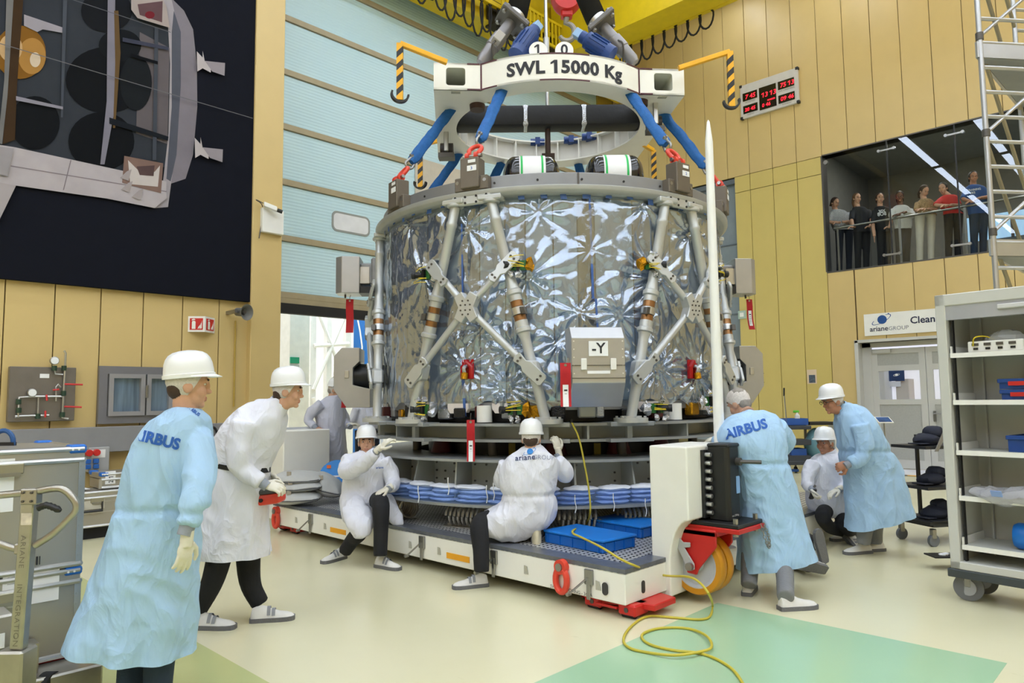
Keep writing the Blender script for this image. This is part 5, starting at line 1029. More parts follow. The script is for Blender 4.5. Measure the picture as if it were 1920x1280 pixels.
# fire extinguisher sign (two faces in a V)
a = LWp(353, 592); c_ = ony(384, 591, YL-.14); b_ = LWp(400, 594); z1, z0 = a[2]-.005, LWp(353, 622)[2]
t = thing('extinguisher_sign', 'red and white V-shaped fire extinguisher sign on the yellow wall', 'sign', (c_[0], YL, z0))
for (p, q) in (((a[0], YL), (c_[0], YL-.15)), ((c_[0], YL-.15), (c_[0]+.2, YL))):
    p = V(p[0], p[1], 0); q = V(q[0], q[1], 0); u = nrm(q-p); Ln = np.linalg.norm(q-p); nn_ = np.cross(u, UP); h = z1-z0
    f_ = obj('sign_face', MB().box((p+q)/2+UP*(z0+h/2), (Ln, .006, h), u), WHT, t, smooth=0); obj('red_field', MB().box((p+q)/2+UP*(z0+h/2)+nn_*.005, (Ln*.78, .003, h*.74), u), REDP, f_, smooth=0)
    m = MB(); o_ = (p+q)/2+UP*(z0+h/2)+nn_*.008; m.prism([(-.06, -.07), (-.01, -.07), (-.01, .03), (-.02, .045), (-.05, .045), (-.06, .03)], .002, o_, u, UP); m.prism([(-.065, .05), (-.01, .06), (-.03, .075), (-.06, .068)], .002, o_, u, UP)
    for k in range(3): m.prism([(.02+.02*k, -.07), (.035+.02*k, -.06), (.055+.012*k, -.01+.03*k), (.03+.015*k, -.04)], .002, o_, u, UP)
    obj('pictogram', m, WHT, f_, smooth=0)
# horn loudspeaker
p = ony(458, 585, YL-.3); t = thing('horn_loudspeaker', 'grey horn loudspeaker on a bracket at the wall corner under the banner', 'loudspeaker', p); d_ = nrm(V(.35, -1, -.1))
obj('horn', MB().lathe([(.03, -.16), (.06, -.14), (.065, -.02), (.115, .05), (.12, .055), (.105, .05), (.05, -.02), (0, -.02)], p, d_, 28, cap=False), mat('grey_horn', '#6f6f6c', .5), t); obj('horn_core', MB().lathe([(0, .02), (.03, .01), (.045, -.03)], p, d_, 16, cap=False), DKST, t)
obj('wall_bracket', MB().box2((p[0]-.14, YL-.3, p[2]-.02), (p[0]-.1, YL, p[2]+.03)), STEEL, t, smooth=0); obj('conduit', MB().tube([(p[0]+.0, YL-.02, p[2]-.1), (p[0], YL-.02, 1.5)], .012, n=6), mat('ochre_conduit', '#b39640', .5), t)
# camera box on the column
q = ony(507, 415, YL-.13); t = thing('camera_box', 'white junction box with a small black camera on the yellow column', 'camera', q)
a, b_ = ony(488, 390, YL-.12), ony(527, 442, YL-.12); obj('box_body', MB().box2((a[0], YL-.2, b_[2]), (b_[0], YL-.12, a[2])), WHT, t, bevel=.006, smooth=0)
c_ = ony(507, 390, YL-.26); obj('camera_body', MB().box(c_+UP*.02, (.2, .07, .07), V(1, -.4, -.35)), WHT, t, bevel=.006); obj('lens', MB().cyl(c_+V(.09, -.04, -.02), c_+V(.16, -.07, -.045), .03, n=12), BLK, t)
obj('cable', MB().tube(smoothpath([c_+V(-.1, .03, .06), c_+V(-.2, .06, .1), (a[0]+.03, YL-.15, a[2]), (a[0]-.02, YL-.14, b_[2]-.1)], 4), .008, n=5), DKST, t)
# small wall socket and red box, black hose
p = LWp(380, 785); t = thing('wall_switch', 'small white double wall switch above the grey duct', 'switch', p); obj('housing', MB().box((p[0], YL-.03, p[2]), (.09, .06, .09)), WHT, t, bevel=.008, smooth=0); obj('rocker', MB().box((p[0], YL-.063, p[2]), (.05, .008, .05)), mat('pale_rocker', '#cfcfca', .5), t, smooth=0)
p = ony(427, 806, YL-.19); t = thing('red_call_box', 'small red call box on the grey duct behind the man in white', 'call box', p); obj('housing', MB().box(p, (.1, .06, .1)), REDP, t, bevel=.006, smooth=0); obj('button', MB().cyl(p-V(0, .03, 0), p-V(0, .04, 0), .02, n=12), BLK, t)
P = [ony(x, y, YL-.172) for x, y in ((394, 872), (394, 840), (396, 812), (401, 801), (407, 812), (408, 840), (402, 870), (399, 885))]
t = thing('black_hose', 'black looped hose hanging from the grey wall duct', 'hose', P[0]); obj('hose_tube', MB().tube(smoothpath(P, 4), .016, n=8), BLKR, t); obj('hose_end', MB().cyl(P[-1], P[-1]-UP*.1, .02, n=8), DKST, t)
# socket board
a, b_ = LWp(158, 838), LWp(195, 881); t = thing('socket_board', 'grey socket board with red and blue power outlets under the duct', 'sockets', ((a[0]+b_[0])/2, YL-.2, b_[2]))
obj('board', MB().box2((a[0], YL-.2, b_[2]), (b_[0], YL, a[2])), GREYM, t, bevel=.006, smooth=0); obj('white_plate', MB().box2((a[0]+.03, YL-.206, a[2]-.13), (b_[0]-.05, YL-.2, a[2]-.03)), WHT, t, smooth=0)
for x, y, c in ((167, 849, 0), (181, 848, 0), (165, 865, 1), (180, 864, 1), (165, 875, 1), (180, 874, 1)):
    p = ony(x, y, YL-.22); obj('red_outlet' if c == 0 else 'blue_outlet', MB().cyl(p+V(0, .02, 0), p-V(0, .03, 0), .042, n=16) if c == 0 else MB().box(p, (.06, .04, .055)), REDP if c == 0 else mat('outlet_blue', '#1f5fae', .4), t, bevel=.004)
# ================================================================== fixtures of the right wall
def RWp(px, py, off=0.): return onx(px, py, XR-off)
LY, RY = 7.73, 6.29; CZ0, CZ1 = 8.42, 9.27
t = thing('digital_clock', 'white framed board of red digital world clocks on the yellow wall', 'clock', (XR, 7, CZ0))
obj('board', MB().box2((XR-.07, RY, CZ0), (XR, LY, CZ1)), mat('pale_grey_board', '#c9c7c4', .5), t, bevel=.01, smooth=0)
for y in (LY-.02, RY+.02):
    for z in (CZ0+.02, CZ1-.02): obj('corner_cap', MB().box((XR-.04, y, z), (.09, .07, .07)), BLK, t, bevel=.01, smooth=0)
LED = mat('red_led_digits', '#ff1a30', .5, emit=2.2, var=0); SCR = mat('black_display', '#0b0b0c', .25)
def disp(y, z, w_, h, txt, size, cap=None):
    o = obj('display', MB().box2((XR-.078, y-w_, z-h), (XR-.07, y, z)), SCR, t, smooth=0)
    for (tx, dy, dz, sz) in txt: m = MB(); text_on(m, tx, (XR-.079, y-dy, z-dz), (0, -1, 0), UP, sz, .0015, 'LEFT', shear=.12); obj('digits', m, LED, o, smooth=0)
    if cap: m = MB(); text_on(m, cap, (XR-.071, y-w_/2, z-h-.06), (0, -1, 0), UP, .05, 0, 'CENTER'); obj('caption', m, mat('grey_caption', '#6b6860', .6), o, smooth=0)
disp(7.66, 9.05, .37, .2, [('7 45', .06, .16, .15)], .1, 'HOUSTON'); disp(7.66, 8.73, .37, .2, [('20 45', .04, .15, .12)], .1, 'TOKYO')
disp(7.24, 9.06, .42, .56, [('13 13', .06, .26, .16), ('0 46', .06, .5, .12), ('SUMMER', .2, .38, .05)], .1)
disp(6.77, 9.06, .39, .2, [('75 13', .05, .16, .15)], .1, 'CAPE CANAVERAL'); disp(6.77, 8.72, .39, .2, [('09 46', .05, .15, .14)], .1, 'KOUROU')
# cleanroom sign
sz0, sz1 = 2.84, 3.31; t = thing('cleanroom_sign', 'white Cleanroom sign with a blue planet emblem above the double door', 'sign', (XR, 4.2, sz0))
obj('board', MB().box2((XR-.03, 2.5, sz0), (XR, 5.13, sz1)), WHT, t, smooth=0); NV = mat('navy_lettering', '#1d2344', .5); LB_ = mat('emblem_blue', '#14498c', .5)
m = MB(); text_on(m, 'Cleanroom', (XR-.031, 4.23, 3.04), (0, -1, 0), UP, .20, .004); obj('lettering', m, NV, t, smooth=0)
def emblem(fn, s, mt, par, nm='emblem'):
    m = MB(); m.add([fn(s*(.02+.13*cos(q)), s*(.13*sin(q))) for q in np.linspace(0, 2*pi, 25)[:-1]], [tuple(range(24))]); obj(nm, m, mt, par, smooth=0)
    m = MB(); A_ = []; 
    for q in np.linspace(-.1*pi, 1.25*pi, 26): A_.append(((.27+.0)*cos(q), .085*sin(q)))
    rt = lambda x, y: (x*cos(.45)-y*sin(.45), x*sin(.45)+y*cos(.45)); 
    def band(q0, q1, w0): 
        Q = np.linspace(q0, q1, 30); I = [rt(.27*cos(q), .08*sin(q)) for q in Q]; J = [rt((.27+w0)*cos(q), (.08+w0*.7)*sin(q)) for q in Q]; n_ = len(Q)
        m.add([fn(s*x, s*y, .001) for x, y in I]+[fn(s*x, s*y, .001) for x, y in J], [(i, i+1, n_+i+1, n_+i) for i in range(n_-1)])
    band(-.5*pi, .3*pi, .022); band(.75*pi, 1.5*pi, .022); m.add([fn(s*(.2+.02*cos(q)), s*(.16+.02*sin(q))) for q in np.linspace(0, 2*pi, 9)[:-1]], [tuple(range(8))]); obj(nm+'_orbit', m, mt, par, smooth=0)
emblem(lambda x, y, o=0: V(XR-.032-o, 4.78-x, 3.17+y), .72, LB_, t)
m = MB(); text_on(m, 'ariane', (XR-.031, 5.02, 2.93), (0, -1, 0), UP, .15, .002); T1, _ = text_mesh('ariane', .15, .002); obj('brand_lettering', m, NV, t, smooth=0)
m = MB(); text_on(m, 'GROUP', (XR-.031, 5.02-max(T1[:, 0])-.005, 2.93), (0, -1, 0), UP, .115, -.001); obj('brand_lettering', m, mat('grey_lettering', '#555b70', .5), t, smooth=0)
# small poster
a, b_ = RWp(1513, 693), RWp(1532, 719); t = thing('paper_poster', 'small paper notice with a dark picture on the yellow wall', 'poster', (XR, a[1], b_[2]))
obj('sheet', MB().box2((XR-.008, b_[1], b_[2]), (XR-.002, a[1], a[2])), mat('cream_paper', '#d9c3a8', .6), t, smooth=0); obj('picture', MB().box2((XR-.01, b_[1]+.03, b_[2]+.02), (XR-.008, a[1]-.04, b_[2]+.2)), mat('dark_picture', '#4a5664', .6, var=.5, vscale=25), t, smooth=0)
# small wall plate near the module
a = RWp(1392, 590); t = thing('wall_plate', 'small pale switch plate on the yellow wall behind the strut', 'switch', a); obj('plate', MB().box2((XR-.03, a[1]-.1, a[2]-.1), (XR, a[1]+.1, a[2]+.1)), mat('pale_teal_plate', '#a9bfb4', .5), t, bevel=.005, smooth=0); obj('rocker', MB().box2((XR-.038, a[1]-.05, a[2]-.05), (XR-.03, a[1]+.05, a[2]+.05)), WHT, t, smooth=0)
# ================================================================== people
def remesh(parts, voxel, smooth=2):
    """parts: [(MB, tag)] -> one closed surface (verts, faces, tag per face)"""
    V_, F_, G_ = [], [], []
    for mb, tag in parts:
        o = len(V_); V_ += mb.v
        for f in mb.f: F_.append(tuple(i+o for i in f)); G_.append(tag)
    me = bpy.data.meshes.new('tmp'); me.from_pydata(V_, [], F_); ob = bpy.data.objects.new('tmp', me); COL.objects.link(ob)
    md = ob.modifiers.new('r', 'REMESH'); md.mode = 'VOXEL'; md.voxel_size = voxel
    if smooth: s = ob.modifiers.new('s', 'SMOOTH'); s.iterations = smooth; s.factor = .5
    m2 = bpy.data.meshes.new_from_object(ob.evaluated_get(bpy.context.evaluated_depsgraph_get()))
    v = np.empty(len(m2.vertices)*3); m2.vertices.foreach_get('co', v); v = v.reshape(-1, 3); f = [tuple(p.vertices) for p in m2.polygons]
    bpy.data.objects.remove(ob); bpy.data.meshes.remove(me); bpy.data.meshes.remove(m2)
    tags = None
    if len({t for _, t in parts}) > 1:
        bv = BVHTree.FromPolygons([Vector(p) for p in V_], F_); tags = []
        for q in f: c = v[list(q)].mean(0); h = bv.find_nearest(Vector(c)); tags.append(G_[h[2]] if h[2] is not None else G_[0])
    else: tags = [parts[0][1]]*len(f)
    return v, f, tags
def wrinkle(v, f, amp, k=9., seed=0, zst=.45, waist=None):
    me = bpy.data.meshes.new('t'); me.from_pydata(v.tolist(), [], f); me.update(); n = np.empty(len(v)*3); me.vertices.foreach_get('normal', n); n = n.reshape(-1, 3); bpy.data.meshes.remove(me); out = v.copy()
    for i, p in enumerate(v):
        d = .9*(1-2.4*abs(noise.noise((p[0]*4.2+seed, p[1]*4.2, p[2]*2.4))))+.6*(1-2.4*abs(noise.noise((p[0]*8+p[2]*6, p[1]*8+seed, p[2]*5-p[0]*4))))+.5*noise.noise((p[0]*2.1+seed, p[1]*2.1, p[2]*1.1))
        e = amp*d
        if waist is not None: w_ = p[2]-waist; e += -.016*math.exp(-(w_/.022)**2)+.012*math.exp(-abs(w_)/.07)*noise.noise((p[0]*34, p[1]*34, p[2]*5+seed))
        out[i] = p+n[i]*e
    return out
SKIN = [mat('skin_fair', '#c99b80', .55, var=.07, vscale=20, sss=.05), mat('skin_tanned', '#b27d60', .55, var=.07, vscale=20, sss=.05), mat('skin_dark', '#6b4636', .55, var=.07, vscale=20, sss=.05)]
LIPS = mat('lips', '#b27c68', .5); BROWN_H = mat('brown_hair', '#3f2c20', .7, var=.2, vscale=40); GREY_H = mat('grey_hair', '#8d8780', .7, var=.2, vscale=40); BLK_H = mat('black_hair', '#1a1615', .6, var=.2, vscale=40); BLOND_H = mat('light_brown_hair', '#6e5138', .7, var=.2, vscale=40)
GLOVE = mat('cream_glove', '#dedacb', .7, var=.05, vscale=30, bump=.15, bscale=200)
def fabric(name, c, bump=.38, scale=6.):
    m = mat(name, c, .75, var=.03, vscale=6); nt = m.node_tree; N = nt.nodes; L = nt.links; b = N['Principled BSDF']; tc = N.new('ShaderNodeTexCoord'); mp = N.new('ShaderNodeMapping'); mp.inputs['Scale'].default_value = (1, 1, .55); L.new(tc.outputs['Object'], mp.inputs[0])
    n1 = N.new('ShaderNodeTexNoise'); n1.noise_type = 'RIDGED_MULTIFRACTAL'; n1.inputs['Scale'].default_value = scale; n1.inputs['Detail'].default_value = 3.5; n1.inputs['Roughness'].default_value = .5; n1.inputs['Offset'].default_value = 1.; n1.inputs['Gain'].default_value = 1.6; n1.inputs['Distortion'].default_value = .6; L.new(mp.outputs[0], n1.inputs[0])
    n2 = N.new('ShaderNodeTexNoise'); n2.inputs['Scale'].default_value = 420; L.new(tc.outputs['Object'], n2.inputs[0])
    b1 = N.new('ShaderNodeBump'); b1.inputs['Strength'].default_value = bump; b1.inputs['Distance'].default_value = .028; L.new(n1.outputs[0], b1.inputs['Height']); b2 = N.new('ShaderNodeBump'); b2.inputs['Strength'].default_value = .12; b2.inputs['Distance'].default_value = .002; L.new(n2.outputs[0], b2.inputs['Height']); L.new(b1.outputs[0], b2.inputs['Normal']); L.new(b2.outputs[0], b.inputs['Normal']); return m
CBLUE = fabric('pale_blue_coat_fabric', '#a6c9ea'); CWHITE = fabric('white_coat_fabric', '#dcdee8'); CGREY = fabric('grey_white_coat_fabric', '#c4c6d4')
BLKT = mat('black_work_trousers', '#15161a', .85, var=.15, bump=.3, bscale=30); JEAN = mat('dark_blue_denim', '#27384f', .85, var=.15, bump=.3, bscale=60); GJEAN = mat('grey_denim', '#7b7d80', .85, var=.12, bump=.3, bscale=50)
HELM = mat('white_helmet_shell', '#e9ebec', .3, var=.01, coat=.3); NET = mat('white_hairnet', '#cfc9c4', .85, var=.15, vscale=90, bump=.5, bscale=160); CUFF = mat('grey_knit_cuff', '#9298a2', .9, bump=.3, bscale=150)
SHOEW = mat('white_safety_shoe', '#dcdbd6', .55, var=.05, vscale=20); SHOEG = mat('grey_shoe_overlay', '#8f9296', .6); SOLE = mat('grey_rubber_sole', '#6b6c6e', .8, bump=.5, bscale=90); EYEW = mat('eye_white', '#d9d5cf', .3); IRIS = mat('dark_iris', '#2b211b', .2)
def cdir(d): return nrm(CR*d[0]+UP*d[1]+CF*d[2])
def hframe(look):
    phi, pit = rad(look[0]), rad(look[1]); f = nrm((CF*cos(phi)+CR*sin(phi))*cos(pit)+UP*sin(pit)); r = nrm(np.cross(f, UP))
    if len(look) > 2: rl = rad(look[2]); u = nrm(np.cross(r, f)); r = nrm(r*cos(rl)+u*sin(rl))
    return f, r, nrm(np.cross(r, f))
def head_parts(c, look, neck, hair='hair', s=1.):
    f, r, u = hframe(look); P = lambda a, b, d: c+(r*a+f*b+u*d)*s; E = []
    def e(p, rad3, tag, n=18, m=12): mb = MB(); mb.ell(P(*p), tuple(x*s for x in rad3), r, u, n, m); E.append((mb, tag))
    e((0, -.005, .025), (.076, .095, .100), 'skin', 24, 16); e((0, .022, -.055), (.056, .068, .066), 'skin'); e((0, .068, -.1), (.024, .02, .018), 'skin'); e((0, .078, .03), (.045, .018, .02), 'skin')
    for q in (-1, 1): e((q*.036, .058, -.03), (.028, .028, .034), 'skin'); e((q*.077, -.008, -.012), (.011, .026, .033), 'skin'); e((q*.033, .091, .034), (.02, .007, .006), 'brow', 10, 6)
    e((0, .098, -.028), (.016, .02, .014), 'skin'); e((0, .092, -.002), (.010, .014, .034), 'skin'); e((0, .087, -.062), (.024, .010, .0065), 'lip', 12, 6); e((0, .086, -.074), (.02, .010, .007), 'lip', 12, 6)
    if hair: e((0, -.02, .045), (.081, .092, .092), 'hair', 24, 16); e((0, -.055, -.02), (.068, .05, .06), 'hair')
    mb = MB(); mb.tube([P(0, -.012, -.03), P(0, -.015, -.09), neck], [.055*s, .056*s, .066*s], 18); E.append((mb, 'skin')); return E
def eyes(c, look, par, s=1.):
    f, r, u = hframe(look)
    for q in (-1, 1):
        p = c+(r*q*.033+f*.0735+u*.010)*s; mb = MB(); mb.ell(p, (.0135*s, .0095*s, .0062*s), r, u, 12, 8); o = obj('eye', mb, EYEW, par); mb = MB(); mb.ell(p+f*.0075*s, (.0062*s, .003*s, .0058*s), r, u, 10, 6); obj('iris', mb, IRIS, o)
def hand_parts(w, d, n, thumb=1, curl=.6, tag='glove', s=1., point=False):
    d = nrm(d); n = nrm(np.asarray(n)-d*(np.asarray(n)@d)); sd = nrm(np.cross(d, n))*thumb; E = []
    mb = MB(); mb.ell(w+d*.05*s, (.042*s, .054*s, .018*s), sd, n, 18, 12); E.append((mb, tag)); mb = MB(); mb.tube([w-d*.05*s, w+d*.03*s], [.03*s, .03*s], 14); E.append((mb, tag))
    for i, L_ in enumerate((.078, .088, .081, .064)):
        b = w+(d*(.088-.004*abs(i-1.3))+sd*(.030-.0205*i))*s; cu = .12 if (point and i == 0) else curl*(1+.12*i); P = [w+(d*.06+sd*(.026-.018*i))*s, b]; a = 0; sp = sd*(.10-.07*i)
        for k, fr in enumerate((.44, .31, .25)): a += cu*(1.0 if k else .7); P.append(P[-1]+nrm(d*cos(a)+n*sin(a)+sp*cos(a))*L_*fr*s)
        mb = MB(); mb.tube(P, [.0105*s, .0105*s, .0100*s, .0092*s, .0072*s], 10); E.append((mb, tag))
    t0 = w+(d*.02+sd*.028)*s; P = [t0, t0+(d*.03+sd*.032+n*.01)*s, t0+(d*.066+sd*.045+n*(.012+.02*curl))*s, t0+(d*.092+sd*(.048-.02*curl)+n*(.016+.035*curl))*s]; mb = MB(); mb.tube(P, [.015*s, .0135*s, .0115*s, .009*s], 10); E.append((mb, tag)); return E
def helmet(c, look, par, s=1., vents=True, strap=True):
    f, r, u0 = hframe(look); tl = .16; u = nrm(u0*cos(tl)-f*sin(tl)*1.); f = nrm(np.cross(u, r)); hc = c+(u0*.056-f*.004)*s; R = []; n = 56; A_, B_ = .106, .126
    prof = [(1.02, -.016), (1.0, .0), (.985, .025), (.95, .055), (.88, .08), (.76, .101), (.58, .115), (.32, .123), (.03, .126)]
    for k, (q, z) in enumerate(prof):
        ring = []
        for i in range(n):
            t = 2*pi*i/n; x = A_*q*cos(t); y = B_*q*sin(t); ax = abs(x); rd = (.005*max(0, 1-(ax/.018)**2) if ax < .018 else 0)+(.0035 if .04 < ax < .058 else 0); ring.append(hc+(r*x+f*y+u*(z+(rd if k > 2 else 0)))*s)
        R.append(ring)
    m = MB(); m.rings(R[::-1], False); m.rings([R[0], [hc+(p-hc)*.955 for p in R[0]], [hc+(p-hc)*.95+u*.004*s for p in R[3]]], False)
    h = obj('safety_helmet', m, HELM, par, smooth=40); B = []
    for i in range(25):
        t = pi*i/24; w_ = .032*sin(t)**.8+.004; a = hc+(r*(A_+.001)*cos(t)+f*(B_+.001)*sin(t)-u*.004)*s; b = a+(r*cos(t)*.008+f*w_-u*(.008+.01*sin(t)))*s; B.append([a, b, b-u*.004*s, a-u*.008*s])
    m = MB(); m.rings(B); obj('brim', m, HELM, h, smooth=40)
    T_ = [2*pi*i/n for i in range(n)]; m = MB(); m.rings([[hc+(r*(A_+q)*cos(t)+f*(B_+q)*sin(t)+u*z)*s for t in T_] for q, z in ((.0, -.018), (.005, -.016), (.005, .003), (-.002, .006))], False); obj('rim_band', m, HELM, h)
    for q in (-1, 1): m = MB(); m.tube([hc+(r*.062*q*cos(t)+f*(B_*.86)*cos(t)*0+f*(-.09+.19*(t/pi))+u*(.116*sin(.35+t*.78)))*s for t in np.linspace(.15, pi-.2, 12)], .004*s, n=6); obj('shell_rib', m, HELM, h)
    if strap: m = MB(); f2, r2, u2 = hframe(look); m.rings([[c+(r2*.084*cos(t)+f2*.104*sin(t)-f2*.006+u2*z)*s for t in np.linspace(pi*.98, pi*2.02, 20)] for z in (.006, .036)], False, False); obj('headband', m, BLK, h)
def hairnet(c, look, par, full=False, s=1.):
    f, r, u = hframe(look); m = MB(); n = 32; R = []
    for k, ph in enumerate(np.linspace(-.95 if not full else -.5, pi/2-.02, 12)):
        ring = []
        for i in range(n):
            t = 2*pi*i/n; lift = max(0, sin(t)); z0 = ph if ph > .25 else ph+(.25-ph)*min(1, lift*1.6)
            ring.append(c+(r*.088*cos(t)*cos(z0)+f*(.107*sin(t)*cos(z0)-.008)+u*(.03+.108*sin(z0)))*s)
        R.append(ring)
    m.rings(R, False); m.v = [tuple(np.array(v)+.004*np.array([noise.noise((v[0]*40, v[1]*40, v[2]*40+q)) for q in (0, 5, 9)])) for v in m.v]; obj('hairnet', m, NET, par)
def shoe(heel, toe, par, up=UP, s=1., top=SHOEW, strap=True, L_=None):
    heel = np.asarray(heel, float); toe = np.asarray(toe, float); up = nrm(up); d = toe-heel; d = nrm(d-up*(d@up)); r = np.cross(d, up); L_ = .295*s if L_ is None else L_; R = []; S = []
    prof = [(0, .030, .055, .03), (.03, .038, .095, .02), (.12, .040, .105, .012), (.26, .041, .112, .0), (.36, .043, .105, 0), (.5, .046, .082, 0), (.68, .050, .066, 0), (.84, .048, .058, 0), (.94, .038, .048, .0), (1.0, .018, .034, .005)]
    for q, w_, h, z in prof:
        o = heel+d*L_*q; R.append([o+r*w_*s*cos(t)*(1 if sin(t) < 0 else 1-.35*sin(t))+up*(.022*s+(h*s-.022*s)*max(0, sin(t))**.8+min(0, sin(t))*.008*s) for t in [2*pi*i/18 for i in range(18)]])
        S.append([o+d*(.006 if q > .9 else (-.006 if q < .02 else 0))+r*a*(w_+.005)*s+up*b for a, b in ((-1, .0), (1, .0), (1, .03*s), (-1, .03*s))])
    m = MB(); m.rings(R); o = obj('shoe', m, top, par, smooth=50); m = MB(); m.rings(S); obj('sole', m, SOLE, o, smooth=30)
    if strap:
        for q in (.42, .53):
            m = MB(); w_ = .047*s; h = (.099 if q < .5 else .083)*s; m.rings([[heel+d*(L_*q+dx)+r*w_*1.02*cos(t)*(1-.3*sin(t))+up*(.022*s+(h-.016*s)*sin(t)**.8) for t in np.linspace(.25, pi-.25, 10)] for dx in (-.012, .012)], False, False); obj('shoe_strap', m, SHOEG, o)
def rows_mb(rows, D, n=48, b0=.15, sq=2.4, hem=False, fold=.15, seed=0):
    """silhouette rows (y, xl, xr, half depth, depth offset) -> closed tube"""
    ks = []
    for q in rows: y, xl, xr = q[:3]; b = q[3] if len(q) > 3 and q[3] else b0; dd = q[4] if len(q) > 4 else 0; ks.append((y, xl, xr, b, dd))
    if hem: k = ks[-1]; ks.append((k[0]+70/D*3, k[1]-2, k[2]+2, k[3], k[4]))
    P = smoothpath([V(*k) for k in ks], 4); R = []; y0, y1 = ks[0][0], ks[-1][0]
    for y, xl, xr, b, dd in P:
        Dd = D+dd; c = dep((xl+xr)/2, y, Dd); a = (xr-xl)/2*Dd/FPX; ring = []; g = max(0, (y-y0)/(y1-y0)-.45)/.55*fold if hem else 0
        for i in range(n):
            t = 2*pi*i/n; ct, st = cos(t), sin(t); k = 1+g*(noise.noise((t*2.1 if t < pi else (2*pi-t)*2.1, seed*3.3+(t > pi)*7, y*.004))-.1)+g*.5*sin(9*t+seed); ring.append(c+CR*a*np.sign(ct)*abs(ct)**(2/sq)*(1+(k-1)*.35)+CF*b*np.sign(st)*abs(st)**(2/sq)*k*(1+.0*ct))
        R.append(ring)
    m = MB(); m.rings(R); return m
def limb(pts, D, radii, n=14, k=5):
    P = [dep(p[0], p[1], D+(p[2] if len(p) > 2 else 0)) for p in pts]; Q = smoothpath(P, k); rr = np.interp(np.linspace(0, 1, len(Q)), np.linspace(0, 1, len(radii)), radii); m = MB(); m.tube(Q, list(rr), n); return m, P
def person(label, D, head, look, rows, sleeves, hands, legs, shoes, coat, trousers, skin=0, hair=BROWN_H, hat='helmet', neck=None, name='person', coat_name='coat', seed=0, coat_vox=.0115, head_dd=0., extra_coat=(), wr=.011, cuffs=True, hs=1., group=None, body_vox=.014, strap=True, head_vox=.0048, hair_on=True, hand_vox=.0042, sleeve_mat=None, leg_r=(.095, .085, .07, .064), shirt=None, top=SHOEW, strap_shoe=True, glove=GLOVE, hem=True, waist=None, collar=True, hem_tilt=0.):
    hs = hs*.96
    base = dep((rows[-1][1]+rows[-1][2])/2, rows[-1][0], D); t = thing(name, label, 'person', (base[0], base[1], 0), group)
    hc = dep(head[0], head[1], D+head_dd); nk = dep(*neck[:2], D+(neck[2] if len(neck) > 2 else 0)) if neck else dep((rows[0][1]+rows[0][2])/2, rows[0][0]+3, D)
    mats = [SKIN[skin], trousers, glove, LIPS, hair, hair, shirt or coat]; ix = dict(skin=0, trousers=1, glove=2, lip=3, brow=4, hair=5, shirt=6)
    M = MB(); body = []
    mb = MB(); mid = [dep((q[1]+q[2])/2, q[0], D+(q[4] if len(q) > 4 else 0)) for q in rows]; k_ = max(2, int(len(mid)*.6)); mb.tube([nk]+mid[1:k_+1], [.05]+[.085]*k_, 14); body.append((mb, 'shirt'))
    ends = []
    for lg in legs:
        m, P = limb(lg, D, leg_r); body.append((m, 'trousers')); ends.append(P); mm = MB(); mm.tube([mid[k_], P[0]], [.09, leg_r[0]], 12); body.append((mm, 'trousers'))
    for sl in sleeves:
        m, P = limb(sl['p'], D, [.05, .045, .04, .034]); body.append((m, 'skin' if sl.get('bare') else 'shirt'))
    def addm(v, f, g): o = len(M.v); M.v += [tuple(p) for p in v]; M.f += [tuple(i+o for i in q) for q in f]; M.m += [ix[x] for x in g]
    addm(*remesh(body, body_vox, 3)); addm(*remesh(head_parts(hc, look, nk, hair_on, hs), head_vox, 2))
    for h in hands: addm(*remesh(hand_parts(dep(h['w'][0], h['w'][1], D+h['w'][2]), cdir(h['d']), cdir(h['n']), h.get('th', 1), h.get('curl', .5), 'skin' if h.get('bare') else 'glove', h.get('s', 1.), h.get('point', False)), hand_vox, 1))
    obj('body', M, mats, t, smooth=80); eyes(hc, look, t, hs)
    parts = [(rows_mb(rows[:-1] if hem else rows, D, hem=hem, seed=seed), 'c')]; sm = []
    for sl in sleeves:
        if sl.get('bare') == 'full': continue
        pts = sl['p'] if not sl.get('short') else sl['p'][:2]; m, P = limb(pts, D, .88*np.array(sl.get('r', [.078, .07, .06, .048] if not sl.get('short') else [.08, .075]))); parts.append((m, 'c'))
        if cuffs and not sl.get('short'):
            e0, e1 = P[-1], P[-1]+nrm(P[-1]-P[-2])*.055; m2 = MB(); m2.tube([e0-nrm(P[-1]-P[-2])*.02, e1], [.038, .034], 16); sm.append(m2)
    for m in extra_coat: parts.append((m, 'c'))
    v, f, g = remesh(parts, coat_vox, 2); wz_ = dep(rows[3][1], waist, D)[2] if waist else None; v = wrinkle(v, f, wr, 8.5, seed, waist=wz_)
    if hem:
        bm = bmesh.new(); me_ = bpy.data.meshes.new('t'); me_.from_pydata(v.tolist(), [], f); bm.from_mesh(me_); bmesh.ops.bisect_plane(bm, geom=list(bm.verts)+list(bm.edges)+list(bm.faces), plane_co=tuple(mid[-2]), plane_no=tuple(nrm(UP+CR*hem_tilt)), clear_inner=True)
        bm.to_mesh(me_); bm.free(); v = np.array([q.co[:] for q in me_.vertices]); f = [tuple(q.vertices) for q in me_.polygons]; bpy.data.meshes.remove(me_)
    mb = MB(); mb.v = [tuple(p) for p in v]; mb.f = f; mb.m = [0]*len(f); co = obj(coat_name, mb, coat, t, smooth=80)
    for m in sm: obj('cuff', m, CUFF, t)
    if collar and coat_name == 'coat':
        ax_ = nrm(hc-nk); u_, v_, _ = frame_of(ax_); m = MB(); m.rings([[nk+ax_*z_+(u_*cos(q)+v_*sin(q))*r_ for q in [2*pi*i/28 for i in range(28)]] for z_, r_ in ((-.03, .088), (.0, .078), (.035, .072), (.036, .067), (.0, .07))], False); obj('collar', m, coat, t)
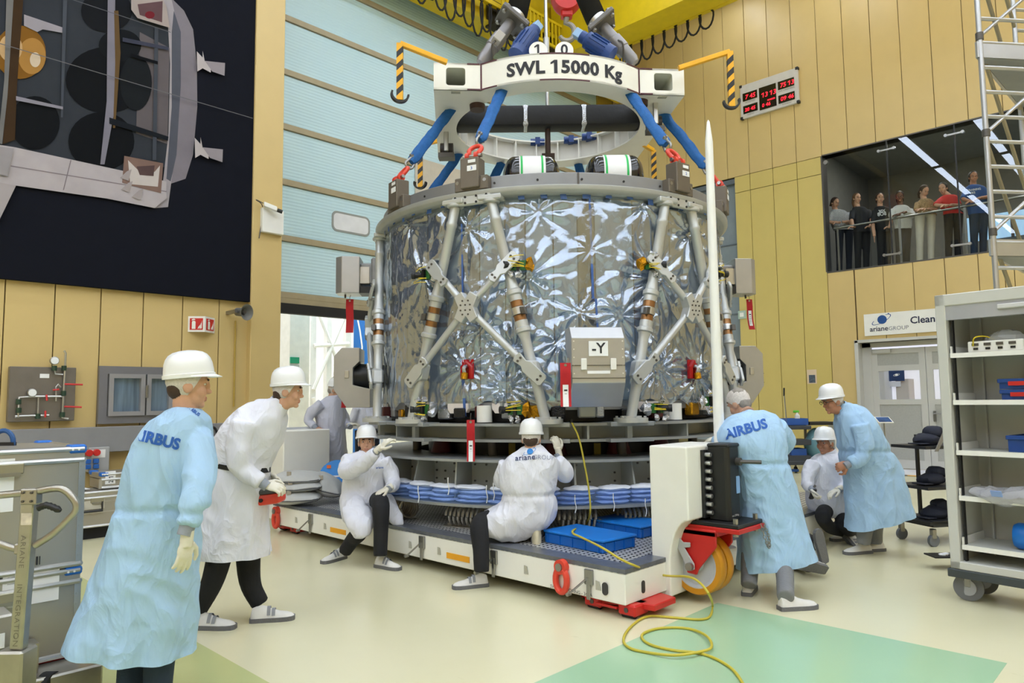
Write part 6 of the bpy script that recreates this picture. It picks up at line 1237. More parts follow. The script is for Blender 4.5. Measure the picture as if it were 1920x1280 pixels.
    bv = BVHTree.FromPolygons([Vector(p) for p in v], f)
    if hat == 'helmet': helmet(hc, look, t, hs, strap=strap); hairnet(hc, look, t, s=hs)
    elif hat == 'net': hairnet(hc, look, t, True, hs)
    for s_ in shoes: shoe(s_[0], s_[1], t, *s_[2:3], top=top, strap=strap_shoe)
    return t, co, bv, hc
def print_on(bv, par, txt, px, py, D, size, ang, mt, bold=.002, name='back_lettering', sp=1., fn=None):
    T, F = text_mesh(txt, size, bold, 'CENTER', sp); a = rad(ang); u = CR*cos(a)+UP*sin(a); v = -CR*sin(a)+UP*cos(a); c = dep(px, py, D-.6); d0 = nrm(ray(px, py)); pts = []
    ok = []
    for p in T:
        q = c+u*p[0]+v*p[1]; h = bv.ray_cast(Vector(q), Vector(d0)); ok.append(h[0] is not None and h[3] < .95); pts.append((np.array(h[0])-d0*.005) if ok[-1] else q+d0*.6)
    F = [q for q in F if all(ok[i] for i in q)]
    m = MB(); m.add(pts, F); return obj(name, m, mt, par, smooth=0)
# ---- 1 man in pale blue coat watching
D = 3.6
p1, c1_, bv, hc = person('tall man in a pale blue coat lettered AIRBUS standing beside the metal transport boxes', D, (354, 722), (62, -4), [(768, 328, 372, .075), (785, 296, 386, .12), (810, 268, 388, .15), (850, 254, 384, .17), (900, 243, 378, .18), (950, 229, 370, .18), (985, 220, 366, .19), (1040, 203, 363, .21), (1100, 182, 360, .23), (1160, 158, 357, .26), (1212, 141, 352, .28), (1220, 190, 345, .24)],
    [dict(p=[(366, 818, -.03), (376, 880, -.12), (368, 940, -.2), (353, 982, -.24)], r=[.085, .082, .078, .055]), dict(p=[(290, 815, .14), (300, 890, .22), (320, 960, .3)], r=[.08, .08, .06])],
    [dict(w=(350, 1012, -.25), d=(-.12, -1, .05), n=(-.8, 0, .5), th=1, curl=.25), dict(w=(322, 985, .32), d=(0, -1, .1), n=(.7, 0, .3), curl=.4)], [[(270, 1080, .05), (252, 1220, .05), (236, 1370, .0)], [(310, 1080, -.05), (300, 1220, -.05), (290, 1385, -.05)]],
    [(onz(228, 1385), onz(262, 1345)), (onz(285, 1395), onz(322, 1358))], CBLUE, JEAN, 0, BROWN_H, neck=(350, 780), seed=1, wr=.013, waist=950, hem_tilt=.12)
print_on(bv, p1, 'AIRBUS', 290, 832, D, .074, -14, AIRB, .003)
print_on(bv, p1, 'AIRBUS', 362, 772, D, .022, -38, AIRB, .0008, 'collar_lettering')
# ---- 2 man in white walking with the crane remote
D = 5.0
p2, c2_, bv, hc = person('man in a white coat with a black belt holding a red crane remote', D, (540, 733), (80, -6), [(748, 500, 528, .075), (765, 456, 531, .13), (790, 429, 533, .19), (820, 411, 527, .20), (850, 405, 513, .19), (872, 402, 503, .18), (910, 390, 500, .19), (956, 381, 498, .20), (1000, 371, 500, .21), (1040, 365, 503, .22), (1043, 395, 490, .19)],
    [dict(p=[(458, 793, -.17), (448, 840, -.2), (455, 878, -.2), (489, 903, -.2)], r=[.092, .088, .075, .055]), dict(p=[(480, 790, .17), (478, 850, .2), (492, 895, .12)], r=[.085, .08, .055])],
    [dict(w=(497, 908, -.19), d=(.95, -.25, .15), n=(.1, -.75, .6), th=1, curl=.55), dict(w=(505, 893, .1), d=(.9, -.35, -.3), n=(.1, -.6, -.7), th=-1, curl=.55)], [[(425, 985, -.08), (400, 1085, -.1), (372, 1142, -.08)], [(465, 985, .1), (468, 1085, .1), (488, 1132, .1)]],
    [(onz(362, 1178), onz(414, 1178), UP), (onz(470, 1166), onz(550, 1160), UP)], CWHITE, BLKT, 0, BROWN_H, neck=(521, 760), seed=2)
m = MB(); R = []
for z_, y in ((0, 868), (1, 877)): R.append([dep(452+(53-1)*cos(q), y+8*cos(q), D)*1.0+CF*(.205*sin(q))+CR*.004*cos(q) for q in [2*pi*i/32 for i in range(32)]])
m.rings(R, False); o = obj('black_belt', m, BLK, p2); obj('belt_end', MB().box(dep(394, 912, D-.14), (.045, .012, .24), CR, nrm(UP+CR*.25)), BLK, p2, smooth=0)
rp_ = dep(503, 922, D-.02); t = thing('crane_remote', 'red and grey crane remote held in the gloved hands of the man in white', 'remote', rp_); u_ = nrm(CR+UP*.12); 
obj('remote_body', MB().box(rp_-UP*.045, (.21, .17, .075), u_), ORED, t, bevel=.02, smooth=40, seg=2); obj('remote_top', MB().box(rp_+UP*.01, (.2, .17, .04), u_), mat('dark_grey_plastic', '#4c4e50', .5), t, bevel=.012, smooth=40)
for q in (-.05, .05): obj('joystick', MB().lathe([(.0, 0), (.018, 0), (.012, .03), (.02, .05), (0, .055)], rp_+u_*q+UP*.03, UP, 14, cap=False), BLK, t)
for q in (-.06, -.02): obj('push_button', MB().cyl(rp_+u_*q-UP*.045-CF*.085, rp_+u_*q-UP*.045-CF*.095, .014, n=12), BLK, t)
# ---- 3 man behind the white housing
D = 9.6
p3, _, bv, hc = person('man in a greyish coat leaning his hand on the white housing behind the notched box', D, (629, 731), (85, -20), [(742, 616, 637, .08), (752, 600, 643, .13), (775, 592, 645, .17), (800, 596, 645, .18), (840, 597, 648, .19), (880, 599, 652, .2), (930, 600, 655, .22), (935, 610, 645, .2)],
    [dict(p=[(603, 758, -.15), (584, 773, -.18), (578, 788, -.2), (588, 798, -.22)]), dict(p=[(637, 762, .15), (648, 790, .15), (655, 798, .0)])],
    [dict(w=(590, 800, -.22), d=(.9, -.35, 0), n=(0, -1, .2), curl=.25, bare=True), dict(w=(657, 796, .0), d=(.9, .1, 0), n=(0, -1, 0), curl=.7)], [[(615, 900), (612, 940), (610, 965)], [(640, 900), (641, 940), (642, 965)]], [(onz(604, 975), onz(618, 972)), (onz(636, 975), onz(650, 972))], CGREY, BLKT, 0, GREY_H, neck=(626, 747), seed=3, coat_vox=.014, hand_vox=.005)
# ---- further person behind the strut
D = 10.6
person('person in a white coat and dark trousers mostly hidden behind the notched box and strut', D, (692, 737), (110, -10), [(752, 682, 702, .08), (762, 668, 712, .13), (785, 664, 714, .17), (803, 664, 712, .18), (806, 670, 706, .15)], [dict(p=[(670, 766, -.1), (660, 788, -.15), (648, 797, -.15)]), dict(p=[(708, 766, .1), (712, 790, .1), (706, 805, .0)])],
    [dict(w=(646, 797, -.15), d=(-.9, .1, 0), n=(0, -1, 0), curl=.8), dict(w=(704, 808, 0), d=(-.2, -1, 0), n=(-1, 0, 0), curl=.4)], [[(677, 806), (676, 870), (675, 935)], [(700, 806), (700, 870), (700, 935)]], [(onz(672, 945), onz(684, 943)), (onz(697, 945), onz(709, 943))], CWHITE, mat('dark_navy_trousers', '#222734', .85), 0, BROWN_H, neck=(692, 752), seed=4, coat_vox=.016, hand_vox=.006)
# ---- 4 seated man pointing
D = 7.1
fl3 = rows_mb([(928, 690, 732, .1, -.02), (950, 712, 745, .07, -.1), (968, 726, 753, .045, -.16), (982, 738, 757, .03, -.2)], D)
lap = [limb([(662, 935, -.05), (666, 962, -.3), (683, 990, -.42)], D, [.13, .12, .10])[0], limb([(700, 932, -.05), (712, 942, -.25), (716, 952, -.38)], D, [.12, .11, .085])[0]]
fl = rows_mb([(930, 640, 735, .12, -.05), (950, 642, 745, .13, -.12), (975, 652, 757, .12, -.2), (983, 660, 750, .1, -.25)], D); fl2 = rows_mb([(950, 643, 690, .1, -.3), (975, 650, 698, .1, -.42), (1000, 661, 694, .07, -.48), (1008, 664, 680, .05, -.48)], D)
p4, _, bv, hc = person('man in a white coat sitting on the platform edge and pointing with a gloved hand', D, (687, 829), (168, 0), [(846, 674, 700, .075), (853, 655, 715, .12), (870, 646, 724, .15), (895, 644, 722, .16), (920, 643, 724, .17), (945, 643, 728, .18), (955, 648, 722, .15)],
    [dict(p=[(655, 862, -.05), (650, 884, -.2), (678, 872, -.35), (704, 848, -.42)], r=[.09, .088, .078, .055]), dict(p=[(718, 864, -.03), (733, 888, -.05), (737, 906, -.12), (730, 914, -.25)], r=[.088, .08, .07, .055])],
    [dict(w=(712, 840, -.44), d=(.75, .65, -.15), n=(.4, -.6, .4), th=-1, curl=.45, point=True, s=1.08), dict(w=(727, 915, -.28), d=(-.75, -.35, -.4), n=(0, -1, .2), th=1, curl=.35)],
    [[(668, 938, -.05), (676, 990, -.45), (661, 1012, -.40), (646, 1034, -.36)], [(708, 936, -.05), (714, 948, -.42), (714, 995, -.5), (713, 1042, -.55)]], [(onz(646, 1046), onz(620, 1053)), (onz(706, 1062), onz(742, 1068))], CWHITE, BLKT, 0, BROWN_H, neck=(687, 850), seed=5, extra_coat=[fl2, lap[0], fl3], hem=False)
o = print_on(bv, p4, 'ariane', 712, 878, D, .03, 2, AIRB, .0005, 'chest_lettering')
# ---- 5 crouching man seen from behind
D = 6.1
p5, _, bv, hc = person('crouching man in a white coat with a printed back peering under the module', D, (996, 822), (8, -12), [(838, 984, 1014, .08), (848, 966, 1028, .13), (866, 946, 1046, .16), (895, 938, 1042, .18), (925, 942, 1039, .19), (945, 938, 1042, .20), (962, 905, 1041, .22), (978, 892, 1034, .22), (994, 896, 1012, .2), (1008, 930, 985, .16)],
    [dict(p=[(1040, 866, .05), (1057, 884, .08), (1055, 890, .15), (1048, 862, .2)], r=[.088, .088, .075, .05]), dict(p=[(952, 868, .05), (942, 900, .12), (960, 890, .3)], r=[.085, .08, .055])],
    [dict(w=(1047, 846, .22), d=(-.2, 1, .1), n=(-.5, 0, .8), th=-1, curl=.5), dict(w=(965, 880, .32), d=(.3, .6, .6), n=(.2, -.3, .9), th=1, curl=.5)], [[(920, 975, .0), (900, 985, -.15), (902, 1030, -.25), (903, 1072, -.3)], [(985, 985, .1), (1015, 985, .05), (1005, 1000, -.1)]],
    [(onz(914, 1098), onz(872, 1102))], CWHITE, BLKT, 0, BROWN_H, neck=(1000, 842), seed=6, hem=False, waist=926, wr=.012)
print_on(bv, p5, 'ariane', 985, 862, D, .066, 4, mat('navy_print', '#27315e', .6), .001, sp=1.05); print_on(bv, p5, 'GROUP', 1019, 861, D, .052, -3, mat('grey_print', '#7f86a0', .6), -.0004, sp=1.05)
def emb_fn(x, y, o=0):
    q = dep(993, 846, D-.6)+CR*x+UP*y; d0 = nrm(ray(993, 846)); h = bv.ray_cast(Vector(q), Vector(d0)); return np.array(h[0])-d0*(.005+o) if h[0] is not None else q+d0*.6
emblem(emb_fn, .2, mat('bright_emblem_blue', '#2a7fc9', .6), p5, 'back_emblem')
ft = dep(1006, 1024, D-.12); shoe(ft, ft+CF*.05+UP*.3, p5, -CF+UP*.25, top=mat('cream_overshoe', '#d3caab', .8, var=.12, bump=.6, bscale=40), strap=False)
# ---- 6 man bending to the module, AIRBUS on the back
D = 5.62
p6, _, bv, hc = person('man in a hairnet and pale blue coat lettered AIRBUS bending towards the module', D, (1386, 757), (-35, -30), [(771, 1394, 1432, .09, .1), (784, 1366, 1454, .14, .08), (805, 1351, 1467, .17, .05), (830, 1352, 1471, .18, .02), (858, 1370, 1471, .17, 0), (892, 1380, 1481, .18, 0), (930, 1385, 1493, .19, 0), (970, 1388, 1503, .21, 0), (1010, 1389, 1514, .23, 0), (1054, 1390, 1527, .25, 0), (1060, 1391, 1495, .18, 0)],
    [dict(p=[(1456, 800, .05), (1470, 830, .15), (1440, 850, .4)], r=[.088, .085, .06]), dict(p=[(1362, 805, .08), (1356, 830, .3), (1345, 825, .55)], r=[.088, .08, .055])],
    [dict(w=(1435, 852, .45), d=(-.3, 0, .9), n=(-.3, -1, 0), curl=.5), dict(w=(1344, 823, .6), d=(-.3, 0, .9), n=(.2, -1, 0), curl=.5)], [[(1412, 960, .05), (1406, 1060, -.05), (1404, 1098, -.15)], [(1462, 960, .02), (1468, 1035, -.08), (1472, 1085, -.28), (1473, 1120, -.48)]],
    [(onz(1400, 1118), onz(1412, 1098)), (onz(1462, 1144), onz(1516, 1140))], CBLUE, GJEAN, 0, GREY_H, hat='net', head_dd=.25, neck=(1402, 776, .15), seed=7, wr=.012, strap_shoe=False, waist=868, collar=False, hem_tilt=-.19, leg_r=(.08, .075, .066, .062))
print_on(bv, p6, 'AIRBUS', 1401, 812, D, .105, 15, AIRB, .004)
# ---- 7 kneeling man with helmet
D = 7.55
p7, _, bv, hc = person('man in a white coat and helmet kneeling with a black tool in his hand', D, (1547, 830), (-125, -6), [(850, 1540, 1572, .08), (858, 1526, 1580, .13), (875, 1517, 1587, .16), (905, 1512, 1590, .17), (935, 1514, 1591, .18), (955, 1520, 1592, .19), (968, 1530, 1590, .18)],
    [dict(p=[(1526, 868, -.1), (1515, 892, -.15), (1514, 908, -.2), (1520, 914, -.25)], r=[.08, .075, .065, .05]), dict(p=[(1580, 868, -.02), (1590, 895, -.08), (1588, 910, -.2), (1576, 916, -.25)], r=[.08, .075, .065, .05])],
    [dict(w=(1521, 917, -.26), d=(.1, -.7, -.5), n=(.6, 0, -.4), th=1, curl=.8), dict(w=(1572, 917, -.27), d=(-.8, -.3, -.2), n=(0, -1, 0), th=1, curl=.4)], [[(1550, 955, -.05), (1542, 968, -.35), (1556, 988, -.2), (1580, 996, .0)], [(1575, 958, 0), (1585, 985, -.25), (1598, 1000, .05)]],
    [(dep(1578, 1002, D-.05), dep(1592, 1008, D-.1), nrm(CR+UP*.4)), (onz(1597, 1010), onz(1580, 1012))], CWHITE, BLKT, 1, GREY_H, neck=(1556, 850), seed=8, coat_vox=.0125, hem=False, leg_r=(.085, .074, .066, .06))
q = dep(1524, 926, D-.3); t = thing('hand_tool', 'small black hand tool gripped by the kneeling man', 'tool', q); obj('tool_body', MB().box(q, (.05, .05, .11), CR, nrm(UP+CR*.4)), BLK, t, bevel=.012, smooth=40); obj('tool_tip', MB().cyl(q+UP*.05, q+UP*.09+CR*.03, .012, n=10), DKST, t)
# ---- 8 person lying on the floor, mostly hidden
D = 6.2
p8, _, bv, hc = person('person in white lying on the floor with grey shoe soles turned outwards', D, (1442, 1016), (-80, 60), [(1000, 1445, 1470, .1, .35), (1005, 1440, 1512, .15, .35), (1022, 1440, 1526, .19, .3), (1045, 1442, 1520, .2, .25), (1058, 1455, 1500, .16, .25)], [dict(p=[(1460, 1020, .4), (1475, 1035, .45), (1490, 1040, .45)])], [dict(w=(1492, 1040, .45), d=(.9, -.2, 0), n=(0, -1, 0), curl=.5)],
    [[(1490, 1030, .2), (1515, 1015, .05), (1532, 1035, -.05)], [(1490, 1045, .2), (1508, 1052, .05), (1520, 1062, -.05)]], [], CWHITE, BLKT, 0, BROWN_H, hat='net', neck=(1450, 1016, .3), head_dd=.3, seed=9, coat_vox=.0125, hem=False)
h1 = dep(1549, 1055, 6.1); shoe(h1, h1+UP*.29-CR*.09, p8, nrm(CF*.85-CR*.45), strap=False); h2 = dep(1550, 1070, 6.05); shoe(h2, h2-CR*.29+UP*.10, p8, nrm(CF*.9+UP*.5), strap=False)
# ---- 9 bending man in pale blue coat and helmet
D = 6.95
p9, _, bv, hc = person('man in a helmet, glasses and pale blue coat bending forward with clasped bare hands', D, (1561, 752), (-97, -14), [(757, 1574, 1594, .08), (768, 1572, 1620, .13), (790, 1570, 1638, .19), (815, 1572, 1652, .20), (845, 1577, 1667, .20), (871, 1582, 1681, .20), (900, 1588, 1690, .21), (940, 1591, 1701, .23), (976, 1592, 1714, .25), (988, 1593, 1652, .18)],
    [dict(p=[(1612, 797, -.18), (1622, 835, -.22), (1612, 858, -.22), (1594, 868, -.22)], r=[.09, .09, .078, .058]), dict(p=[(1605, 800, .17), (1600, 840, .2), (1590, 868, .05)], r=[.08, .075, .055])],
    [dict(w=(1590, 869, -.2), d=(-.85, -.35, .3), n=(.1, -.3, .9), th=1, curl=.9, bare=True), dict(w=(1588, 868, 0.0), d=(-.8, -.3, -.5), n=(.1, -.3, -.9), th=-1, curl=.8, bare=True)], [[(1632, 930, .0), (1622, 990, -.05), (1619, 1020, -.06)], [(1645, 930, .08), (1641, 985, .1), (1642, 1018, .1)]],
    [(onz(1632, 1036), onz(1574, 1040)), (onz(1657, 1032), onz(1610, 1034))], CBLUE, GJEAN, 1, GREY_H, neck=(1580, 766), seed=10, wr=.012, strap_shoe=False, waist=845, hem_tilt=-.27)
f, r, u = hframe((-97, -14)); m = MB()
for q in (-1, 1): m.tube([hc+r*q*.034+f*.104+u*.008+r*.022*cos(a)+u*.017*sin(a) for a in np.linspace(0, 2*pi, 15)], .0025, n=5); m.tube([hc+r*q*.056+f*.1+u*.012, hc+r*q*.082-f*.0+u*.012], .0025, n=5)
m.tube([hc-r*.012+f*.107+u*.012, hc+r*.012+f*.107+u*.012], .0025, n=5); obj('glasses', m, BLK, p9)
# ---- spectators behind the gallery glass
GX = XR+.62
def spect(label, head, look, rows, legrows, arms, top, trs, skin, hair, long=0, dx=0., seed=0, extra=None):
    D = depth_of(onx(head[0], head[1], GX+dx)); legs = []
    (xl, xr, y0, y1) = legrows; y1 += (dep((xl+xr)/2, y1, D)[2]-GF-.07)*FPX/D; rows = [(q[0], q[1]+.06*(q[2]-q[1]), q[2]-.06*(q[2]-q[1]), q[3]*.88) for q in rows]; rows = rows[:-1]+[(rows[-1][0], xl, xr, .12), (rows[-1][0]+2, xl, xr, .12)]; a0 = dep(xl, y0, D); a1 = dep(xr, y0, D); b0 = dep(xl, y1, D); b1 = dep(xr, y1, D); w_ = (xr-xl)/4
    lg = [[(xl+w_, y0), (xl+w_, (y0+y1)/2), (xl+w_*1.0, y1)], [(xr-w_, y0), (xr-w_, (y0+y1)/2), (xr-w_, y1)]]
    fl = [np.array([*dep(q[-1][0], q[-1][1], D)[:2], GF]) for q in lg]; sh = [(p+CF*.06, p-CF*.2) for p in fl]
    t, co, bv, hc = person(label, D, head, look, rows, [dict(p=a['p'], bare=a.get('bare', True), short=a.get('short', True), r=a.get('r', [.07, .065])) for a in arms], [dict(w=a['h'], d=a.get('d', (-.9, -.1, -.2)), n=(0, -1, 0), curl=.4, bare=True) for a in arms], lg, sh, top, trs, skin, hair, hat=None, name='person', coat_name='top', cuffs=False, hem=True, coat_vox=.018, body_vox=.018, head_vox=.008, hand_vox=.007, seed=seed, wr=.004, group='spectators in the gallery', leg_r=(.1, .085, .07, .065), top=mat('plain_shoe', '#b9b5ae', .6), strap_shoe=False)
    f, r, u = hframe(look); m = MB()
    if long: 
        m.ell(hc-f*.03+u*.03, (.092, .098, .1), r, u, 18, 12); m.tube([hc-f*.06, hc-f*.075-u*.1, hc-f*.06-u*long], [.085, .08, .05], 14, r2=[.05, .045, .03]); m.f = [q for q in m.f]; hv, hf, _ = remesh([(m, 'h')], .01, 2); mb = MB(); mb.v = [tuple(p) for p in hv if True]; mb.f = hf; mb.m = [0]*len(hf); fwd = [i for i, p in enumerate(hv) if (p-hc)@f > .035 and (p-hc)@u < .075]; 
        for i in fwd: mb.v[i] = tuple(np.array(mb.v[i])-f*(((hv[i]-hc)@f)-.03))
        obj('hair', mb, hair, t)
    return t, bv, D
GT = mat('grey_floral_shirt', '#a8a9ac', .8, var=.35, vscale=60); BT = mat('black_top', '#26272b', .8); BT2 = mat('black_tshirt', '#1d1e20', .8); WC = mat('white_cardigan', '#d3d4d2', .8); LP = mat('leopard_print_top', '#8b7353', .8, var=.9, vscale=45); RT = mat('red_tshirt', '#c81e22', .75); BLT = mat('blue_tshirt', '#1f4f92', .75)
DJ = mat('navy_trousers', '#20252f', .85); BKT = mat('black_trousers_plain', '#202022', .85); OLT = mat('brown_trousers', '#35312a', .85); CRM = mat('cream_trousers', '#cfcabb', .8)
def AR(s, e, w, h=None, **k): return dict(p=[(*s, 0), (*e, -.1), (*w, -.22)], h=(*(h or w), -.24), **k)
spect('spectator in a grey patterned shirt with dark hair tied back leaning on the rail', (1566, 380), (170, -25), [(393, 1560, 1574, .07), (397, 1555, 1588, .1), (412, 1554, 1595, .13), (428, 1560, 1599, .13), (432, 1564, 1597, .11)], (1565, 1601, 428, 498), [AR((1558, 400), (1555, 415), (1572, 417)), AR((1591, 400), (1597, 413), (1583, 416), d=(.9, -.1, -.1))], GT, DJ, 0, BROWN_H, .08, seed=21)
spect('spectator with long light brown hair in a black sleeveless top', (1607, 372), (178, -10), [(388, 1600, 1616, .07), (392, 1597, 1626, .1), (412, 1598, 1630, .13), (432, 1600, 1633, .13), (436, 1604, 1630, .11)], (1601, 1632, 432, 496), [AR((1599, 396), (1597, 412), (1600, 425)), AR((1627, 395), (1634, 410), (1632, 424))], BT, BKT, 0, BLOND_H, .2, seed=22)
t, bv, D_ = spect('spectator in a black T-shirt with a white print and an arm hanging down', (1650, 372), (-165, -8), [(387, 1643, 1657, .07), (391, 1638, 1668, .1), (405, 1637, 1671, .13), (425, 1640, 1670, .13), (436, 1644, 1670, .12)], (1645, 1671, 432, 492), [AR((1641, 396), (1637, 420), (1639, 440), d=(0, -1, 0)), AR((1666, 395), (1671, 412), (1668, 425))], BT2, BKT, 0, BROWN_H, .05, seed=23)
print_on(bv, t, '8O8', 1654, 404, D_, .11, 8, PAPER, .002, 'shirt_print'); print_on(bv, t, '30X', 1654, 398, D_, .09, 8, PAPER, .002, 'shirt_print')
spect('spectator with a pink headband and white cardigan over a grey shirt', (1687, 369), (-150, -20), [(385, 1680, 1696, .07), (389, 1673, 1706, .1), (400, 1670, 1711, .13), (420, 1676, 1711, .13), (430, 1680, 1706, .12)], (1679, 1707, 428, 486), [AR((1675, 394), (1672, 405), (1684, 402), bare=False, short=False, r=[.075, .07, .05]), AR((1706, 394), (1711, 404), (1696, 398), bare=False, short=False, r=[.075, .07, .05])], WC, OLT, 2, BLK_H, .16, seed=24)
spect('spectator in a leopard print top and cream trousers looking down', (1733, 358), (175, -35), [(373, 1726, 1740, .07), (377, 1720, 1750, .1), (388, 1718, 1753, .13), (398, 1720, 1753, .13), (404, 1722, 1752, .13)], (1714, 1756, 400, 482), [AR((1721, 381), (1718, 394), (1730, 392)), AR((1750, 381), (1755, 392), (1742, 392), d=(-.9, 0, -.2))], LP, CRM, 0, BROWN_H, .18, seed=25)
spect('spectator in a red T-shirt bending over the rail with a badge', (1768, 353), (-130, -20), [(366, 1770, 1790, .08), (370, 1760, 1796, .12), (382, 1758, 1796, .14), (394, 1768, 1797, .14), (402, 1772, 1798, .13)], (1770, 1805, 396, 474), [AR((1764, 375), (1755, 384), (1774, 385)), AR((1792, 374), (1798, 384), (1784, 384), d=(-.9, -.1, -.1))], RT, BKT, 0, BLK_H, .08, seed=26)
t, bv, D_ = spect('bearded spectator in a blue T-shirt with white lettering', (1825, 332), (-160, -14), [(347, 1816, 1834, .08), (352, 1809, 1848, .12), (365, 1808, 1852, .14), (385, 1812, 1850, .14), (402, 1816, 1850, .13)], (1818, 1852, 398, 472), [AR((1812, 357), (1806, 372), (1822, 378)), AR((1846, 357), (1853, 368), (1838, 371), d=(-.9, -.1, -.1))], BLT, JEAN, 1, BLK_H, .03, seed=27)
print_on(bv, t, 'TRAINING', 1827, 357, D_, .06, 8, PAPER, .001, 'shirt_print'); print_on(bv, t, 'LIKE', 1824, 363, D_, .06, 8, PAPER, .001, 'shirt_print')
# ================================================================== things on the floor
BOXA = mat('dull_aluminium_box', '#b0ada4', .38, .65, var=.07, vscale=2.5); CORN = mat('blue_corner_plastic', '#1466c0', .4)
def albox(label, a, L_, W2, z0, z1, group=None, papers=(), name='transport_box', corner=.09, ribs=False):
    """a = front right corner (x, y); box runs L_ along -x and W2 along +y"""
    x1, y0 = a; x0, y1 = x1-L_, y0+W2; t = thing(name, label, 'box', ((x0+x1)/2, (y0+y1)/2, z0), group)
    obj('box_body', MB().box2((x0, y0, z0), (x1, y1, z1-.07)), BOXA, t, smooth=0); obj('box_lid', MB().box2((x0-.004, y0-.004, z1-.06), (x1+.004, y1+.004, z1)), BOXA, t, bevel=.004, smooth=0)
    for z in (z1-.072, z0+.012, z1-.01): 
        m = MB(); k = .012
        for (p, q) in (((x0, y0), (x1, y0)), ((x1, y0), (x1, y1))): m.cyl((p[0], p[1], z), (q[0], q[1], z), .016, n=8)
        obj('edge_profile', m, ALU, t)
    for (x, y) in ((x0, y0), (x1, y0), (x1, y1)): obj('corner_profile', MB().box2((x-.025, y-.008, z0), (x+.008, y+.025, z1-.06)), ALU, t, smooth=0)
    for (x, y, sx, sy_) in ((x1, y0, -1, 1), (x0, y0, 1, 1), (x1, y1, -1, -1), (x0, y1, 1, -1)):
        m = MB(); m.box((x+sx*corner/2-sx*.012, y+sy_*corner/2-sy_*.012, z1-.012), (corner, corner, .05)); o = obj('blue_corner', m, CORN, t, bevel=.01, smooth=0)
        for q in (.03, .06): obj('rivet', MB().cyl((x+sx*q, y-sy_*.013, z1-.014), (x+sx*q, y-sy_*.018, z1-.014), .006, n=8), WHT, o)
    for q in np.arange(z0+.06, z1-.1, .055): obj('edge_rivet', MB().cyl((x1-.012, y0-.008, q), (x1-.012, y0-.012, q), .006, n=6), ALU, t)
    m = MB(); m.box(((x0+x1)/2+L_*.2, y0-.012, z1-.1), (.14, .022, .055)); o = obj('hasp', m, mat('nickel_hasp', '#a5a28f', .35, .7), t, bevel=.004, smooth=0)
    obj('hasp_bail', MB().box(((x0+x1)/2+L_*.2, y0-.026, z1-.13), (.11, .008, .02)), STEEL, o, smooth=0)
    for (px0, pz0, px1, pz1, txts) in papers:
        o = obj('paper_label', MB().box2((x0+px0, y0-.006, z0+pz0), (x0+px1, y0-.002, z0+pz1)), PAPER, t, smooth=0)
        for (tx, dx, dz, sz) in txts: m = MB(); text_on(m, tx, (x0+px0+dx, y0-.006, z0+pz0+dz), (1, 0, 0), UP, sz, 0); obj('label_lettering', m, INK, o, smooth=0)
    m = MB()
    for k in range(9): m.box((x1-.30+.013*k, y0-.004, z0+.06), (.004+.004*(k % 2), .003, .045))
    o = obj('barcode', m, INK, t, smooth=0); o['kind'] = 'stuff'
    return t
cr_ = dep(150, 1050, 4.0)                                  # right edge of the near stack
BXX, BYY = cr_[0], cr_[1]
zm = dep(150, 1063, 4.0)[2]; ztp = dep(158, 838, 4.0)[2]
albox('large upper aluminium transport box with blue corners and a label reading HP 25', (BXX, BYY), 1.2, .8, zm+.012, ztp, 'stacked aluminium transport boxes', [(.55, .34, .87, .62, [('140-01', .1, .22, .05), ('HP', .14, .11, .065), ('25', .1, .03, .06)])])
albox('large lower aluminium transport box on a red dolly with taped papers', (BXX, BYY), 1.2, .8, .16, zm, 'stacked aluminium transport boxes', [(.55, .14, .80, .37, [('41-01', .08, .18, .05), ('harness', .02, .03, .06)]), (.84, .32, 1.1, .5, [('SHIPPING LIST', .02, .15, .015), ('----- ---- ----', .02, .12, .02), ('---- -- -----', .02, .09, .02), ('--- ----- ---', .02, .06, .02)])])
t = thing('box_dolly', 'red box dolly with small castors under the aluminium box stack', 'dolly', (BXX-.6, BYY+.4, 0)); obj('dolly_frame', MB().box2((BXX-1.2, BYY, .11), (BXX, BYY+.8, .155)), REDP, t, bevel=.01, smooth=0)
for x in (BXX-1.1, BXX-.1):
    for y in (BYY+.08, BYY+.72): obj('castor', MB().cyl((x, y-.015, .05), (x, y+.015, .05), .05, n=16), BLKR, t); obj('castor_fork', MB().box((x, y, .09), (.05, .05, .06)), STEEL, t, smooth=0)
# papers on top
for k, (x, y) in enumerate(((-.75, .3), (-.5, .18))): p = thing('paper_sheet', ['white sheet of paper lying across the top of the box stack', 'small white note lying at the front of the box stack top'][k], 'paper', (BXX+x, BYY+y, ztp)); obj('sheet', MB().box((BXX+x, BYY+y, ztp+.004), (.42-.2*k, .14, .004)), PAPER, p, smooth=0)
# pallet stacker in front
t_ = dep(38, 1050, 3.35); SX = V(t_[0], t_[1], 0); t = thing('pallet_stacker', 'worn steel pallet stacker mast with a looped handle in front of the box stack', 'stacker', SX)
MET = mat('worn_steel_tube', '#a8a49a', .3, .8, var=.1, vscale=12)
def sp_(px, py, dd=0.): return dep(px, py, 3.35+dd)
top = sp_(58, 925); bot = sp_(35, 1215); mast = nrm(top-bot); 
obj('mast', MB().box((top+bot)/2, (.062, .05, np.linalg.norm(top-bot)), CR-mast*(CR@mast), mast), MET, t, bevel=.006, smooth=0); obj('mast_head', MB().box(sp_(59, 930), (.075, .055, .075), CR), MET, t, bevel=.006, smooth=0)
for q in (-.02, .02):
    for z in (-.02, .02): obj('head_bolt', MB().cyl(sp_(59, 930)+CR*q+UP*z-CF*.028, sp_(59, 930)+CR*q+UP*z-CF*.036, .006, n=8), DKST, t)
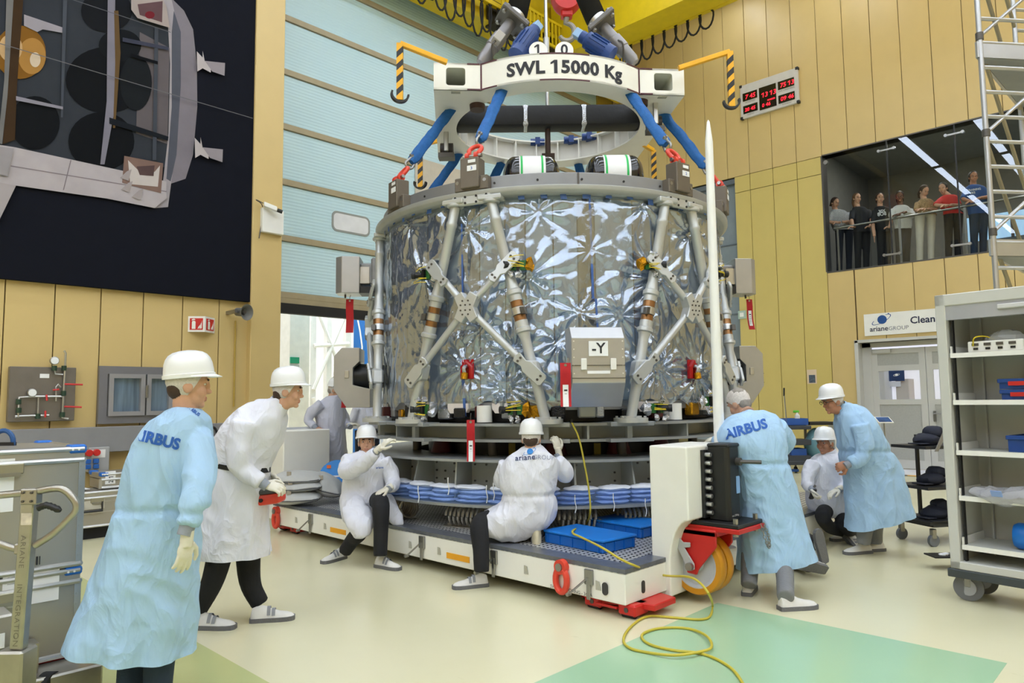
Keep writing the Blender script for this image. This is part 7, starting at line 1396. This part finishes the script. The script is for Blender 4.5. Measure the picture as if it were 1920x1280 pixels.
H1 = smoothpath([sp_(-60, 935), sp_(0, 928), sp_(60, 922), sp_(105, 915), sp_(125, 921), sp_(141, 940), sp_(143, 955), sp_(130, 972), sp_(100, 1000), sp_(66, 1022)], 5); obj('handle_loop', MB().tube(H1, .017, n=12), MET, t); obj('handle_brace', MB().tube(smoothpath([sp_(-60, 1010), sp_(-10, 1016), sp_(20, 1026), sp_(40, 1030)], 4), .017, n=12), MET, t); obj('handle_gusset', MB().box(sp_(38, 1028), (.04, .04, .05), CR), MET, t, bevel=.006)
gr = sp_(72, 952, -.03); obj('grip_lever', MB().tube(smoothpath([gr, gr+CR*.035+UP*.012, gr+CR*.07+UP*.002, gr+CR*.105-UP*.014], 4), [.017, .014]*6+[.009], n=10), BLK, t)
obj('warning_sticker', MB().box(sp_(57, 971)-CF*.027, (.05, .002, .055), CR), mat('faded_sticker', '#d9c7b7', .6, var=.3, vscale=25), t, smooth=0)
for wd_, of_ in (('ARIANE', .17), ('INTEGRATION', -.13)):
    m = MB(); T, F = text_mesh(wd_, .042, 0, 'CENTER', 1.1); ob_ = (top*.4+bot*.6)-CF*.0265-CR*.012+mast*of_; m.add([ob_-mast*p[0]+CR*p[1]*.8 for p in T], F); obj('mast_stamping', m, mat('engraved_grey', '#77736a', .5), t, smooth=0)
obj('mast_foot', MB().box(sp_(30, 1255), (.13, .12, .2), CR), MET, t, bevel=.01, smooth=0); obj('pump_body', MB().cyl(sp_(30, 1290, .05), sp_(32, 1235, .05), .035, n=16), DKST, t)
p = onz(35, 1320); obj('stacker_base', MB().box((p[0]+.1, p[1]+.1, .09), (.5, .5, .12)), MET, t, bevel=.01, smooth=0)
for s_ in (-1, 1): obj('steer_wheel', MB().cyl(V(p[0], p[1], .08)+CR*.12*s_, V(p[0], p[1], .08)+CR*.18*s_, .08, n=20), BLKR, t)
obj('mast_column', MB().box2((p[0]-.05, p[1]-.05, .1), (p[0]+.07, p[1]+.07, sp_(30, 1255)[2])), MET, t, smooth=0)
q = sp_(5, 1235, .2); o = thing('small_metal_case', 'small aluminium case standing low beside the stacker mast', 'case', (q[0], q[1], 0)); obj('case_body', MB().box2((q[0]-.12, q[1]-.1, .2), (q[0]+.02, q[1]+.1, .52)), BOXA, o, bevel=.01, smooth=0); obj('case_support', MB().box2((q[0]-.12, q[1]-.1, 0), (q[0]+.02, q[1]+.1, .2)), DKST, o, smooth=0); obj('case_label', MB().box((q[0]-.05, q[1]-.103, .4), (.07, .004, .07)), PAPER, o, smooth=0)
q = sp_(8, 790, .9); t = thing('blue_hose', 'short blue hose loop above the box stack', 'hose', (BXX-1.0, BYY+.55, ztp)); c_ = V(q[0], q[1], ztp+.0); obj('hose_tube', MB().tube([c_+CR*.06*cos(a)+UP*(.07*sin(a)+.02) for a in np.linspace(-.3, pi+.3, 14)], .014, n=8), mat('blue_rubber_hose', '#1d4f86', .5), t); obj('hose_foot', MB().box(c_-UP*.0+UP*.01, (.14, .03, .02), CR), BLK, t, smooth=0)
# low boxes along the wall
f0 = onz(155, 1014); 
yb = f0[1]; xa, xb = f0[0]-1.0, onz(236, 990)[0]
z1 = ony(190, 920, yb)[2]; z0 = ony(190, 992, yb)[2]
t = albox('low aluminium transport box with handles standing on a black base by the wall', (xb, yb), xb-xa, .5, .14, z1, None, ()); obj('black_base', MB().box2((xa+.05, yb+.08, 0), (xb-.05, yb+.45, .14)), BLKR, t, smooth=0); hx = ony(172, 952, yb)[0]; obj('drop_handle', MB().tube([(hx-.1, yb-.02, z1-.12), (hx-.1, yb-.04, z1-.22), (hx+.1, yb-.04, z1-.22), (hx+.1, yb-.02, z1-.12)], .014, n=8), BLK, t); obj('handle_recess', MB().box2((hx-.13, yb-.012, z1-.2), (hx+.13, yb-.002, z1-.1)), mat('pale_recess', '#c8c4b4', .5), t, smooth=0)
for z in (.3, .42): obj('rib', MB().box2((xa, yb-.006, z), (xb, yb, z+.012)), ALU, t, smooth=0)
z2 = ony(230, 885, yb+.1)[2]; x2 = ony(190, 900, yb+.1)[0]
t = albox('aluminium box with a label reading 2617 on top of the low box by the wall', (x2+.85, yb+.1), .85, .45, z1+.012, z2, None, [(.04, .05, .15, .2, [])]); m = MB(); T, F = text_mesh('2617', .07, .001); m.add([V(x2+.125, yb+.1-.0075, z1+.075)+UP*p[0]*.8+V(-1, 0, 0)*p[1] for p in T], F); obj('number_lettering', m, INK, t, smooth=0)
q = ony(175, 913, yb+.3); t = thing('paper_sheet', 'white document lying on the low aluminium box by the wall', 'paper', (q[0], yb+.3, z1)); obj('sheet', MB().box((x2-.35, yb+.25, z1+.016), (.5, .2, .004)), PAPER, t, smooth=0)
t = albox('aluminium box partly hidden behind the man in pale blue near the black hose', (xb+1.75, yb+.1), .9, .4, 0, .62)
# ------------------------------------------------------------------ cabinet at the right
CAB = mat('pale_grey_cabinet', '#c6c7c1', .45, var=.02); CABI = mat('cabinet_inside_grey', '#b9bab6', .5, var=.03); CABG = mat('roller_shutter_grey', '#a5a6aa', .45)
wb = onz(1805, 1122); cA = dep(1783, 1062, 4.3); 
fx = onz(1783, 1075, .2); FX, FY = fx[0], fx[1]              # bottom left corner of the front face
# face direction from the sloping bottom edge: top edge 1762,545 -> 1920,520
KT = dep(1766, 548, depth_of(fx))[2]
KD = nrm(V(*(onz(1920, 1098, .2)-fx)[:2], 0)); KN = np.cross(KD, UP)   # KN points out of the front
KN = KN if KN@CF < 0 else -KN
CW, CDp = 1.25, .5
t = thing('storage_cabinet', 'tall open grey cabinet on castors with a rolled-up shutter and filled shelves', 'cabinet', fx+KD*.5); KB = lambda a, b, z: V(FX, FY, 0)+KD*a-KN*b+UP*z
def kbox(a0, a1, b0, b1, z0, z1): return MB().box(KB((a0+a1)/2, (b0+b1)/2, (z0+z1)/2), (a1-a0, b1-b0, z1-z0), KD)
Z0 = .24
obj('side_panel', kbox(0, .07, 0, CDp, Z0, KT), CAB, t, bevel=.006, smooth=0); obj('side_panel', kbox(CW-.07, CW, 0, CDp, Z0, KT), CAB, t, bevel=.006, smooth=0); obj('back_panel', kbox(.05, CW-.05, CDp-.02, CDp, Z0, KT), CABI, t, smooth=0); obj('top_panel', kbox(0, CW, 0, CDp, KT-.09, KT), CAB, t, bevel=.006, smooth=0); obj('bottom_panel', kbox(0, CW, 0, CDp, Z0, Z0+.06), CAB, t, bevel=.006, smooth=0)
obj('rolled_shutter', kbox(.07, CW-.07, .01, .06, KT-.2, KT-.09), CABG, t, smooth=0); obj('shutter_handle', kbox(.42, .62, -.012, .01, KT-.15, KT-.115), mat('clear_handle', '#cfd0d2', .2), t, bevel=.006, smooth=0)
obj('base_frame', kbox(-.02, CW, -.01, CDp, Z0-.06, Z0), mat('dark_base_frame', '#3a4144', .5), t, bevel=.004, smooth=0)
def kz(px, py): return dep(px, py, depth_of(KB(.07+(px-1788)*.003, 0, .8)))[2]
shz = [kz(1840, 660), kz(1850, 751), kz(1850, 848), kz(1850, 935), kz(1850, 1028)]
for z in shz:
    o = obj('shelf', kbox(.08, CW-.08, .03, CDp-.03, z-.012, z+.004), CAB, t, smooth=0); obj('shelf_lip', kbox(.08, CW-.08, .02, .03, z-.03, z+.006), WHT, o, smooth=0); obj('shelf_cheek', kbox(.08, .09, .03, CDp-.05, z, z+.06), WHT, o, smooth=0)
for a in (.085, .15): obj('slotted_upright', kbox(a, a+.012, .05 if a < .1 else CDp-.06, .09 if a < .1 else CDp-.03, Z0+.06, KT-.1), BLK if a < .1 else CABI, t, smooth=0)
for (a, b_) in ((.08, .1), (CW-.1, .1), (.08, CDp-.1)):
    q = KB(a, b_, .1); w_ = obj('castor_wheel', MB().lathe([(0, -.02), (.05, -.018), (.085, -.022), (.1, -.018), (.1, .018), (.085, .022), (.05, .018), (0, .02)], q, KN+KD*.25, 32, cap=False), mat('grey_castor_tyre', '#6f7276', .6), t); obj('castor_fork', MB().box(q+UP*.055, (.05, .06, .11), KD), STEEL, w_, bevel=.008, smooth=0); obj('castor_disc', MB().cyl(q-KN*.025, q+KN*.025, .06, n=24), mat('castor_disc_grey', '#a5a8ac', .5), w_)
def shelf_thing(name, label, cat, a, b_, z): return thing(name, label, cat, KB(a, b_, z))
for k, (a, lb) in enumerate(((.35, 'white instrument box with yellow cables beside the shelf cheek on the top shelf'), (.78, 'white instrument box with a clear bag on top on the top shelf'))):
    z = shz[0]+.004; u = shelf_thing('instrument_box', lb, 'instrument', a, .2, z); obj('case', kbox(a-.16, a+.2, .06, .36, z, z+.085), WHT, u, bevel=.006, smooth=0)
    for q in range(4): obj('port', kbox(a-.13+.08*q, a-.085+.08*q, .052, .06, z+.05, z+.07), DKST, u, smooth=0); obj('port', kbox(a-.12+.08*q, a-.09+.08*q, .052, .06, z+.02, z+.036), BLK, u, smooth=0)
    obj('yellow_cable', MB().tube(smoothpath([KB(a-.12, .05, z+.05), KB(a-.1, .03, z+.11), KB(a-.05, .1, z+.12), KB(a, .15, z+.09)], 5), .005, n=6), WIREY, u)
    m = MB(); m.ell(KB(a+.06, .2, z+.1), (.14, .1, .06), KD, UP, 14, 8); m.v = [tuple(np.array(v)+.02*np.array([noise.noise((v[0]*14, v[1]*14, v[2]*14+s_)) for s_ in (0, 4, 8)])) for v in m.v]; obj('clear_bag', m, mat('clear_plastic_bag', '#c7ccd0', .12, alpha=.45), u, smooth=15)
def crate(label, a0, a1, z, h, red=False):
    u = shelf_thing('blue_bin', label, 'bin', (a0+a1)/2, .25, z); bm = mat('navy_blue_bin', '#123f86', .45); m = MB(); m.frame([(a0, .1), (a1, .1), (a1, .44), (a0, .44)], [(a0+.02, .12), (a1-.02, .12), (a1-.02, .42), (a0+.02, .42)], h, KB(0, 0, z), KD, -KN); obj('bin_wall', m, bm, u, smooth=0); obj('bin_floor', kbox(a0+.01, a1-.01, .11, .43, z, z+.01), bm, u, smooth=0); obj('bin_rim', kbox(a0-.01, a1+.01, .085, .1, z+h-.03, z+h), bm, u, bevel=.004, smooth=0)
    if red: obj('red_label', kbox(a0+.06, a1-.02, .083, .087, z+.025, z+.055), REDP, u, smooth=0)
crate('lower blue bin with a red label strip on the second shelf', .38, .9, shz[1]+.005, .075, True); crate('upper blue bin with a red label strip stacked on another bin', .37, .9, shz[1]+.085, .075, True); crate('plain blue bin alone on the middle shelf', .40, .95, shz[2]+.005, .12)
z = shz[3]+.004; u = shelf_thing('bubble_wrap_parcel', 'parcel in clear bubble wrap drooping over the shelf edge', 'parcel', .45, .1, z); m = MB(); m.ell(KB(.5, .1, z+.04), (.36, .17, .06), KD, UP, 40, 22)
m.v = [tuple(np.array(v)+np.array([0, 0, -.06*max(0, noise.noise((v[0]*4, v[1]*4, 1))+.2)])+.022*np.array([noise.noise((v[0]*16, v[1]*16, v[2]*16+s_)) for s_ in (0, 4, 8)])) for v in m.v]; obj('bubble_film', m, mat('bubble_wrap_film', '#cfd0d6', .15, alpha=.6, bump=.9, bscale=150), u, smooth=20); obj('blue_label', MB().box(KB(.36, -.075, z+.05), (.07, .004, .05), KD, nrm(UP+KN*.6)), mat('periwinkle_label', '#8aa6e0', .4), u, smooth=0); obj('wrapped_part', MB().box(KB(.55, .15, z+.045), (.4, .1, .05), KD), mat('pale_wrapped_part', '#b9b6b4', .5), u, bevel=.01)
z = shz[4]+.004; u = shelf_thing('roller_bar', 'thick grey bar with bright blue round end pads on the lowest shelf', 'roller', .6, .2, z); c_ = KB(.46, .17, z+.095); d_ = nrm(KD-KN*.05)
obj('blue_pad', MB().lathe([(.03, -.08), (.08, -.075), (.095, -.05), (.095, .05), (.08, .075), (.03, .08)], c_, d_, 32), BLUEP, u); obj('black_insert', MB().cyl(c_+d_*.06, c_+d_*.085, .05, n=20), BLKR, u); obj('grey_bar', MB().cyl(c_+d_*.05, c_+d_*.6, .032, n=18), mat('light_grey_bar', '#a9abab', .4), u); obj('blue_pad', MB().lathe([(.03, -.08), (.08, -.075), (.095, -.05), (.095, .05), (.08, .075), (.03, .08)], c_+d_*.62, d_, 32), BLUEP, u)
# ------------------------------------------------------------------ scaffold tower behind the cabinet
SCD = 7.6; AL2 = mat('scaffold_aluminium', '#b9bbbd', .35, .7, var=.05)
def sc(px, py, dd=0.): return dep(px, py, SCD+dd)
b0 = sc(1868, 530); t = thing('scaffold_tower', 'aluminium scaffold tower with diagonal braces and decks beside the gallery window', 'scaffold', (b0[0], b0[1], 0))
PXs, PYs = b0[0], b0[1]; d1 = KD; 
def post(x, y): obj('standard', MB().cyl((x, y, .05), (x, y, 9.5), .028, n=14), AL2, t)
sd_ = nrm(CR+CF*.12); dn = nrm(CF+CR*1.05); W3 = .75; LN = 1.9
P00 = V(PXs, PYs, 0); P10 = P00+sd_*W3; P01 = P00+dn*LN; P11 = P10+dn*LN
for p in (P00, P10, P01, P11): post(p[0], p[1]); obj('castor', MB().cyl(V(p[0], p[1], .08)-sd_*.03, V(p[0], p[1], .08)+sd_*.03, .08, n=16), BLKR, t)
for z in np.arange(2.35, 9.4, .28):
    for (a, b_) in ((P00, P10), (P01, P11)): obj('rung', MB().cyl(a+UP*z, b_+UP*z, .022, n=10), AL2, t)
for z in np.arange(2.2, 9, 1.1):
    obj('brace', MB().cyl(P00+UP*z, P10+UP*(z+.62), .02, n=10), AL2, t); obj('brace', MB().cyl(P00+UP*(z+1.0), P01+UP*(z-.3), .022, n=10), mat('olive_brace', '#9a927c', .5, .4), t); obj('brace', MB().cyl(P10+UP*z, P11+UP*(z+1.1), .022, n=10), AL2, t)
    obj('coupler', MB().cyl(P00+UP*(z-.04), P00+UP*(z+.04), .04, n=12), DKST, t)
dk = mat('deck_grey', '#8f9496', .5, .3)
for z in (sc(1900, 480)[2], sc(1880, 110)[2]+.1):
    obj('deck', MB().add([p_+UP*(z+h_) for h_ in (0, .05) for p_ in (P00, P10, P11, P01)], [(3, 2, 1, 0), (4, 5, 6, 7), (0, 1, 5, 4), (1, 2, 6, 5), (2, 3, 7, 6), (3, 0, 4, 7)]), dk, t, smooth=0); obj('toe_board', MB().box((P00+P10)/2+UP*(z+.1)-dn*.0, (W3+.1, .03, .18), sd_), AL2, t, smooth=0); obj('toe_board', MB().box((P00+P01)/2+UP*(z+.1)-sd_*.04, (LN, .03, .18), dn), AL2, t, smooth=0)
# ------------------------------------------------------------------ cap and shoe cart behind the cabinet
SD2 = depth_of(onz(1745, 1027)); 
def cz(px, py, dd=0.): return dep(px, py, SD2+dd)
q = cz(1790, 1000); t = thing('shelf_cart', 'black wire shelf cart with castors half hidden behind the grey cabinet', 'cart', (q[0], q[1], 0)); DB = mat('black_cart_steel', '#202226', .5)
a_, b_ = nrm(CR+CF*.25), nrm(CF-CR*.25); base = V(*onz(1742, 1025)[:2], 0)
def cbx(x0, x1, y0, y1, z0, z1): return MB().box(base+a_*(x0+x1)/2+b_*(y0+y1)/2+UP*(z0+z1)/2, (x1-x0, y1-y0, z1-z0), a_)
obj('cart_frame', cbx(.02, .9, -.05, .45, .2, .26), DB, t, smooth=0)
for x in (.3, .88):
    for y in (0, .4): obj('upright', cbx(x, x+.03, y, y+.03, .2, 1.12), DB, t, smooth=0)
for (x, y) in ((.06, 0), (.06, .42), (.8, 0)): q = base+a_*x+b_*y+UP*.06; o = obj('castor_wheel', MB().cyl(q-b_*.016, q+b_*.016, .062, n=24), mat('blue_grey_tyre', '#6a6f78', .6), t); obj('castor_fork', MB().box(q+UP*.07, (.05, .05, .1), a_), STEEL, o, bevel=.006, smooth=0)
lz = [cz(1755, 838)[2], cz(1755, 915)[2], cz(1755, 980)[2]]
for k, z in enumerate(lz): obj('cart_shelf', cbx(-.02+.05*k*0, .9, -.05, .42, z-.03, z), DB, t, smooth=0)
NAV = mat('navy_cap_cloth', '#1c2030', .8, var=.2, bump=.3, bscale=40)
for k, z in enumerate(lz):
    q = base+a_*(.2+.02*k)+b_*.15+UP*z; o = thing('cloth_cap', ['dark navy cap lying on the highest shelf of the black cart', 'black folded cap on the middle shelf of the black cart', 'dark cap beside a brown edge on the lowest shelf of the black cart'][k], 'cap', q)
    m = MB(); m.ell(q+UP*.055, (.15, .12, .075), a_, UP, 18, 10); m.ell(q+UP*.13+a_*.08, (.1, .1, .07), a_, UP, 16, 8); m.v = [tuple(np.array(v)+.018*np.array([noise.noise((v[0]*12, v[1]*12, v[2]*12+s_)) for s_ in (0, 4, 8)])) for v in m.v]; m.v = [(v[0], v[1], max(v[2], z)) for v in m.v]; obj('cap_crown', m, NAV, o); obj('cap_peak', MB().box(q-a_*.14+UP*.02-b_*.03, (.12, .18, .012), a_, nrm(UP-a_*.3)), NAV, o, bevel=.004)
obj('hanging_strap', MB().box(base+a_*.16-b_*.07+UP*(lz[0]+.06), (.045, .01, .26), a_, nrm(UP+a_*.6)), mat('grey_strap', '#7e7a72', .5), t, smooth=0)
q = onz(1768, 1041, .11); lt = obj('low_tray', MB().box(q+CR*.03, (.3, .18, .012), CR), BLK, t, smooth=0); pq = onz(1786, 1041, .11); obj('tray_post', MB().box(pq+UP*.5, (.025, .025, 1.0), CR), DB, t, smooth=0)
for k in range(3): obj('paper_scrap', MB().box(q+UP*.012+CR*(-.02+.03*k)+CF*.02*(k-1), (.05, .04, .01), nrm(CR+CF*.4*(k-1))), PAPER, lt, smooth=0)
# ------------------------------------------------------------------ cleaning cart by the right wall
CLD = 12.3
def cc(px, py, dd=0.): return dep(px, py, CLD+dd)
b = cc(1497, 880); fl = V(*onz(1495, 885)[:2], 0); CLD = depth_of(fl); t = thing('cleaning_cart', 'dark cleaning cart with blue buckets and a waste sack by the yellow wall', 'cart', fl)
def cbox(x0, x1, y0, y1, dz, nm, mt, par=None, bev=.01): p = cc((x0+x1)/2, (y0+y1)/2); return obj(nm, MB().box(p, ((x1-x0)*CLD/FPX, dz, (y1-y0)*CLD/FPX), CR), mt, par or t, bevel=bev, smooth=0)
DKB = mat('dark_blue_grey_cart', '#343a44', .5); BKB = mat('bucket_blue', '#1e53a4', .45)
for y0, y1 in ((797, 804), (823, 833), (852, 866)): cbox(1470, 1512, y0, y1, .5, 'tray', DKB)
cbox(1470, 1560, 862, 869, .55, 'cart_floor', DKB); 
for x in (1472, 1509): cbox(x, x+4, 795, 868, .06, 'upright', DKST)
for x in (1474, 1492, 1555): p = cc(x, 876); obj('castor', MB().cyl(V(p[0], p[1], .06)-CR*.02, V(p[0], p[1], .06)+CR*.02, .06, n=14), BLKR, t); obj('castor_stem', MB().cyl(V(p[0], p[1], .1), V(p[0], p[1], cc(x, 866)[2]), .02, n=8), DKST, t)
for k, (x0, x1, y0, y1, lb) in enumerate(((1470, 1509, 784, 796, 'blue bucket with a green bottle on the cart top'), (1478, 1506, 840, 852, 'blue bucket on the lower tray of the cleaning cart'))):
    p = cc((x0+x1)/2, y1); o = thing('blue_bucket', lb, 'bucket', p); w_ = (x1-x0)*CLD/FPX/2; h = (y1-y0)*CLD/FPX; obj('bucket_body', MB().frame([(-w_, -.18), (w_, -.18), (w_, .18), (-w_, .18)], [(-w_+.02, -.16), (w_-.02, -.16), (w_-.02, .16), (-w_+.02, .16)], h, p, CR, CF), BKB, o, smooth=0); obj('bucket_floor', MB().box(p+UP*.01, (w_*1.9, .34, .02), CR), BKB, o, smooth=0)
p = cc(1495, 784); t2 = thing('spray_bottle', 'green topped spray bottle standing in the blue bucket', 'bottle', p); obj('bottle_body', MB().lathe([(0, -.1), (.05, -.1), (.05, .06), (.02, .1), (.02, .12), (0, .12)], p, n=16, cap=False), WHT, t2); obj('spray_head', MB().box(p+UP*.14-CR*.02, (.12, .04, .05), CR), mat('lime_green_plastic', '#5fbf3a', .4), t2, bevel=.01)
p0, p1_ = cc(1478, 782), cc(1470, 727); t2 = thing('mop', 'mop with a slim metal handle leaning on the cleaning cart', 'mop', V(p0[0], p0[1], 0)); p0[2] = .05; obj('mop_handle', MB().cyl(p0, cc(1470, 735), .013, n=8), STEEL, t2); obj('mop_grip', MB().cyl(cc(1470, 742), p1_, .018, n=8), BLK, t2); obj('mop_head', MB().box(p0, (.3, .1, .05), CR), BKB, t2)
m = MB(); p = cc(1532, 832); m.ell(p-UP*.02, (.26, .2, .36), CR, UP, 18, 12); m.v = [tuple(np.array(v)+.03*np.array([noise.noise((v[0]*7, v[1]*7, v[2]*5+s_)) for s_ in (0, 4, 8)])) for v in m.v]; obj('waste_sack', m, mat('teal_sack', '#5f8b9a', .35, bump=.5, bscale=14), t); cbox(1511, 1557, 790, 796, .4, 'sack_ring', BLK)
cbox(1560, 1588, 795, 862, .3, 'white_panel', WHT)
# brochure stand
q = onz(1655, 882); DD_ = depth_of(q)-1.5; t = thing('sign_stand', 'slim stand with a small tilted blue picture panel near the double door', 'stand', dep(1657, 787, DD_)*V(1, 1, 0)); p = dep(1657, 787, DD_); obj('picture_panel', MB().box(p, (.28, .2, .012), CR, nrm(UP-CF*.6)), WHT, t, smooth=0); obj('picture', MB().box(p+nrm(UP-CF*.6)*.008, (.24, .16, .004), CR, nrm(UP-CF*.6)), mat('blue_space_picture', '#1d4f8a', .4, var=.5, vscale=9), t, smooth=0); obj('stand_pole', MB().cyl(V(p[0], p[1], 0), p-UP*.01, .014, n=10), STEEL, t); obj('stand_foot', MB().cyl(V(p[0], p[1], 0), V(p[0], p[1], .015), .14, n=24), STEEL, t)
# ------------------------------------------------------------------ yellow cable
CB = mat('yellow_cable', '#c2b23a', .5)
zz_ = PZ1+.115; pts = [oncyl(1072, 792, 2.16), oncyl(1085, 820, 2.2), oncyl(1096, 870, 2.24), oncyl(1105, 925, 2.28), oncyl(1106, 960, 2.3)+UP*-.02]
pts += [onz(1095, 985, PZ1+.02), onz(1076, 993, PZ1+.12), onz(1075, 1000, PZ1+.12), onz(1092, 1008, PZ1+.12), onz(1130, 1027, PZ1+.12), onz(1162, 1047, PZ1+.06), onz(1190, 1060, PZ1+.02), onx(1222, 1072, AX-.02), onx(1250, 1079, AX-.06), dep(1290, 1081, 5.0), dep(1312, 1092, 4.85), dep(1330, 1115, 4.75)]
fl_ = [(1336, 1135), (1331, 1155), (1310, 1161), (1260, 1157), (1215, 1155), (1185, 1172), (1169, 1197), (1180, 1214), (1215, 1223), (1265, 1228), (1310, 1222), (1334, 1213), (1325, 1192), (1290, 1178), (1240, 1177), (1208, 1186), (1205, 1198), (1225, 1210), (1265, 1219), (1310, 1224), (1345, 1236), (1375, 1256), (1395, 1285), (1405, 1310)]
pts += [onz(x, y, .011+(.014 if 8 < i < 13 else 0)) for i, (x, y) in enumerate(fl_)]
t = thing('yellow_cable', 'long yellow cable hanging from the stand and coiling over the green floor', 'cable', onz(1260, 1200)); obj('cable_run', MB().tube(smoothpath(pts, 5), .0085, n=8), CB, t); obj('cable_tip', MB().cyl(pts[0], pts[0]+UP*.03, .012, n=8), BLK, t)
